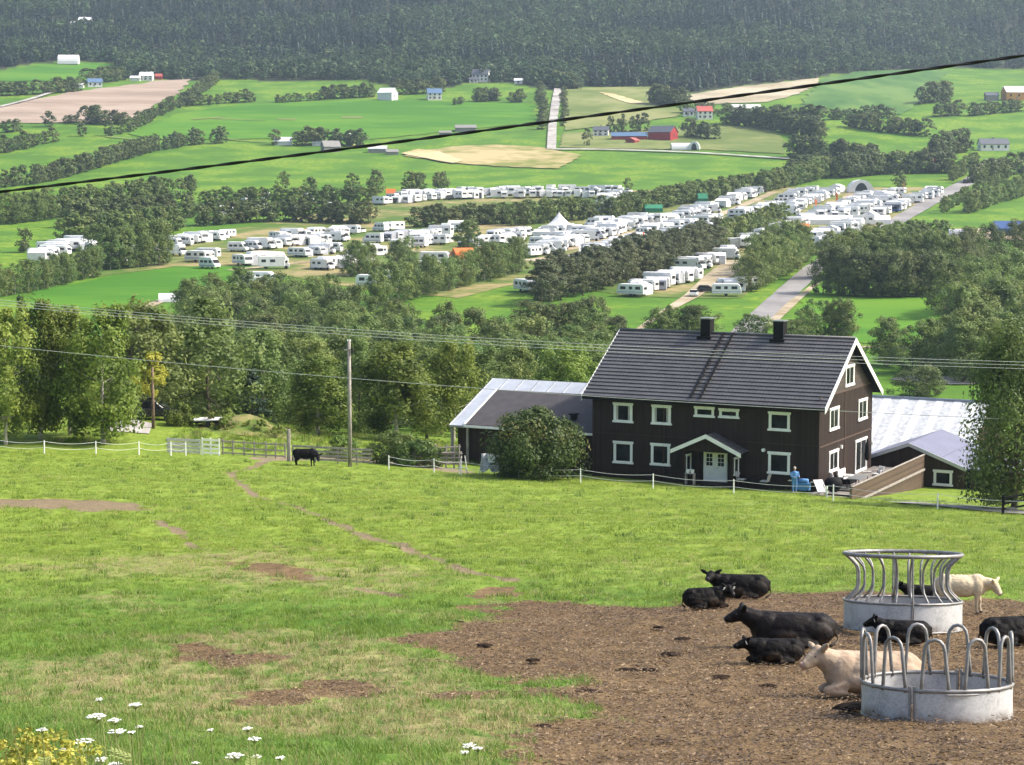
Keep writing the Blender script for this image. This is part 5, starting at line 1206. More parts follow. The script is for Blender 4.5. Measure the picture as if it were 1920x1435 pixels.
def bush(name, label, px, Y, w, h, leaf, ncl=70, nl=110, ls=0.2, seed=1, depth=None, cat='bush'):
    c, (v, f, ti) = crown(seed, h, w, 0.05, ncl, nl, ls, 0.1, 'dome', 0.3)
    v = v * np.array([1, (depth or w) / w, 1])
    me = mesh_np('foliage', v, f, ti); me.materials.append(M[leaf])
    t = thing(name, label, cat, at(px, Y, -0.1)); obj('foliage', me, t)
    tm = trunk(seed, h, c, r0=0.07, top=0.6, nlimb=16, stems=3); tm.materials.append(M['bark']); obj('stem', tm, t)
    return t
bush('round_bush', 'big rounded bush with reddish tips in front of the garage', 1007, 139.8, 6.6, 4.9, 'leaf_bush', 110, 150, 0.22, 5)
bush('hedge_bush', 'dark green shrub row behind the fence right of the pole', 735, 147, 3.6, 2.4, 'leaf_alder', 50, 90, 0.22, 6, 2.0)
bush('hedge_bush', 'lower dark shrub between the hedge and the log fence', 788, 146, 3.2, 2.0, 'leaf_alder', 50, 90, 0.22, 7, 2.0)
bush('round_bush', 'small bright green bush left of the white trailer', 337, 158, 2.3, 1.9, 'leaf_birch', 40, 90, 0.16, 8)
bush('round_bush', 'small bush between trailer and board fence', 640, 150, 2.6, 1.6, 'leaf_birch', 40, 80, 0.18, 9)
# grassy mound
mx, my = X_at(470, 160), 160
xs, ys = np.meshgrid(np.linspace(-4.2, 4.2, 40), np.linspace(-4, 4, 30)); rad = np.sqrt((xs / 3.6) ** 2 + (ys / 3.2) ** 2)
zz = 1.25 * np.exp(-rad ** 2 * 1.3) + 0.5 * fbm(xs / 0.9 + 50, ys / 0.9, 8, 3) * np.exp(-rad ** 2) - 0.12
zz += ground(xs + mx, ys + my) - g1(mx, my); idx = np.arange(xs.size).reshape(xs.shape)
me = mesh_np('grassy_mound', np.stack([xs, ys, zz], -1).reshape(-1, 3), np.stack([idx[:-1, :-1], idx[:-1, 1:], idx[1:, 1:], idx[1:, :-1]], -1).reshape(-1, 4), smooth=True)
fieldmat('mound', (0.08, 0.13, 0.025), (0.13, 0.17, 0.04), (0.22, 0.20, 0.08), 0.5, 3)
o = obj('grassy_mound', me, loc=(mx, my, g1(mx, my)), mat='mound'); tag(o, 'overgrown grassy earth mound behind the white trailer', 'mound')
rb = random.Random(5)
for k in range(18):
    a = rb.uniform(-3.4, 3.4); b = rb.uniform(-3, 1)
    bush('weed_clump', f'{ordinal(k + 1)} weed clump counted along the grassy mound', 470 + a * 23, 160 + b, rb.uniform(0.9, 1.6), rb.uniform(0.5, 1.5), 'leaf_birch', 16, 50, 0.14, 40 + k, cat='weed')
sheet('gravel_pad', wp=[(X_at(205, 157), 154), (X_at(280, 154), 153.5), (X_at(285, 158), 158), (X_at(225, 160), 160.5)], mat='gravel', off=0.06)

# ------------------------------------------------------------------ vehicles
simple('car_black', (0.015, 0.016, 0.018), 0.25, 0.1, spec=0.6)
simple('rubber', (0.02, 0.02, 0.02), 0.85, 0.2)
simple('white_body', (0.74, 0.74, 0.73), 0.35, 0.05, 1.0, spec=0.5)
simple('grey_body', (0.38, 0.40, 0.42), 0.4, 0.1, 1.0)
simple('silver_car', (0.40, 0.42, 0.44), 0.3, 0.1, metal=0.4)
simple('red_car', (0.35, 0.03, 0.025), 0.3, 0.1)
simple('blue_car', (0.05, 0.10, 0.25), 0.3, 0.1)
simple('awning_grey', (0.38, 0.39, 0.42), 0.8, 0.12, 1.0)
simple('awning_white', (0.66, 0.66, 0.65), 0.8, 0.08, 1.0)
simple('stripe_blue', (0.10, 0.17, 0.32), 0.5, 0.1)
simple('orange_cloth', (0.72, 0.16, 0.04), 0.8, 0.1)
simple('green_cloth', (0.03, 0.20, 0.11), 0.8, 0.1)
simple('red_paint', (0.30, 0.028, 0.028), 0.7, 0.15, 1.0)
simple('yellow_paint', (0.62, 0.50, 0.16), 0.6, 0.08)
simple('orange_paint', (0.52, 0.24, 0.06), 0.6, 0.1)
simple('blue_tin', (0.10, 0.17, 0.28), 0.5, 0.1)
simple('roof_red', (0.42, 0.10, 0.08), 0.7, 0.1)
simple('roof_slate', (0.10, 0.11, 0.13), 0.6, 0.15)
simple('far_white', (0.70, 0.69, 0.66), 0.7, 0.06)
simple('far_window', (0.03, 0.035, 0.04), 0.3, 0.1)
simple('grey_board', (0.24, 0.23, 0.22), 0.9, 0.2)
def rot_wheels(xs, y, r, w=0.2):
    L = []
    for x in xs:
        for s in (-1, 1):
            mb = MB(); mb.tube([(x, s * y, r), (x, s * (y - w), r)], r, 12); L.append(('wheel', mb, 'rubber', 0))
    return L
def car_parts(paint, kind='car'):
    L = []; mb = MB()
    mb.prism([(-2.15, .3), (2.15, .3), (2.2, .62), (2.05, .82), (1.15, .95), (-2.1, .98), (-2.2, .7)], -.86, .86, 'y'); L.append(('body', mb, paint, 0.06))
    mb = MB(); mb.prism([(1.1, .93), (.45, 1.48), (-1.55, 1.52), (-2.05, .96)], -.74, .74, 'y'); L.append(('cabin', mb, 'glass', 0.05))
    mb = MB(); mb.prism([(.42, 1.49), (-1.5, 1.53), (-1.5, 1.57), (.36, 1.54)], -.68, .68, 'y'); L.append(('roof', mb, paint, 0.01))
    for s in (-1, 1):
        mb = MB(); mb.box(2.1, 2.22, s * .66 - .14, s * .66 + .14, .62, .76); L.append(('headlight', mb, 'far_white', 0))
    return L + rot_wheels((-1.35, 1.35), .88, .33)
def caravan_parts(awn=None, stripe='awning_grey', Lg=3.0, seed=0):
    L = []; mb = MB()
    mb.prism([(-Lg, .48), (Lg, .48), (Lg + .08, 1.2), (Lg - .22, 2.25), (Lg - .7, 2.58), (-Lg + .4, 2.58), (-Lg, 2.2)], -1.15, 1.15, 'y'); L.append(('body', mb, 'white_body', 0.09))
    for s in (-1, 1):
        for x0, x1 in ((-2.3, -1.2), (-0.5, 0.2), (1.0, 2.2)):
            mb = MB(); mb.box(x0, x1, s * 1.155 - .012, s * 1.155 + .012, 1.45, 2.05); L.append(('window', mb, 'far_window', 0))
        mb = MB(); mb.box(-Lg + .1, Lg - .1, s * 1.156 - .008, s * 1.156 + .008, 0.85, 1.0); L.append(('stripe', mb, stripe, 0))
    mb = MB(); mb.prism([(Lg + .075, 1.42), (Lg - .1, 2.05), (Lg - .08, 2.06), (Lg + .095, 1.43)], -.95, .95, 'y'); L.append(('front_window', mb, 'far_window', 0))
    mb = MB(); mb.box(-Lg - .02, -Lg + .02, -.8, .8, 1.4, 1.95); L.append(('rear_window', mb, 'far_window', 0))
    mb = MB(); mb.bar((Lg, .4, .45), (Lg + 1.1, 0, .45), .07); mb.bar((Lg, -.4, .45), (Lg + 1.1, 0, .45), .07); L.append(('drawbar', mb, 'steel', 0))
    if awn:
        mb = MB(); mb.prism([(1.17, 0.02), (3.7, 0.02), (3.6, 2.0), (1.17, 2.5)], -2.4, 2.1, 'x'); L.append(('awning', mb, awn, 0.04))
        mb = MB(); mb.box(-1.9, -.3, 3.66, 3.7, .9, 1.6); mb.box(.1, 1.6, 3.66, 3.7, .9, 1.6); L.append(('awning_window', mb, 'far_window', 0))
    return L + rot_wheels((-.1,), 1.12, .33)
def motorhome_parts():
    L = []; mb = MB()
    mb.prism([(-3.3, .5), (2.4, .5), (2.4, 2.0), (2.75, 2.25), (2.55, 2.85), (-3.15, 2.85), (-3.3, 2.6)], -1.15, 1.15, 'y'); L.append(('body', mb, 'white_body', 0.08))
    mb = MB(); mb.prism([(2.41, .4), (3.5, .4), (3.5, 1.05), (3.2, 1.3), (2.55, 1.95), (2.41, 1.95)], -1.0, 1.0, 'y'); L.append(('cab', mb, 'white_body', 0.06))
    mb = MB(); mb.prism([(3.17, 1.36), (2.62, 1.94), (2.66, 1.97), (3.21, 1.39)], -.85, .85, 'y'); L.append(('windscreen', mb, 'glass', 0))
    for s in (-1, 1):
        for x0, x1 in ((-2.7, -1.7), (-.8, .3)):
            mb = MB(); mb.box(x0, x1, s * 1.155 - .012, s * 1.155 + .012, 1.5, 2.1); L.append(('window', mb, 'far_window', 0))
        mb = MB(); mb.box(2.5, 3.0, s * 1.003 - .008, s * 1.003 + .008, 1.3, 1.8); L.append(('window', mb, 'far_window', 0))
    mb = MB(); mb.box(-3.32, -3.28, -.8, .8, 1.6, 2.2); L.append(('rear_window', mb, 'far_window', 0))
    return L + rot_wheels((-1.7, 2.75), 1.1, .36)
VP = {}; VS = 1.2
def reg(name, parts):
    near = []
    for nm, mb, mat, bev in parts:
        me = mb.mesh(nm, bev); me.materials.append(M[mat]); near.append((nm, me))
    J = MB(); mats = []
    for nm, mb, mat, bev in parts:
        if nm in ('drawbar',): continue
        if mat not in mats: mats.append(mat)
        J.add(mb.v, mb.f, mats.index(mat))
    fm = J.mesh(name)
    for m in mats: fm.materials.append(M[m])
    VP[name] = (near, fm)
reg('caravan', caravan_parts()); reg('caravan_blue', caravan_parts(stripe='stripe_blue', Lg=2.7)); reg('caravan_awning', caravan_parts('awning_grey')); reg('caravan_tent', caravan_parts('awning_white', Lg=3.3)); reg('motorhome', motorhome_parts())
def partytent_parts():
    L = []; mb = MB(); mb.prism([(-2, 0.02), (-2, 2.1), (0, 2.9), (2, 2.1), (2, 0.02)], -2.2, 2.2, 'x'); L.append(('canopy', mb, 'awning_white', 0.03))
    mb = MB(); mb.box(-2.24, -2.205, -1.2, -.1, .05, 1.9); mb.box(-2.24, -2.205, .3, 1.3, .8, 1.6); L.append(('entrance', mb, 'far_window', 0))
    return L
reg('party_tent', partytent_parts())
def campervan_parts():
    L = []; mb = MB(); mb.prism([(-2.7, .35), (2.6, .35), (2.75, .9), (2.3, 1.25), (1.7, 2.1), (1.3, 2.6), (-2.5, 2.65), (-2.7, 2.3)], -1.0, 1.0, 'y'); L.append(('body', mb, 'white_body', 0.08))
    mb = MB(); mb.prism([(2.3, 1.3), (1.78, 2.05), (1.82, 2.08), (2.35, 1.33)], -.85, .85, 'y'); L.append(('windscreen', mb, 'glass', 0))
    for s in (-1, 1):
        for x0, x1 in ((-2.2, -1.2), (-.9, .2), (.7, 1.6)):
            mb = MB(); mb.box(x0, x1, s * 1.003 - .01, s * 1.003 + .01, 1.35, 1.9); L.append(('window', mb, 'far_window', 0))
        mb = MB(); mb.box(-2.6, 2.4, s * 1.004 - .008, s * 1.004 + .008, .55, .8); L.append(('stripe', mb, 'grey_body', 0))
    return L + rot_wheels((-1.6, 1.75), .98, .33)
reg('campervan', campervan_parts())
for c in ('car_black', 'silver_car', 'red_car', 'blue_car', 'white_body'): reg('car_' + c, car_parts(c))
def vehicle(kind, X, Y, rz, label, group=None, near=None, z=None):
    nm = 'parked_car' if kind.startswith('car_') else ('party_tent' if kind == 'party_tent' else kind.split('_')[0]); cat = {'parked_car': 'car', 'party_tent': 'tent'}.get(nm, nm)
    z = g1(X, Y) + 0.12 if z is None else z
    near = Y < 640 if near is None else near
    if near:
        t = thing(nm, label, cat, (X, Y, z), rz, group)
        for pn, me in VP[kind][0]: obj(pn, me, t)
    else:
        t = obj(nm, VP[kind][1], None, (X, Y, z), (0, 0, rz)); tag(t, label, cat, group)
    if Y > 300: t.scale = (VS * crng.uniform(0.86, 1.1),) * 3
    return t
p = at(280, 160.5); vehicle('car_car_black', p.x, p.y, R(12), 'black car parked behind the thin pole beside the yellow tree', near=True, z=p.z + 0.02)
p = at(262, 164); vehicle('car_silver_car', p.x, p.y, R(200), 'silver car mostly hidden behind the black car', near=True, z=p.z + 0.02)
t = thing('flat_trailer', 'white flatbed trailer with dark wheels in front of the mound', 'trailer', at(394, 158.5), R(8))
mb = MB(); mb.box(-1.35, 1.35, -.8, .8, .62, .74); mb.build('bed', 'white_body', t, bevel=0.02)
mb = MB(); mb.prism([(-1.3, .6), (1.3, .6), (1.25, .42), (-1.25, .42)], -.5, .5, 'y'); mb.build('chassis', 'black', t)
for s in (-1, 1):
    mb = MB(); mb.tube([(-.1, s * .78, .32), (-.1, s * .6, .32)], .32, 12); mb.build('wheel', 'rubber', t)
mb = MB(); mb.bar((1.3, 0, .5), (2.3, 0, .42), .08); mb.build('drawbar', 'steel', t)
# drying rack with cloth by the garage
t = thing('drying_rack', 'white drying rack draped with grey cloth beside the round bush', 'drying rack', at(920, 141.5), R(-15))
for s in (-1, 1):
    mb = MB(); mb.bar((s * .75, -.35, 0), (s * .62, 0, 1.5), .05); mb.bar((s * .75, .35, 0), (s * .62, 0, 1.5), .05); mb.build('leg', 'pale_wood', t)
mb = MB(); vs = []; fs = []
for i in range(13):
    for j in range(9):
        x = -.7 + i * 1.4 / 12; s = (j - 4) / 4; z = 1.55 - abs(s) * (1.2 + 0.15 * math.sin(i * 0.9)); y = s * 0.28 + 0.07 * math.sin(i * 1.5 + j)
        vs.append((x, y, z))
        if i and j: b = i * 9 + j; fs.append((b, b - 1, b - 10, b - 9))
mb.add(vs, fs); mb.build('cloth', 'fabric_grey', t, smooth=True)
mb = MB(); mb.box(-.1, .4, -.36, -.3, .95, 1.5); mb.build('towel', 'white_paint', t)
t = thing('sawhorse', 'small white wooden frame standing by the garage post', 'wooden frame', at(868, 141.8), 0)
for x in (-.3, .3):
    mb = MB(); mb.bar((x, -.2, 0), (x * .4, 0, 1.3), .06); mb.build('leg', 'pale_wood', t)
mb = MB(); mb.bar((-.3, 0, .4), (.3, 0, .4), .06); mb.build('brace', 'pale_wood', t)
# dark railing at the right edge
t = thing('road_railing', 'black wooden railing at the right frame edge', 'railing', at(1888, 117.5), R(20))
for k in range(3):
    mb = MB(); mb.bar((0, 0, .35 + k * .33), (5, 0, .75 + k * .33), .06, .12); mb.build('rail', 'black', t)
for k in range(3):
    mb = MB(); mb.bar((k * 2.2, 0.07, -.5), (k * 2.2, 0.07, 1.2 + k * .18), .12); mb.build('post', 'black', t)
ribbon('farm_road', None, [3.2, 3.0, 3.0, 4.5], 'asphalt', 0.06, wp=[(X_at(1700, 128), 128.5), (X_at(1790, 125), 125), (X_at(1900, 121), 121), (X_at(2100, 117), 117)])

# ------------------------------------------------------------------ the campsite: rows of caravans
crng = random.Random(21)
MIX = ['caravan'] * 5 + ['caravan_blue'] * 3 + ['caravan_awning'] * 3 + ['caravan_tent'] * 6 + ['motorhome'] * 9 + ['campervan'] * 6 + ['party_tent'] * 4 + ['car_car_black', 'car_silver_car', 'car_white_body', 'car_blue_car']
CAMP = [
 ([(1180, 556), (1225, 545), (1268, 530), (1300, 521)], 6.0, 'the front row beside the dirt track'),
 ([(1288, 508), (1330, 497), (1380, 480)], 6.5, 'the short row further along the dirt track'),
 ([(1285, 408), (1325, 397), (1365, 384), (1415, 363)], 6.8, 'the row below the climbing tree line'),
 ([(1370, 413), (1415, 401), (1455, 389)], 7.0, 'the second row of the upper right camp'),
 ([(1462, 383), (1490, 372), (1520, 361)], 8, 'the far end of the second upper right row'),
 ([(1465, 401), (1515, 382), (1570, 360)], 7.5, 'the third row of the upper right camp'),
 ([(1515, 416), (1560, 399), (1600, 384), (1640, 370)], 7.5, 'the fourth row of the upper right camp'),
 ([(1570, 412), (1630, 388), (1685, 362)], 7.5, 'the fifth row of the upper right camp'),
 ([(1655, 403), (1700, 384), (1755, 363)], 6.5, 'the roadside row at upper right'),
 ([(1385, 466), (1430, 450), (1470, 434), (1497, 421)], 6.0, 'the row below the hedge right of the pines'),
 ([(1528, 452), (1575, 436), (1622, 421)], 6.5, 'the row next to the long white tent'),
 ([(1552, 464), (1590, 450), (1612, 440)], 7, 'the row ending at the dark wood'),
 ([(1200, 442), (1260, 432), (1345, 415)], 6.5, 'the upper row above the pines'),
 ([(1180, 462), (1260, 447), (1340, 430)], 6.5, 'the middle row above the pines'),
 ([(1000, 482), (1060, 464), (1120, 447), (1185, 428), (1238, 413)], 5.6, 'the long central row right of the peaked tent'),
 ([(1012, 463), (1080, 447), (1150, 430), (1200, 416)], 7, 'the row behind the long central row'),
 ([(1100, 480), (1150, 468), (1205, 455)], 6.5, 'the row above the left pine end'),
 ([(1040, 515), (1080, 502), (1130, 488), (1180, 474)], 6.0, 'the row half hidden behind the pines'),
 ([(715, 384), (800, 377), (900, 372), (1040, 371), (1120, 371)], 6.0, 'the front line of the far white block'),
 ([(740, 376), (850, 369), (960, 366), (1075, 365), (1180, 366)], 6.0, 'the second line of the far white block'),
 ([(760, 370), (900, 364), (1010, 362), (1090, 362), (1195, 362)], 7.0, 'the back line of the far white block'),
 ([(1130, 378), (1160, 371), (1195, 366)], 7, 'the small far group above the dark middle trees'),
 ([(1125, 400), (1140, 388), (1150, 380)], 8, 'the lane gap in the dark middle trees'),
 ([(315, 466), (365, 455), (420, 448)], 6.5, 'the row right of the tall left birches'),
 ([(372, 492), (405, 484)], 7, 'the row end by the sandy lane'),
 ([(400, 503), (470, 498), (545, 493)], 7.0, 'the row along the top of the left meadow'),
 ([(445, 474), (510, 465), (580, 459), (645, 452)], 6.0, 'the long row left of centre'),
 ([(520, 452), (590, 446), (665, 440)], 8, 'the rear row left of centre'),
 ([(605, 508), (655, 500), (690, 490)], 7, 'the group left of the central clump'),
 ([(75, 492), (105, 480), (132, 468)], 5.5, 'the cluster behind the left birch row'),
 ([(150, 470), (200, 480)], 9, 'the scattered few beside the left cluster'),
 ([(785, 452), (825, 442), (865, 432)], 6.0, 'the dense group left of the tree pair'),
 ([(740, 470), (790, 462), (855, 455)], 7, 'the group left of the orange tent'),
 ([(905, 452), (960, 446), (1000, 440)], 8, 'the small row left of the peaked tent'),
 ([(620, 445), (690, 436), (760, 430)], 8, 'the row under the dark wood left of centre'),
 ([(880, 462), (930, 458), (985, 452)], 7, 'the short row right of the tree pair'),
 ([(690, 478), (735, 484)], 8, 'the few by the sandy central lane'),
 ([(320, 480), (350, 476)], 8, 'the few beside the left sandy patch'),
 ([(330, 458), (390, 450), (440, 444)], 8, 'the second line right of the tall left birches'),
 ([(560, 482), (610, 476), (650, 470)], 8, 'the short row above the sandy left lane'),
 ([(700, 455), (740, 450), (775, 446)], 8, 'the row beside the small central clump'),
 ([(1010, 448), (1080, 434), (1140, 420)], 8, 'the line right behind the peaked tent'),
 ([(1250, 420), (1300, 408), (1340, 398)], 8, 'the line under the green box tent'),
 ([(1430, 420), (1470, 405), (1500, 393)], 8, 'the row above the right hedge'),
 ([(1600, 405), (1640, 390), (1670, 378)], 9, 'the short row beside the hall tent'),
 ([(85, 478), (120, 470), (160, 463)], 6, 'the second left cluster line'),
 ([(195, 500), (240, 486), (300, 474)], 8, 'the line half hidden by the tall left birches'),
 ([(480, 535), (470, 548)], 8, 'the few half hidden in the left wood'),
 ([(400, 382), (500, 376), (620, 374)], 16, 'the scattered far ones in the left camp wood'),
 ([(420, 402), (560, 398), (690, 396)], 20, 'the scattered near ones in the left camp wood'),
]
ncar = 0; MQ = W(1048, 430)
def nice(kind): return {'caravan': 'white caravan', 'caravan_blue': 'blue-striped caravan', 'caravan_awning': 'grey-awning caravan', 'caravan_tent': 'long pale-awning caravan', 'motorhome': 'white motorhome', 'party_tent': 'pale party tent', 'campervan': 'white campervan',
                        'car_car_black': 'black car', 'car_silver_car': 'silver car', 'car_white_body': 'white car', 'car_blue_car': 'blue car'}[kind]
for px, sp, where in CAMP:
    pts = [W(*p) for p in px]; acc = []
    for a, b in zip(pts, pts[1:]):
        n = max(1, int((b - a).length / (sp * 0.58))); d = math.atan2(b.y - a.y, b.x - a.x)
        for k in range(n): acc.append((a.lerp(b, (k + crng.uniform(-.12, .12)) / n), d))
    acc.sort(key=lambda q: q[0].x / q[0].y)
    flip = crng.choice((0, math.pi))
    for i, (p, d) in enumerate(acc):
        if crng.random() < 0.06 or (p - MQ).length < 13: continue
        kind = crng.choice(MIX); ncar += 1
        rz = d + math.pi / 2 + flip + crng.uniform(-.28, .28)
        if crng.random() < 0.2: rz += math.pi / 2
        vehicle(kind, p.x + crng.uniform(-1.4, 1.4), p.y + crng.uniform(-2.2, 2.2), rz, f'{nice(kind)}, {ordinal(i + 1)} from left in {where}', 'vehicles in ' + where)
print('camp vehicles', ncar)
def one(kind, px, py, rz, label):
    p = W(px, py); vehicle(kind, p.x, p.y, R(rz), label, near=True)
one('caravan', 1362, 556, -4, 'white caravan parked side-on at the front of the right camp field')
one('caravan_tent', 1372, 545, 182, 'caravan with awning just behind the side-on front caravan')
one('caravan', 1402, 540, 20, 'caravan half hidden by trees at the right end of the front group')
one('car_white_body', 1301, 557, 80, 'white car alone on the grass left of the side-on caravan')
one('car_car_black', 1325, 549, 5, 'black car between the white car and the side-on caravan')
one('caravan', 698, 541, -12, 'white caravan alone at the edge of the middle meadow')
one('caravan_blue', 727, 531, -12, 'caravan just behind the lone one on the middle meadow')
one('caravan_awning', 985, 548, -60, 'caravan at the lower left tip of the pine block')
one('caravan_tent', 800, 511, -8, 'large pale caravan with awning above the birch row')
one('caravan_tent', 815, 495, -8, 'long white caravan behind the large pale one near the orange tent')
one('car_red_car', 915, 470, 20, 'red car right of the orange tent')
one('car_car_black', 940, 466, 15, 'black car beside the red car near the orange tent')
one('motorhome', 513, 505, 10, 'big white motorhome at the meadow corner left of centre')
one('car_car_black', 1812, 345, 62, 'dark car driving on the upper road')
one('car_white_body', 1838, 322, 62, 'pale car driving far up the upper road')
# tents
def peaked(label, px, py, r, h, mat, cat='tent'):
    p = W(px, py); t = thing('marquee_tent', label, cat, p)
    n = 24; vs = []; fs = []; K = 8
    for k in range(K + 1):
        s = k / K; 
        for j in range(n):
            a = 2 * math.pi * j / n; star = 1 + 0.22 * math.cos(5 * a) * s
            vs.append((r * s * star * math.cos(a), r * s * star * math.sin(a), 0.4 + h * (1 - s) ** 1.9 + 0.9 * (1 - abs(math.cos(2.5 * a))) * (s > .9)))
        if k:
            for j in range(n): fs.append(((k - 1) * n + j, (k - 1) * n + (j + 1) % n, k * n + (j + 1) % n, k * n + j))
    mb = MB(); mb.add(vs, fs); mb.build('canopy', mat, t, smooth=True)
    mb = MB(); mb.tube([(0, 0, 0), (0, 0, h + 0.9)], 0.08, 6); mb.build('pole', 'steel', t)
peaked('white star-shaped peaked marquee in the middle of the camp', 1048, 430, 7.5, 5.6, 'awning_white')
peaked('small white pointed tent by the red house at upper right', 1748, 322, 5, 5.5, 'awning_white')
def ridge_tent(label, px, py, L, Wd, H, mat, rz, name='ridge_tent', cat='tent', arch=False):
    p = W(px, py); t = thing(name, label, cat, p, R(rz))
    if arch: poly = [(Wd / 2 * math.cos(math.pi * k / 10), H * math.sin(math.pi * k / 10)) for k in range(11)]
    else: poly = [(-Wd / 2, 0), (-Wd / 2, H * .5), (0, H), (Wd / 2, H * .5), (Wd / 2, 0)]
    mb = MB(); mb.prism(poly, -L / 2, L / 2, 'x'); mb.build('canopy', mat, t, smooth=False)
    q = [(x * .5, z * .75) for x, z in poly]
    mb = MB(); mb.prism(q, -L / 2 - 0.03, -L / 2 - 0.005, 'x'); mb.build('entrance', 'far_window', t)
ridge_tent('bright orange tent among the central caravans', 868, 484, 6, 4.5, 3.0, 'orange_cloth', 20)
ridge_tent('small orange tent at the left end of the long white tent', 1505, 432, 4, 3, 2.4, 'orange_cloth', 10)
ridge_tent('small orange kiosk at the left end of the far white block', 733, 372, 4, 3, 4, 'orange_cloth', 0)
ridge_tent('dark green tent below the row of climbing trees', 1225, 398, 7, 5, 3, 'green_cloth', 0)
ridge_tent('green box tent at the left end of the upper right camp', 1317, 382, 4, 4, 4.2, 'green_cloth', 0)
ridge_tent('long white party tent across the right camp', 1585, 421, 32, 5, 3.4, 'awning_white', -2)
ridge_tent('white hall tent at the right end of the long party tent', 1632, 419, 9, 8, 4.6, 'awning_white', 70)
ridge_tent('black open arch stage with white rim behind the right camp', 1612, 361, 8, 11, 5.5, 'awning_white', 90, 'arch_stage', 'stage', True)
for i, (px, py) in enumerate([(1693, 362), (612, 478), (1085, 487), (1205, 462), (1678, 378), (1418, 408), (1567, 382), (760, 462), (1585, 396), (1528, 395)]):
    p = W(px, py); t = thing('feather_flag', f'{ordinal(i + 1)} tall feather flag listed outward through the camp', 'flag', p, crng.uniform(0, 1), 'feather flags of the camp')
    mb = MB(); mb.tube([(0, 0, 0), (0, 0, 4.6)], 0.04, 5); mb.build('pole', 'steel', t)
    mb = MB(); mb.prism([(0.03, 1.0), (0.7, 1.2), (0.85, 3.6), (0.5, 4.4), (0.03, 4.6)], -0.02, 0.02, 'y'); mb.build('banner', 'far_white' if i % 3 else 'orange_cloth', t)
ridge_tent('brown and white tarpaulin hut at the foot of the left meadow', 322, 566, 6, 3.6, 2.0, 'awning_white', 8, 'tarpaulin_hut', 'hut', True)
ridge_tent('small red shed half hidden left of the roof ridge', 1120, 640, 3.0, 2.6, 3.0, 'red_paint', 30, 'red_shed', 'shed')

# ------------------------------------------------------------------ far farms and houses
def house_at(label, px, py, wpx, hpx, wallm, roofm, rz=0, dep=0.75, rr_=0.42, name='far_house', cat='house', nwin=3, storeys=1, chim=True, winm='far_window'):
    p = W(px, py); s = p.y / FPX; L = wpx * s; H = hpx * s; D = L * dep; wh = H * (1 - rr_)
    t = thing(name, label, cat, p, R(rz)); z0 = -1.0
    mb = MB(); mb.prism([(-D / 2, z0), (D / 2, z0), (D / 2, wh), (0, H - 0.1), (-D / 2, wh)], -L / 2, L / 2, 'x'); wl = mb.build('wall', wallm, t)
    sl = (H - wh) / (D / 2); e = 0.35
    mb = MB(); mb.prism([(-D / 2 - e, wh - e * sl), (0, H), (D / 2 + e, wh - e * sl), (D / 2 + e, wh - e * sl + .22), (0, H + .22), (-D / 2 - e, wh - e * sl + .22)], -L / 2 - e, L / 2 + e, 'x'); rf = mb.build('roof', roofm, t)
    if chim:
        mb = MB(); mb.box(-.4, .4, -.4, .4, H - .3, H + 1.0); mb.build('chimney', 'concrete', rf)
    for st in range(storeys):
        zc = wh * (st + 0.55) / storeys; hh = min(0.75, wh / storeys * 0.28)
        for k in range(nwin):
            x = L * ((k + 0.5) / nwin - 0.5); mb = MB(); mb.box(x - .6, x + .6, -D / 2 - .05, -D / 2 - .005, zc - hh, zc + hh); mb.build('window', winm, t)
        for s_ in (-1, 1):
            mb = MB(); xx = s_ * L / 2; mb.box(min(xx + s_ * .005, xx + s_ * .05), max(xx + s_ * .005, xx + s_ * .05), -.6, .6, zc - hh, zc + hh); mb.build('window', winm, t)
    if nwin:
        mb = MB(); mb.box(-L * .08 - .45, -L * .08 + .45, -D / 2 - .06, -D / 2 - .004, 0, 2.0); mb.build('door', 'grey_board', t)
    return t
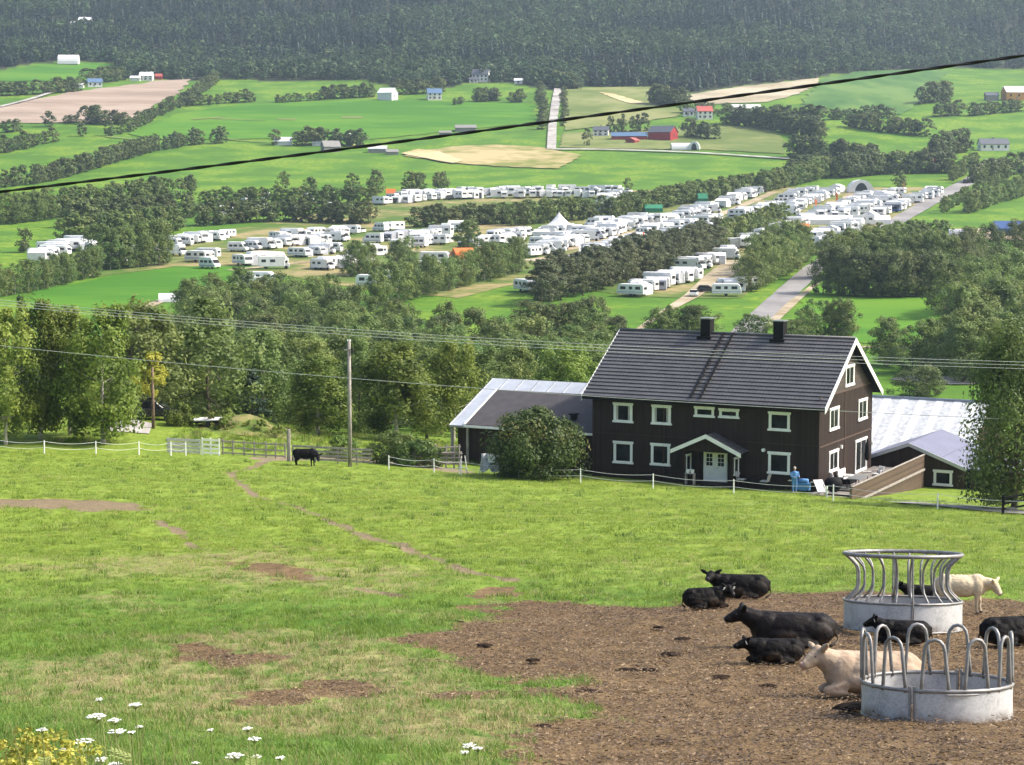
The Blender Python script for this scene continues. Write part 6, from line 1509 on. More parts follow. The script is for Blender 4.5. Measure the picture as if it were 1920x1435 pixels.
HS = [
 ('large white two-storey house at the forest edge on the hill', 902, 153, 30, 22, 'far_white', 'roof_slate', -12, .7, .45, 4, 2),
 ('low pale extension left of the large white hillside house', 888, 155, 16, 9, 'far_white', 'roof_slate', 0, .6, .4, 2, 1),
 ('pale green barn with light metal roof below the forest', 727, 188, 30, 22, 'awning_white', 'roof_white', -25, .8, .4, 0, 1),
 ('small white house with grey-blue roof in the middle fields', 814, 187, 26, 20, 'far_white', 'blue_tin', 10, .8, .42, 3, 2),
 ('white farmhouse left of the red barn', 1127, 255, 28, 17, 'far_white', 'roof_slate', -8, .7, .4, 3, 2),
 ('long low barn with blue-grey roof between white farmhouse and red barn', 1180, 262, 66, 13, 'red_paint', 'blue_tin', -4, .3, .5, 0, 1),
 ('big dark-red barn with slate roof in the farmyard', 1243, 262, 46, 25, 'red_paint', 'roof_slate', -30, .7, .45, 0, 1),
 ('small red gable hut in front of the long low barn', 1186, 268, 20, 9, 'red_paint', 'roof_red', 60, .9, .5, 0, 1),
 ('white house with bright red roof above the farmyard', 1320, 223, 28, 23, 'far_white', 'roof_red', 6, .8, .4, 3, 2),
 ('small white cottage left of the red-roofed white house', 1291, 218, 20, 14, 'far_white', 'roof_slate', 0, .7, .4, 2, 1),
 ('long low white building right of the red-roofed house', 1398, 210, 54, 13, 'far_white', 'roof_white', 4, .3, .5, 4, 1),
 ('white low barn left of the yellow house', 531, 272, 32, 14, 'far_white', 'roof_white', 0, .4, .5, 0, 1),
 ('narrow yellow house with steep gable among trees', 657, 272, 13, 21, 'yellow_paint', 'roof_white', 80, 1.1, .45, 1, 2),
 ('grey barn with dark roof left of the yellow house', 620, 285, 32, 20, 'grey_board', 'grey_board', 25, .6, .5, 0, 1),
 ('small pale shed behind the grey barn', 598, 273, 24, 9, 'awning_white', 'roof_white', 0, .5, .4, 0, 1),
 ('dark farm shed just under the overhead cable', 708, 286, 34, 12, 'grey_board', 'roof_grey', 0, .5, .45, 0, 1),
 ('lower grey shed right of the dark farm shed', 735, 290, 22, 9, 'grey_board', 'grey_board', 10, .6, .45, 0, 1),
 ('old grey barn on the field beside the overhead cable', 873, 246, 38, 11, 'grey_board', 'grey_board', 4, .4, .45, 0, 1),
 ('low grey shed left of the old grey barn', 835, 254, 22, 8, 'grey_board', 'grey_board', 0, .5, .4, 0, 1),
 ('white farmhouse above the ploughed field', 178, 163, 26, 15, 'far_white', 'blue_tin', 15, .7, .45, 3, 1),
 ('small white shed left of the ploughed field farmhouse', 148, 165, 18, 8, 'far_white', 'roof_white', 0, .6, .4, 1, 1),
 ('white house at the top of the ploughed field', 275, 151, 24, 15, 'far_white', 'roof_white', 0, .7, .45, 3, 2),
 ('low pale shed left of the house at the top of the ploughed field', 254, 152, 18, 9, 'awning_white', 'roof_white', 0, .6, .4, 0, 1),
 ('rust red hut beside the house at the top of the ploughed field', 298, 149, 12, 10, 'red_paint', 'roof_red', 0, .8, .45, 0, 1),
 ('white house high in the forest at upper left', 160, 46, 22, 13, 'far_white', 'roof_white', 0, .7, .42, 3, 1),
 ('tiny white cabin left of the forest house', 139, 48, 10, 7, 'far_white', 'roof_white', 0, .7, .42, 0, 1),
 ('orange-walled barn with pale roof at the right edge', 1905, 187, 48, 24, 'orange_paint', 'roof_white', 8, .6, .45, 3, 1),
 ('small dark shed left of the orange barn', 1859, 188, 24, 14, 'grey_board', 'roof_slate', 0, .7, .4, 0, 1),
 ('long white house with dark roof above the upper road', 1862, 282, 54, 21, 'far_white', 'roof_slate', 6, .4, .45, 4, 1),
 ('small white house amid trees right of the hill house', 972, 157, 15, 9, 'far_white', 'roof_white', 0, .8, .4, 1, 1),
 ('small blue-grey house under the forest edge', 763, 157, 13, 11, 'blue_tin', 'roof_slate', 0, .8, .4, 1, 1),
 ('low white shed in the tree line under the forest', 794, 154, 18, 6, 'far_white', 'roof_white', 0, .6, .4, 0, 1),
 ('red house behind the small camp field', 1756, 314, 16, 15, 'red_paint', 'roof_red', 0, .8, .4, 2, 1),
 ('low red and white farm building among trees behind the small field', 1708, 312, 44, 8, 'red_paint', 'roof_slate', 0, .3, .4, 4, 1),
 ('low white annex right of the red house', 1779, 316, 14, 8, 'far_white', 'roof_white', 0, .7, .4, 1, 1),
]
for h in HS:
    lab, px, py, w, hh, wm, rm, rz, dep, rr_, nw_, st = h
    house_at(lab, px, py, w, hh, wm, rm, rz, dep, rr_, cat='barn' if 'barn' in lab else ('shed' if 'shed' in lab or 'hut' in lab else 'house'), name='far_barn' if 'barn' in lab else ('far_shed' if 'shed' in lab or 'hut' in lab else 'far_house'), nwin=nw_, storeys=st, chim=('house' in lab and nw_ > 1))
ridge_tent('white arched storage hall on the upper left field', 129, 121, 16, 13, 7.5, 'awning_white', 5, 'storage_hall', 'hall', True)
ridge_tent('white polytunnel left of the two below the red barn', 1277, 281, 11, 5, 3.6, 'awning_white', 5, 'polytunnel', 'polytunnel', True)
ridge_tent('white polytunnel right of the two below the red barn', 1302, 281, 6, 6, 4.6, 'awning_white', 80, 'polytunnel', 'polytunnel', True)
ridge_tent('blue container hall at the right edge beside the gravel yard', 1912, 442, 18, 6, 5, 'blue_car', 0, 'container_hall', 'hall')
ridge_tent('grey wrapped bales pile by the gravel yard', 1800, 442, 8, 3, 2.2, 'awning_grey', 0, 'bale_pile', 'bales', True)
# ------------------------------------------------------------------ cattle and feeders
def coat(name, a, b, rough=0.6, scale=6, spec=0.3):
    t = NT(name); p = t.pos(1, 1, 1, local=True); n = t.noise(scale, p, 5, 0.6); n2 = t.noise(60, t.pos(1, 0.3, 1, local=True), 3, 0.6)
    c = t.ramp(t.math('ADD', t.math('MULTIPLY', n, 0.7), t.math('MULTIPLY', n2, 0.3)), [(0.35, a), (0.65, b)])
    dn = t.noise(2.2, p, 4); sp = t.n('SeparateXYZ'); t.t.links.new(p, sp.inputs[0])
    c = t.mix(t.math('MULTIPLY', t.ramp(dn, [(0.5, 0.0), (0.68, 0.55)]), t.ramp(sp.outputs[2], [(0.1, 1.0), (0.55, 0.12)])), c, (0.10, 0.065, 0.04))
    hb_ = t.math('ADD', t.math('MULTIPLY', t.noise(5, p, 2), 1.0), t.math('MULTIPLY', n2, 0.12))
    t.bsdf(c, rough, bump=hb_, bstr=0.55, bdist=0.06, Specular_IOR_Level=spec, Sheen_Weight=0.0)
coat('coat_black', (0.0025, 0.0022, 0.0023), (0.006, 0.005, 0.0048), 0.6, spec=0.1)
coat('coat_brownblack', (0.0035, 0.003, 0.003), (0.012, 0.008, 0.0075), 0.55, spec=0.14)
coat('coat_cream', (0.32, 0.235, 0.165), (0.44, 0.345, 0.255), 0.75, 3, 0.1)
coat('coat_pale', (0.52, 0.42, 0.28), (0.64, 0.54, 0.38), 0.75, 3, 0.1)
simple('muzzle_pink', (0.42, 0.25, 0.20), 0.6, 0.1)
simple('muzzle_dark', (0.05, 0.045, 0.045), 0.5, 0.1)
simple('hoof', (0.08, 0.06, 0.05), 0.7, 0.2)
simple('eye', (0.01, 0.008, 0.007), 0.15, 0.1, spec=0.8)
simple('ear_tag', (0.80, 0.80, 0.74), 0.5, 0.05)
simple('tag_yellow', (0.75, 0.60, 0.08), 0.5, 0.05)
def rz_(v, a): c, s = math.cos(a), math.sin(a); return Vector((v[0] * c - v[1] * s, v[0] * s + v[1] * c, v[2]))
def cow(label, loc, rz, scale, mat, pose='lie', yaw=0.0, up=0.9, hyaw=None, hp=0.35, tags=(), muzzle='muzzle_dark', name='cow', ztilt=True, squash=1.0, nlen=0.5):
    hyaw = yaw if hyaw is None else hyaw; nlen *= 0.86 if pose == 'lie' else 1.0
    P = []
    lie = pose == 'lie'
    if lie:
        P += [('e', (-0.12, 0.02, 0.43), (0.82, 0.43, 0.42)), ('e', (0.46, 0, 0.46), (0.42, 0.33, 0.42)), ('e', (-0.72, 0.0, 0.45), (0.38, 0.35, 0.39)), ('e', (0.0, 0, 0.3), (0.7, 0.5, 0.3)),
              ('c', (0.55, 0, 0.78), 0.11, (0.1, 0, 0.75), 0.11), ('c', (0.1, 0, 0.75), 0.11, (-0.75, 0, 0.73), 0.12), ('c', (-0.75, 0, 0.73), 0.12, (-1.02, 0, 0.55), 0.11),
              ('e', (-0.72, 0.22, 0.66), (0.12, 0.1, 0.12)), ('e', (-0.72, -0.22, 0.66), (0.12, 0.1, 0.12))]
        for s in (-1, 1):
            P += [('e', (0.48, s * 0.2, 0.44), (0.3, 0.15, 0.36)), ('c', (0.5, s * 0.26, 0.22), 0.12, (0.86, s * 0.22, 0.12), 0.085), ('c', (0.86, s * 0.22, 0.1), 0.08, (0.52, s * 0.33, 0.065), 0.055),
                  ('e', (-0.55, s * 0.26, 0.34), (0.46, 0.2, 0.33)), ('e', (-0.34, s * 0.28, 0.27), (0.42, 0.19, 0.25)), ('c', (-0.2, s * 0.46, 0.16), 0.11, (-0.62, s * 0.5, 0.1), 0.075), ('c', (-0.62, s * 0.52, 0.09), 0.07, (-0.12, s * 0.6, 0.06), 0.05)]
        P += [('c', (-1.06, 0.0, 0.55), 0.045, (-1.12, 0.1, 0.18), 0.03), ('c', (-1.12, 0.1, 0.18), 0.03, (-0.95, 0.32, 0.06), 0.05)]
        nb = Vector((0.68, 0, 0.6)); r0 = 0.30
    else:
        P += [('e', (-0.08, 0, 0.95), (0.78, 0.34, 0.37)), ('e', (0.45, 0, 0.98), (0.36, 0.27, 0.40)), ('e', (-0.62, 0, 1.0), (0.36, 0.30, 0.35)), ('e', (0.0, 0, 0.82), (0.5, 0.3, 0.27)),
              ('c', (0.5, 0, 1.25), 0.1, (-0.65, 0, 1.24), 0.11), ('c', (-0.65, 0, 1.24), 0.11, (-0.93, 0, 1.1), 0.1)]
        for s in (-1, 1):
            f = 0.07 * s
            P += [('e', (0.46, s * 0.2, 0.9), (0.2, 0.12, 0.3)), ('c', (0.46, s * 0.18, 0.8), 0.12, (0.5 + f, s * 0.16, 0.42), 0.075), ('c', (0.5 + f, s * 0.16, 0.42), 0.068, (0.5 + f, s * 0.16, 0.14), 0.05), ('c', (0.5 + f, s * 0.16, 0.12), 0.055, (0.55 + f, s * 0.16, 0.045), 0.06),
                  ('e', (-0.62, s * 0.2, 0.86), (0.27, 0.15, 0.33)), ('c', (-0.56 - f, s * 0.2, 0.68), 0.14, (-0.76 - f, s * 0.17, 0.44), 0.075), ('c', (-0.76 - f, s * 0.17, 0.44), 0.068, (-0.7 - f, s * 0.17, 0.13), 0.05), ('c', (-0.7 - f, s * 0.17, 0.12), 0.055, (-0.65 - f, s * 0.17, 0.045), 0.06)]
        P += [('c', (-0.95, 0, 1.12), 0.05, (-1.0, 0, 0.75), 0.03), ('c', (-1.0, 0, 0.75), 0.03, (-0.99, 0, 0.5), 0.05)]
        nb = Vector((0.66, 0, 1.08)); r0 = 0.25
    ne = nb + rz_((nlen * math.cos(up), 0, nlen * math.sin(up)), yaw)
    P += [('c', nb - rz_((0.12, 0, 0.05), yaw), r0 + 0.02, nb.lerp(ne, 0.5), r0 * 0.78), ('c', nb.lerp(ne, 0.5), r0 * 0.8, ne, 0.17), ('c', nb + Vector((0, 0, -0.2)), 0.16, nb.lerp(ne, 0.7) + Vector((0, 0, -0.1)), 0.09)]
    hd = rz_((math.cos(hp), 0, -math.sin(hp)), hyaw); sd_ = rz_((0, 1, 0), hyaw); upv = Vector(hd).cross(-sd_); 
    if upv.z < 0: upv = -upv
    nose = ne + hd * 0.43
    P += [('c', ne + upv * 0.01, 0.155, ne + hd * 0.18, 0.14), ('c', ne + hd * 0.18, 0.135, nose - hd * 0.08, 0.1), ('c', ne + hd * 0.06 - upv * 0.08, 0.11, nose - hd * 0.1 - upv * 0.05, 0.08), ('c', nose - hd * 0.06 - sd_ * 0.035, 0.092, nose - hd * 0.06 + sd_ * 0.035, 0.092),
          ('e', tuple(ne + upv * 0.11 - hd * 0.04), (0.09, 0.09, 0.08))]
    for s in (-1, 1):
        e0 = ne + sd_ * s * 0.13 + upv * 0.07 - hd * 0.04; e1 = e0 + sd_ * s * 0.24 - hd * 0.07 + upv * 0.11
        P += [('c', e0, 0.05, e0.lerp(e1, 0.5), 0.075), ('c', e0.lerp(e1, 0.5), 0.075, e1, 0.035)]
    me = blob(P, 0.024, 8)
    n = Vector((0, 0, 1))
    if ztilt:
        x, y = loc[0], loc[1]; n = Vector((-(g1(x + 1, y) - g1(x - 1, y)) / 2, -(g1(x, y + 1) - g1(x, y - 1)) / 2, 1)).normalized()
        if not lie: n = Vector((n.x * 0.4, n.y * 0.4, 1)).normalized()
    q = Vector((0, 0, 1)).rotation_difference(n).to_matrix() @ Matrix.Rotation(rz, 3, 'Z')
    t = thing(name, label, 'cow' if name == 'cow' else 'calf', Vector(loc) + Vector((0, 0, -0.02)), rot=q.to_euler(), scale=(scale, scale, scale * squash))
    obj('body', me, t, mat=mat)
    def ball(nm, c, r, m, sub=2):
        bm = bmesh.new(); bmesh.ops.create_icosphere(bm, subdivisions=sub, radius=1.0, matrix=Matrix.Translation(c) @ Matrix.Diagonal((*r, 1)) if hasattr(r, '__len__') else Matrix.Translation(c) @ Matrix.Scale(r, 4))
        m2 = bpy.data.meshes.new(nm); bm.to_mesh(m2); bm.free(); m2.polygons.foreach_set('use_smooth', [True] * len(m2.polygons)); return obj(nm, m2, t, mat=m)
    for s in (-1, 1): ball('eye', ne + hd * 0.14 + sd_ * s * 0.118 + upv * 0.04, 0.022, 'eye')
    mb = MB(); mb.tube([nose - hd * 0.03, nose + hd * 0.012, nose + hd * 0.028], [0.088, 0.078, 0.04], 12); mb.build('muzzle', muzzle, t, smooth=True)
    for s in tags:
        c = ne + sd_ * s * 0.26 + upv * 0.1 - hd * 0.02
        mb = MB(); mb.add([c + sd_ * a + upv * b + hd * h for h in (0.045, 0.055) for a, b in ((-.045, .0), (.045, .0), (.05, -.12), (-.05, -.12))], [(0, 1, 2, 3), (7, 6, 5, 4), (0, 4, 5, 1), (1, 5, 6, 2), (2, 6, 7, 3), (3, 7, 4, 0)]); mb.build('ear_tag', 'ear_tag', t)
    if not lie:
        for s in (-1, 1):
            f = 0.07 * s
            for x in (0.55 + f, -0.65 - f): mb = MB(); mb.tube([(x, s * .165, 0.0), (x, s * .165, 0.07)], [0.075, 0.066], 10); mb.build('hoof', 'hoof', t)
    return t
PI = math.pi
cow('black cow lying at the back, both ears up, facing the camera', W(1385, 1121), PI - 0.12, 0.62, 'coat_black', yaw=0.5, up=0.62, hyaw=1.35, hp=0.25, nlen=0.42)
cow('black cow with two white ear tags lying before the rearmost cow', W(1326, 1139), 0.12, 0.46, 'coat_black', yaw=-0.5, up=0.5, hyaw=-1.2, hp=0.55, tags=(-1, 1), nlen=0.42, squash=1.1)
cow('large brown-black cow lying in profile with head raised left of the feeders', W(1478, 1210), PI - 0.1, 0.72, 'coat_brownblack', yaw=0.1, up=0.55, hp=0.42, nlen=0.5, squash=0.93)
cow('black calf lying in front of the large brown-black cow', W(1450, 1240), PI + 0.05, 0.44, 'coat_black', yaw=0.15, up=0.35, hp=0.3, tags=(1,), name='calf', nlen=0.4)
cow('cream cow lying with head raised behind the near round feeder', W(1628, 1300), PI + 0.06, 0.69, 'coat_cream', yaw=0.12, up=0.6, hyaw=0.3, hp=0.55, muzzle='muzzle_pink', nlen=0.42)
cow('black calf with white ear tag lying between the two feeders', W(1690, 1204), PI - 0.1, 0.46, 'coat_black', yaw=0.05, up=0.65, hp=0.4, tags=(1,), name='calf', nlen=0.42)
cow('black cow lying at the right frame edge, only its rump in view', W(1905, 1207), 0.1, 0.56, 'coat_black', yaw=0.2, up=0.7, hp=0.4)
cow('cream calf standing with lowered head beside the tall feeder', W(1806, 1148), -0.12, 0.57, 'coat_pale', 'stand', yaw=-0.3, up=-0.1, hyaw=-0.4, hp=0.95, muzzle='muzzle_dark', name='calf', nlen=0.36)
cow('black calf lying behind the tall feeder, seen through its bars', W(1728, 1127), PI - 0.2, 0.42, 'coat_black', yaw=0.2, up=0.5, hp=0.3, name='calf')
p = at(572, 141.8); cow('black cow standing with lowered head at the board fence', p, PI * 0.98 + PI, 0.98, 'coat_black', 'stand', yaw=-0.9, up=-0.5, hyaw=-1.1, hp=0.9, ztilt=False, nlen=0.5)

def galv():
    t = NT('galvanised'); p = t.pos(local=True)
    n = t.noise(3.5, p, 5, 0.65); v = t.n('TexVoronoi'); v.inputs['Scale'].default_value = 30; t.t.links.new(p, v.inputs[0])
    c = t.ramp(t.math('ADD', t.math('MULTIPLY', n, 0.75), t.math('MULTIPLY', v.outputs[0], 0.25)), [(0.25, (0.27, 0.275, 0.275)), (0.5, (0.46, 0.465, 0.465)), (0.75, (0.56, 0.565, 0.565))])
    sp = t.n('SeparateXYZ'); t.t.links.new(p, sp.inputs[0])
    mud = t.math('MULTIPLY', t.ramp(sp.outputs[2], [(0.02, 1.0), (0.16, 0.0)]), t.ramp(t.noise(5, p, 4), [(0.4, 0.0), (0.6, 1.0)]))
    c = t.mix(mud, c, (0.14, 0.10, 0.07))
    t.bsdf(c, 0.55, Metallic=0.15, bump=n, bstr=0.1)
    simple('steel_tube', (0.25, 0.245, 0.24), 0.45, 0.25, 8, metal=0.35)
galv()
def tilt_rot(loc, rz, k=1.0):
    x, y = loc[0], loc[1]; n = Vector((k * -(g1(x + 1, y) - g1(x - 1, y)) / 2, k * -(g1(x, y + 1) - g1(x, y - 1)) / 2, 1)).normalized()
    return (Vector((0, 0, 1)).rotation_difference(n).to_matrix() @ Matrix.Rotation(rz, 3, 'Z')).to_euler()
def arc_panel(t, r, a0, a1, h, name='panel'):
    n = max(8, int((a1 - a0) / 0.1)); vs = []; fs = []; levels = [(0, 0), (h * .08, .006), (h * .5, .0), (h * .9, 0.004), (h, 0)]
    m = len(levels)
    for i in range(n + 1):
        a = a0 + (a1 - a0) * i / n
        for z, d in levels: vs.append(((r + d) * math.cos(a), (r + d) * math.sin(a), z))
        for z, d in levels: vs.append(((r + d - 0.012) * math.cos(a), (r + d - 0.012) * math.sin(a), z))
        if i:
            b = (i - 1) * 2 * m; c = i * 2 * m
            for k in range(m - 1): fs += [(b + k, c + k, c + k + 1, b + k + 1), (b + m + k, b + m + k + 1, c + m + k + 1, c + m + k)]
    mb = MB(); mb.add(vs, fs); pn = mb.build(name, 'galvanised', t, smooth=True)
    mb = MB(); mb.tube([(r * math.cos(a0 + (a1 - a0) * i / n), r * math.sin(a0 + (a1 - a0) * i / n), h + 0.012) for i in range(n + 1)], 0.024, 8); mb.build('rim_tube', 'steel_tube', t, smooth=True)
    mb = MB(); mb.tube([(r * math.cos(a0 + (a1 - a0) * i / n), r * math.sin(a0 + (a1 - a0) * i / n), 0.012) for i in range(n + 1)], 0.016, 6); mb.build('foot_tube', 'steel_tube', t, smooth=True)
    for a in (a0, a1):
        mb = MB(); x, y = r * math.cos(a), r * math.sin(a); mb.tube([(x, y, -0.02), (x, y, h + 0.06)], 0.02, 6); mb.build('hinge_post', 'steel_tube', t)
# near round feeder
f0 = W(1765, 1348); fr = (1900 - 1618) / 2 * (f0.y + 1.0) / FPX; fc = Vector((X_at(1770, f0.y + fr), f0.y + fr, 0)); fc.z = g1(fc.x, fc.y) - 0.03
nf = thing('round_feeder', 'low round galvanised cattle feeder with hoop bars, front right', 'cattle feeder', fc, rot=tilt_rot(fc, 0, 0.62))
gap = -PI / 2 - 0.53
arc_panel(nf, fr, gap + 0.03, gap + PI - 0.03, 0.38); arc_panel(nf, fr, gap + PI + 0.03, gap + 2 * PI - 0.03, 0.38)
for k in range(11):
    a = gap + 0.2 + k * 2 * PI / 11 + 0.1; hw2 = 0.115 / fr; pts = []
    for i in range(13):
        s = i / 12; th = PI * s
        if i < 3: aa = a - hw2 * 1.4 * (1 - 0.285 * i / 3); z = 0.36 + 0.50 * i / 3 * 0.98
        elif i > 9: aa = a + hw2 * 1.4 * (1 - 0.285 * (12 - i) / 3); z = 0.36 + 0.50 * (12 - i) / 3 * 0.98
        else:
            ph = PI * (i - 3) / 6; aa = a - hw2 * math.cos(ph); z = 0.85 + 0.13 * math.sin(ph)
        pts.append(((fr - 0.005) * math.cos(aa), (fr - 0.005) * math.sin(aa), z))
    mb = MB(); mb.tube(pts, 0.0215, 8); mb.build('hoop', 'steel_tube', nf, smooth=True)
mb = MB(); ha = -PI / 2 + 0.12
mb.tube([((fr + 0.05) * math.cos(ha + d), (fr + 0.05) * math.sin(ha + d), 0.36) for d in (-.2, -.1, 0, .1, .2)], 0.012, 6); mb.build('handle_bar', 'steel_tube', nf)
# hay and dung left in the feeder bed
# tall feeder with bent bars
f1 = W(1702, 1187); r1 = (1812 - 1590) / 2 * (f1.y + 1.05) / FPX; c1 = Vector((X_at(1702, f1.y + r1), f1.y + r1, 0)); c1.z = g1(c1.x, c1.y) - 0.03
tf = thing('tall_feeder', 'tall galvanised ring feeder with bent bars and flared top behind the cattle', 'cattle feeder', c1, rot=tilt_rot(c1, 0))
gap = -PI / 2 - 0.03
arc_panel(tf, r1, gap + 0.015, gap + PI - 0.015, 0.5); arc_panel(tf, r1, gap + PI + 0.015, gap + 2 * PI - 0.015, 0.5)
for k in range(22):
    a = gap + (k + 0.0) * 2 * PI / 22
    prof_ = [(r1 * .995, 0.5), (r1 * 0.89, 0.60), (r1 * 0.80, 0.70), (r1 * 0.77, 0.80), (r1 * 0.77, 1.04), (r1 * 0.80, 1.14), (r1 * 0.9, 1.25), (r1 * 1.0, 1.34)]
    mb = MB(); mb.tube([(r * math.cos(a), r * math.sin(a), z) for r, z in prof_], 0.021, 7); mb.build('bar', 'steel_tube', tf, smooth=True)
mb = MB(); mb.tube([(r1 * math.cos(2 * PI * k / 36), r1 * math.sin(2 * PI * k / 36), 1.35) for k in range(37)], 0.036, 8); mb.build('top_ring', 'steel_tube', tf, smooth=True)
for a in (gap, gap + PI):
    mb = MB(); mb.tube([(r1 * 1.01 * math.cos(a), r1 * 1.01 * math.sin(a), 0.45), (r1 * 1.01 * math.cos(a), r1 * 1.01 * math.sin(a), 1.36)], 0.018, 6); mb.build('hinge_post', 'steel_tube', tf)

# dung pats, manure heap
simple('dung', (0.020, 0.013, 0.009), 0.9, 0.5, 8, bump=0.5, spec=0.08)
def lump(name, label, loc, r, h, mat, seed, cat, group=None, nz=0.35):
    rng = np.random.default_rng(seed); n, m = 26, 9; vs = [(0, 0, h)]; fs = []
    for j in range(1, m):
        for i in range(n):
            a = 2 * PI * i / n; s = j / (m - 1)
            rr = r * s * (1 + nz * math.sin(2 * a + seed) * 0.5 + nz * 0.4 * math.sin(5 * a + seed * 2)); k = 0.5 * float(fbm(np.array([rr * math.cos(a) * 7 / r + seed]), np.array([rr * math.sin(a) * 7 / r]), seed, 2)[0])
            vs.append((rr * math.cos(a), rr * math.sin(a) * 0.8, h * (1 - s ** 2.2) + h * k * (1.0 if s < .95 else .2) - 0.02 * (j == m - 1)))
    fs += [(0, 1 + i, 1 + (i + 1) % n) for i in range(n)]
    for j in range(m - 2):
        for i in range(n): fs.append((1 + j * n + i, 1 + (j + 1) * n + i, 1 + (j + 1) * n + (i + 1) % n, 1 + j * n + (i + 1) % n))
    mb = MB(); mb.add(vs, fs); o = mb.build(name, mat, None, smooth=True, loc=loc, rot=tilt_rot(loc, 0)); return tag(o, label, cat, group)
DP = [(909, 1209), (1235, 1176), (1280, 1197), (1257, 1225), (1176, 1255), (1218, 1255), (1350, 1268), (1102, 1295), (1000, 1237), (1021, 1361), (855, 1166), (1440, 1285), (735, 1172)]
DP.sort()
for i, (px, py) in enumerate(DP):
    lump('dung_pat', f'{ordinal(i + 1)} dark dung pat from the left on the bare earth', W(px, py), 0.11 + 0.06 * ((i * 7) % 4) / 3, 0.022, 'dung', i + 2, 'dung pat', 'dung pats on the bare earth')
lump('manure_heap', 'low dark heap of manure at the left foot of the near feeder', W(1612, 1326), 0.34, 0.07, 'dung', 31, 'manure')
# ------------------------------------------------------------------ grass, straw and flowers in the pasture
def grassmat(name, stops, trans=0.3, base=None):
    t = NT(name); tn = t.attr('tint'); p = t.pos()
    nl = t.noise(0.13, p, 2); nm = t.noise(0.9, t.pos(1, 0.6, 1), 3)
    f = t.math('ADD', t.math('MULTIPLY', tn, 0.45), t.math('ADD', t.math('MULTIPLY', nl, 0.35), t.math('MULTIPLY', nm, 0.35)), clamp=True)
    c = t.ramp(f, stops)
    if base:
        yv = t.n('SeparateXYZ'); t.t.links.new(p, yv.inputs[0])
        nf_ = t.math('ADD', t.math('DIVIDE', t.math('SUBTRACT', 58, yv.outputs[1]), 26), t.math('MULTIPLY', t.math('SUBTRACT', nl, 0.5), 2.0), clamp=True)
        c = t.mix(nf_, c, t.ramp(f, base))
    d = t.n('BsdfPrincipled'); t.set(d.inputs['Base Color'], c); d.inputs['Roughness'].default_value = 0.5; d.inputs['Specular IOR Level'].default_value = 0.3
    tr = t.n('BsdfTranslucent'); t.set(tr.inputs[0], c); mx = t.n('MixShader'); mx.inputs[0].default_value = trans
    t.t.links.new(d.outputs[0], mx.inputs[1]); t.t.links.new(tr.outputs[0], mx.inputs[2]); t.t.links.new(mx.outputs[0], t.out.inputs[0])
grassmat('grass', [(0.25, (0.09, 0.16, 0.015)), (0.5, (0.175, 0.27, 0.028)), (0.72, (0.28, 0.35, 0.048)), (0.95, (0.40, 0.39, 0.10))], 0.45, [(0.25, (0.06, 0.135, 0.018)), (0.5, (0.12, 0.225, 0.03)), (0.72, (0.20, 0.29, 0.05)), (0.95, (0.36, 0.36, 0.12))])
grassmat('dry_grass', [(0.2, (0.16, 0.15, 0.05)), (0.6, (0.34, 0.28, 0.13)), (0.95, (0.50, 0.42, 0.24))], 0.25)
grassmat('straw_bits', [(0.25, (0.02, 0.011, 0.006)), (0.48, (0.095, 0.058, 0.032)), (0.72, (0.19, 0.125, 0.07)), (0.97, (0.42, 0.33, 0.19))], 0.1)
def blades(seed, n, h, spread, w, bend=0.6, mat='grass', segs=2):
    rng = np.random.default_rng(seed); v = []; f = []; ti = []
    for i in range(n):
        a = rng.random() * 2 * PI; r = spread * math.sqrt(rng.random()); x, y = r * math.cos(a), r * math.sin(a)
        d = rng.random() * 2 * PI; L = h * rng.uniform(0.5, 1.15); bd = bend * rng.uniform(0.3, 1.2); b = len(v); tt = rng.random()
        for k in range(segs + 1):
            s = k / segs; ww = w * (1 - 0.85 * s) / 2; ox_ = L * bd * s * s; z = L * s * (1 - 0.3 * bd * s) - 0.01
            cx_, cy_ = x + ox_ * math.cos(d), y + ox_ * math.sin(d); nx_, ny_ = -math.sin(d) * ww, math.cos(d) * ww
            v += [(cx_ - nx_, cy_ - ny_, z), (cx_ + nx_, cy_ + ny_, z)]; ti += [tt, tt]
        for k in range(segs): f.append((b + 2 * k, b + 2 * k + 1, b + 2 * k + 3, b + 2 * k + 2))
    me = mesh_np('tuft', np.array(v), np.array(f), np.array(ti)); me.materials.append(M[mat]); return me
def bits(seed, n, spread, L, mat):
    rng = np.random.default_rng(seed); c = np.stack([rng.normal(size=n) * spread, rng.normal(size=n) * spread, rng.uniform(0.0, 0.025, n)], 1)
    nrm = np.array([0, 0, 1]) + rng.normal(size=(n, 3)) * 0.55
    t = np.stack([np.cos(rng.random(n) * 6.28), np.sin(rng.random(n) * 6.28), rng.normal(size=n) * 0.15], 1); nrm /= np.linalg.norm(nrm, axis=1, keepdims=True)
    b = np.cross(nrm, t); l = L * rng.uniform(0.4, 1.4, n)[:, None]; w = l * rng.uniform(0.12, 0.5, n)[:, None]
    v = np.stack([c - t * l / 2 - b * w / 2, c + t * l / 2 - b * w / 2, c + t * l / 2 + b * w / 2, c - t * l / 2 + b * w / 2], 1).reshape(-1, 3)
    me = mesh_np('straw', v, np.arange(4 * n).reshape(n, 4), np.repeat(rng.random(n), 4)); me.materials.append(M[mat]); return me
def zvis(X, Y):
    dm = dirt_mask(X, Y) * (Y < 150)
    return ground(X, Y) + relief(X, Y, dm), dm
def strip(rng, y0, y1, dens, half=0.34):
    n = int(dens * half * (y1 ** 2 - y0 ** 2)); Y = np.sqrt(rng.random(n) * (y1 ** 2 - y0 ** 2) + y0 ** 2); X = (rng.random(n) * 2 - 1) * half * Y; return X, Y
rng = np.random.default_rng(77)
XS, YS, SS = [], [], []
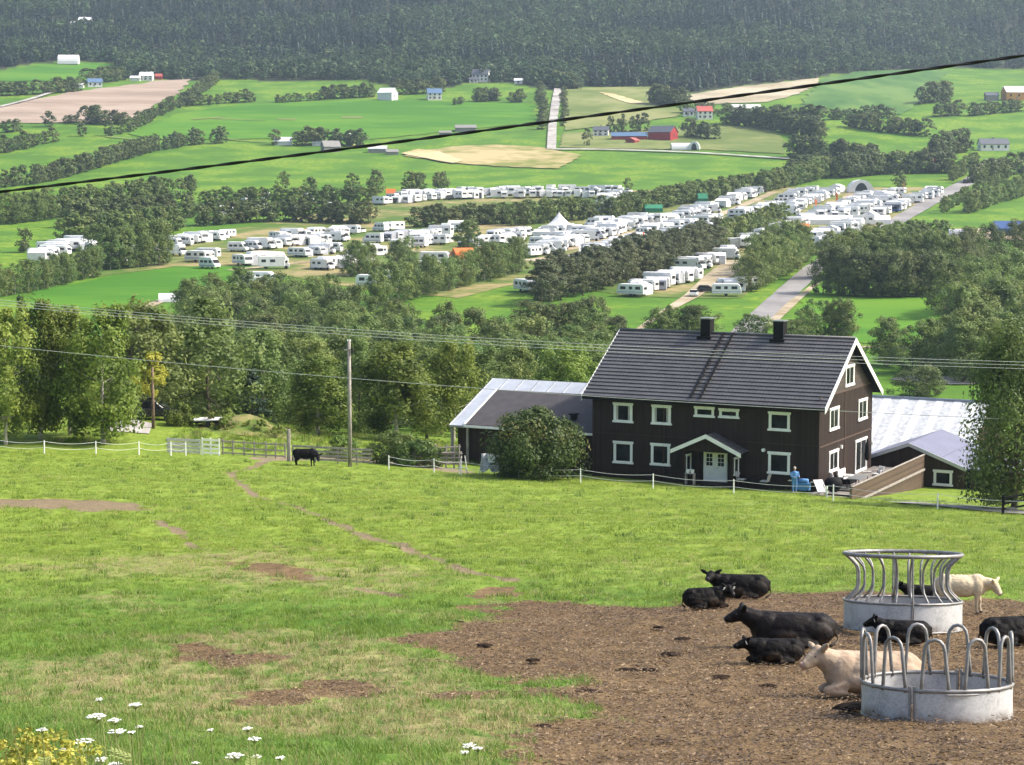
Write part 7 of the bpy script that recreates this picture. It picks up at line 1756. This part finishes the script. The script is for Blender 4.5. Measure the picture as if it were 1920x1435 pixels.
for y0, y1, dn, s in ((9, 24, 55, 0.9), (24, 40, 34, 1.0), (40, 70, 13, 1.35), (70, 110, 5.0, 1.9), (110, 146, 2.6, 2.2)):
    X, Y = strip(rng, y0, y1, dn, 0.32); XS.append(X); YS.append(Y); SS.append(np.full(len(X), s))
X = np.concatenate(XS); Y = np.concatenate(YS); S = np.concatenate(SS)
Z, DM = zvis(X, Y); DRm = dry_mask(X, Y)
tuftn = fbm(X / 1.3, Y / 1.3, 91, 3)
inhouse = np.zeros(len(X), bool)
loc = np.array(HMI)[:3, :3] @ np.stack([X, Y, Z]) + np.array(HMI)[:3, 3:4]
inhouse = (loc[0] > -12) & (loc[0] < 27) & (loc[1] > -0.9)
keep = (DM + 0.5 * (rng.random(len(X)) - 0.5) < 0.45) & ~inhouse & (Y < 143 + X * 0 - 0.25 * np.maximum(X, 0))
X, Y, Z, S, T, DRm = X[keep], Y[keep], Z[keep], S[keep], tuftn[keep], DRm[keep]
n = len(X)
isdry = rng.random(n) < 0.08 + 0.68 * DRm
pick = np.where(isdry, 4 + rng.integers(0, 2, n), rng.integers(0, 4, n))
hs = S * rng.uniform(0.6, 1.15, n) * (0.65 + 1.5 * np.clip(T + 0.12, 0, 0.5)) * np.where(Y > 40, 0.72, 1)
shade_tufts = rng.random(n) < 0.035 * (Y > 22) * (T > -0.05)  # scattered darker tufts stand in for shadows between tussocks
pick = np.where(shade_tufts, 6, pick); hs = np.where(shade_tufts, S * rng.uniform(0.35, 0.95, n), hs)
grassmat('rough_shade_grass', [(0.25, (0.05, 0.11, 0.014)), (0.6, (0.10, 0.18, 0.025)), (0.95, (0.18, 0.24, 0.045))], 0.4)  # rough blades, with tussock shadow put into the darker green
protos = [blades(500 + i, 20, 0.13, 0.13, 0.011, 0.8) for i in range(4)] + [blades(520 + i, 14, 0.11, 0.13, 0.009, 1.1, 'dry_grass') for i in range(2)] + [blades(530, 34, 0.17, 0.14, 0.013, 0.7, 'rough_shade_grass')]
instancer('grass', np.stack([X, Y, Z], 1), np.stack([rng.normal(size=n) * .08, rng.normal(size=n) * .08, rng.random(n) * 6.28], 1), np.stack([S, S, hs], 1), protos, pick, label='short grazed grass over the sloping pasture')
print('grass', n)
X = rng.uniform(-52, 4, 5200); Y = rng.uniform(148.5, 178, 5200); Z = ground(X, Y); n = len(X)
nn_ = fbm(X / 4, Y / 4, 55, 2); k = (nn_ > -0.03) & ~((X > -32) & (X < -26) & (Y < 162) & (Y > 153)); X, Y, Z = X[k], Y[k], Z[k]; n = len(X); s = rng.uniform(1.2, 2.4, n)
instancer('yard_grass', np.stack([X, Y, Z], 1), np.stack([np.zeros(n), np.zeros(n), rng.random(n) * 6.28], 1), np.stack([s, s, s * rng.uniform(.7, 1.5, n)], 1), [blades(540, 22, 0.2, 0.14, 0.014, 0.7), blades(541, 20, 0.2, 0.13, 0.012, 0.9, 'dry_grass'), blades(542, 24, 0.2, 0.13, 0.014, 0.7, 'rough_shade_grass')], rng.choice([0, 0, 0, 1, 2], n), label='rough uncut grass round the yard behind the fence')
# straw and crumbs on the trampled earth
X, Y = strip(rng, 15, 44, 42, 0.32); Z, DM = zvis(X, Y); k = DM + 0.4 * (rng.random(len(X)) - .5) > 0.55; X, Y, Z = X[k], Y[k], Z[k]; n = len(X)
s = rng.uniform(0.6, 1.5, n)
instancer('straw_litter', np.stack([X, Y, Z + 0.004], 1), np.stack([np.full(n, -0.11), np.zeros(n), rng.random(n) * 6.28], 1), np.stack([s, s, s], 1), [bits(600 + i, 26, 0.10, 0.028, 'straw_bits') for i in range(4)], rng.integers(0, 4, n), label='trampled straw and earth crumbs round the feeders')
# tall stalks and yellow weeds along the near bank
simple('petal_white', (0.80, 0.80, 0.76), 0.7, 0.05)
simple('stalk', (0.20, 0.24, 0.07), 0.7, 0.2)
leafmat('weed_yellow', (0.20, 0.22, 0.03), (0.42, 0.40, 0.06), (0.62, 0.55, 0.12), 0.3)
X = rng.uniform(-4.6, -0.2, 900); Y = rng.uniform(10.2, 15.5, 900); kk = (rng.random(900) < np.clip(1.1 - (X + 4.6) / 4.2, 0.12, 1)); X, Y = X[kk], Y[kk]; n = len(X); Z, _ = zvis(X, Y)
s = rng.uniform(0.7, 1.5, n)
instancer('tall_grass', np.stack([X, Y, Z], 1), np.stack([rng.normal(size=n) * .1, rng.normal(size=n) * .1, rng.random(n) * 6.28], 1), np.stack([s, s, s * rng.uniform(.7, 1.2, n)], 1),
          [blades(700, 12, 0.42, 0.10, 0.007, 0.5, 'grass', 3), blades(701, 5, 0.55, 0.08, 0.005, 0.35, 'dry_grass', 3), blades(702, 14, 0.34, 0.12, 0.009, 0.6, 'grass', 3)], rng.integers(0, 3, n), label='tall uncut grass on the near bank')
wr = random.Random(9)
for i, (px, Y) in enumerate(sorted([(8, 12.6), (40, 12.2), (75, 12.8), (110, 12.3), (25, 13.3), (92, 13.4), (135, 12.0), (60, 13.9), (-20, 12.9)])):
    c, (v, f, ti) = crown(800 + i, 0.62, 0.36, 0.25, 34, 16, 0.032, 0, 'oval', 0.5)
    me = mesh_np('foliage', v, f, ti); me.materials.append(M['weed_yellow'])
    X = X_at(px, Y); t = thing('yellow_weed', f'{ordinal(i + 1)} yellow-flowered weed from the left at the bottom left corner', 'weed', (X, Y, g1(X, Y)), wr.uniform(0, 6), 'yellow-flowered weeds in the bottom left corner', scale=wr.uniform(.85, 1.15))
    obj('foliage', me, t)
    mb = MB()
    for k in range(7): mb.tube([(wr.uniform(-.04, .04), wr.uniform(-.04, .04), -.05), c[k] * 0.6, c[k]], [.005, .004, .002], 4)
    mb.build('stem', 'stalk', t)
UM = [(182, 1340, 38), (215, 1349, 26), (220, 1369, 32), (254, 1320, 24), (79, 1367, 20), (159, 1387, 34), (190, 1422, 24), (217, 1431, 26), (465, 1365, 18), (478, 1384, 24), (441, 1414, 36), (482, 1417, 20), (526, 1420, 18), (367, 1430, 16),
      (880, 1396, 26), (896, 1402, 20), (872, 1410, 16), (247, 1372, 16), (262, 1362, 14), (186, 1311, 14), (395, 1368, 12), (120, 1405, 16)]
UM.sort()
for i, (px, py, w) in enumerate(UM):
    Y = 12.5 + (i * 37 % 10) * 0.12; p = P3(px, py, Y); X = p.x; gz_ = g1(X, Y); H = p.z - gz_; r = w / 2 * Y / FPX
    t = thing('umbel_flower', f'{ordinal(i + 1)} white umbel flower from the left on the near bank', 'flower', (X, Y, gz_), 0, 'white umbel flowers on the near bank')
    mb = MB(); mb.tube([(0, 0, -.05), (0.02, 0, H * .5), (0, 0, H - r * .9)], [.006, .005, .004], 5)
    rr = random.Random(i)
    fl = MB()
    for k in range(13):
        a = k * 2.4; q = r * math.sqrt((k + .3) / 13); e = Vector((q * math.cos(a), q * math.sin(a) * .9, H - 0.25 * q + rr.uniform(-.004, .004)))
        mb.tube([(0, 0, H - r * .9), e], [.0025, .0015], 3, caps=False)
        for m in range(9):
            b = rr.uniform(0, 6.28); u = rr.uniform(0, r * .24); c = e + Vector((u * math.cos(b), u * math.sin(b), rr.uniform(.0, .006))); z = r * .10
            fl.add([c + Vector((-z, -z, 0)), c + Vector((z, -z, rr.uniform(-.003, .003))), c + Vector((z, z, 0)), c + Vector((-z, z, rr.uniform(-.003, .003)))], [(0, 1, 2, 3)])
    mb.build('stem', 'stalk', t); fl.build('flower_head', 'petal_white', t)
    if H > .4:
        lf = MB()
        for k in range(3):
            a = rr.uniform(0, 6.28); z = H * rr.uniform(.25, .6); d = Vector((math.cos(a), math.sin(a), .35)); s_ = Vector((-math.sin(a), math.cos(a), 0))
            for m in range(5):
                b = Vector((0, 0, z)) + d * (.03 + .028 * m)
                for sg in (-1, 1): lf.add([b, b + s_ * sg * .035 + d * .02, b + s_ * sg * .05 + d * .045, b + d * .02], [(0, 1, 2, 3)])
        lf.build('leaf', 'stalk', t)

# ------------------------------------------------------------------ overhead lines
simple('cable_black', (0.012, 0.012, 0.012), 0.5, 0.1)
simple('wire_grey', (0.50, 0.51, 0.50), 0.5, 0.1, metal=0.2)
def smooth_pts(pts, n):
    xs = [p[0] for p in pts]; out = []
    xx = np.linspace(xs[0], xs[-1], n); co = np.polyfit(xs, [p[1] for p in pts], 3); return [(x, float(np.polyval(co, x))) for x in xx]
CB = [(-300, 395), (0, 360), (240, 330), (480, 297), (760, 266), (1000, 237), (1280, 197), (1500, 160), (1700, 133), (1920, 104), (2200, 66)]
q = [P3(x, y, 16.4 - 0.0003 * x) for x, y in smooth_pts(CB, 70)]
def extend(p, n, L):
    a = (p[0] - p[1]).normalized(); b = (p[-1] - p[-2]).normalized()
    return [p[0] + a * L * (n - k) / n + Vector((0, 0, 0.004 * (L * (n - k) / n) ** 1.6)) for k in range(n)] + p + [p[-1] + b * L * (k + 1) / n + Vector((0, 0, 0.001 * (L * (k + 1) / n) ** 1.6)) for k in range(n)]
q = extend(q, 12, 14.0)
cb = thing('overhead_cable', 'thick black twisted overhead cable crossing the whole upper view', 'cable', q[0])
for ph in (0, PI):
    pts = []
    for i in range(len(q) * 6 - 6):
        k = i // 6; p = q[k].lerp(q[k + 1], (i % 6) / 6); a = ph + i * 0.3
        pts.append(p + Vector((0, math.cos(a) * 0.0055, math.sin(a) * 0.0055)) - q[0])
    mb = MB(); mb.tube(pts, 0.009, 6); mb.build('conductor', 'cable_black', cb, smooth=True)
def wire(label, px, Y0, Y1, r=0.014):
    L = smooth_pts(px, 50); p = [P3(x, y, Y0 + (Y1 - Y0) * (x + 300) / 2500) for x, y in L]
    p = extend(p, 6, 40.0)
    o = MB(); o.tube([a - p[0] for a in p], r, 5); ob = o.build('power_wire', 'wire_grey', None, smooth=True, loc=p[0]); tag(ob, label, 'wire')
wire('uppermost of the three thin grey wires above the farmhouse roof', [(-300, 532), (0, 562), (320, 592), (640, 617), (960, 637), (1300, 655), (1650, 671), (1920, 679), (2200, 686)], 125, 118)
wire('middle of the three thin grey wires above the farmhouse roof', [(-300, 537), (0, 567), (320, 597), (640, 622), (960, 643), (1300, 661), (1650, 677), (1920, 685), (2200, 691)], 125.3, 118.3)
wire('lowest of the three thin grey wires above the farmhouse roof', [(-300, 541), (0, 572), (320, 602), (640, 628), (960, 649), (1300, 667), (1650, 683), (1920, 692), (2200, 698)], 125.6, 118.6)
wire('single lower wire running from the left birches past the pole to the right tree', [(-300, 615), (0, 648), (320, 683), (650, 708), (890, 726), (1250, 752), (1560, 771), (1815, 783), (1920, 788), (2200, 798)], 143, 117, 0.018)

# ------------------------------------------------------------------ the air
hz = NT('haze'); pv = hz.n('VolumePrincipled'); pv.inputs['Color'].default_value = (0.62, 0.80, 1.0, 1); pv.inputs['Density'].default_value = 0.0001; pv.inputs['Anisotropy'].default_value = 0.3
hz.t.links.new(pv.outputs[0], hz.out.inputs['Volume'])
mb = MB(); mb.box(-4400, 4400, -200, 4800, -48, 1000); hb = mb.build('haze', 'haze', None); tag(hb, 'thin bluish summer haze filling the valley air', kind='stuff')
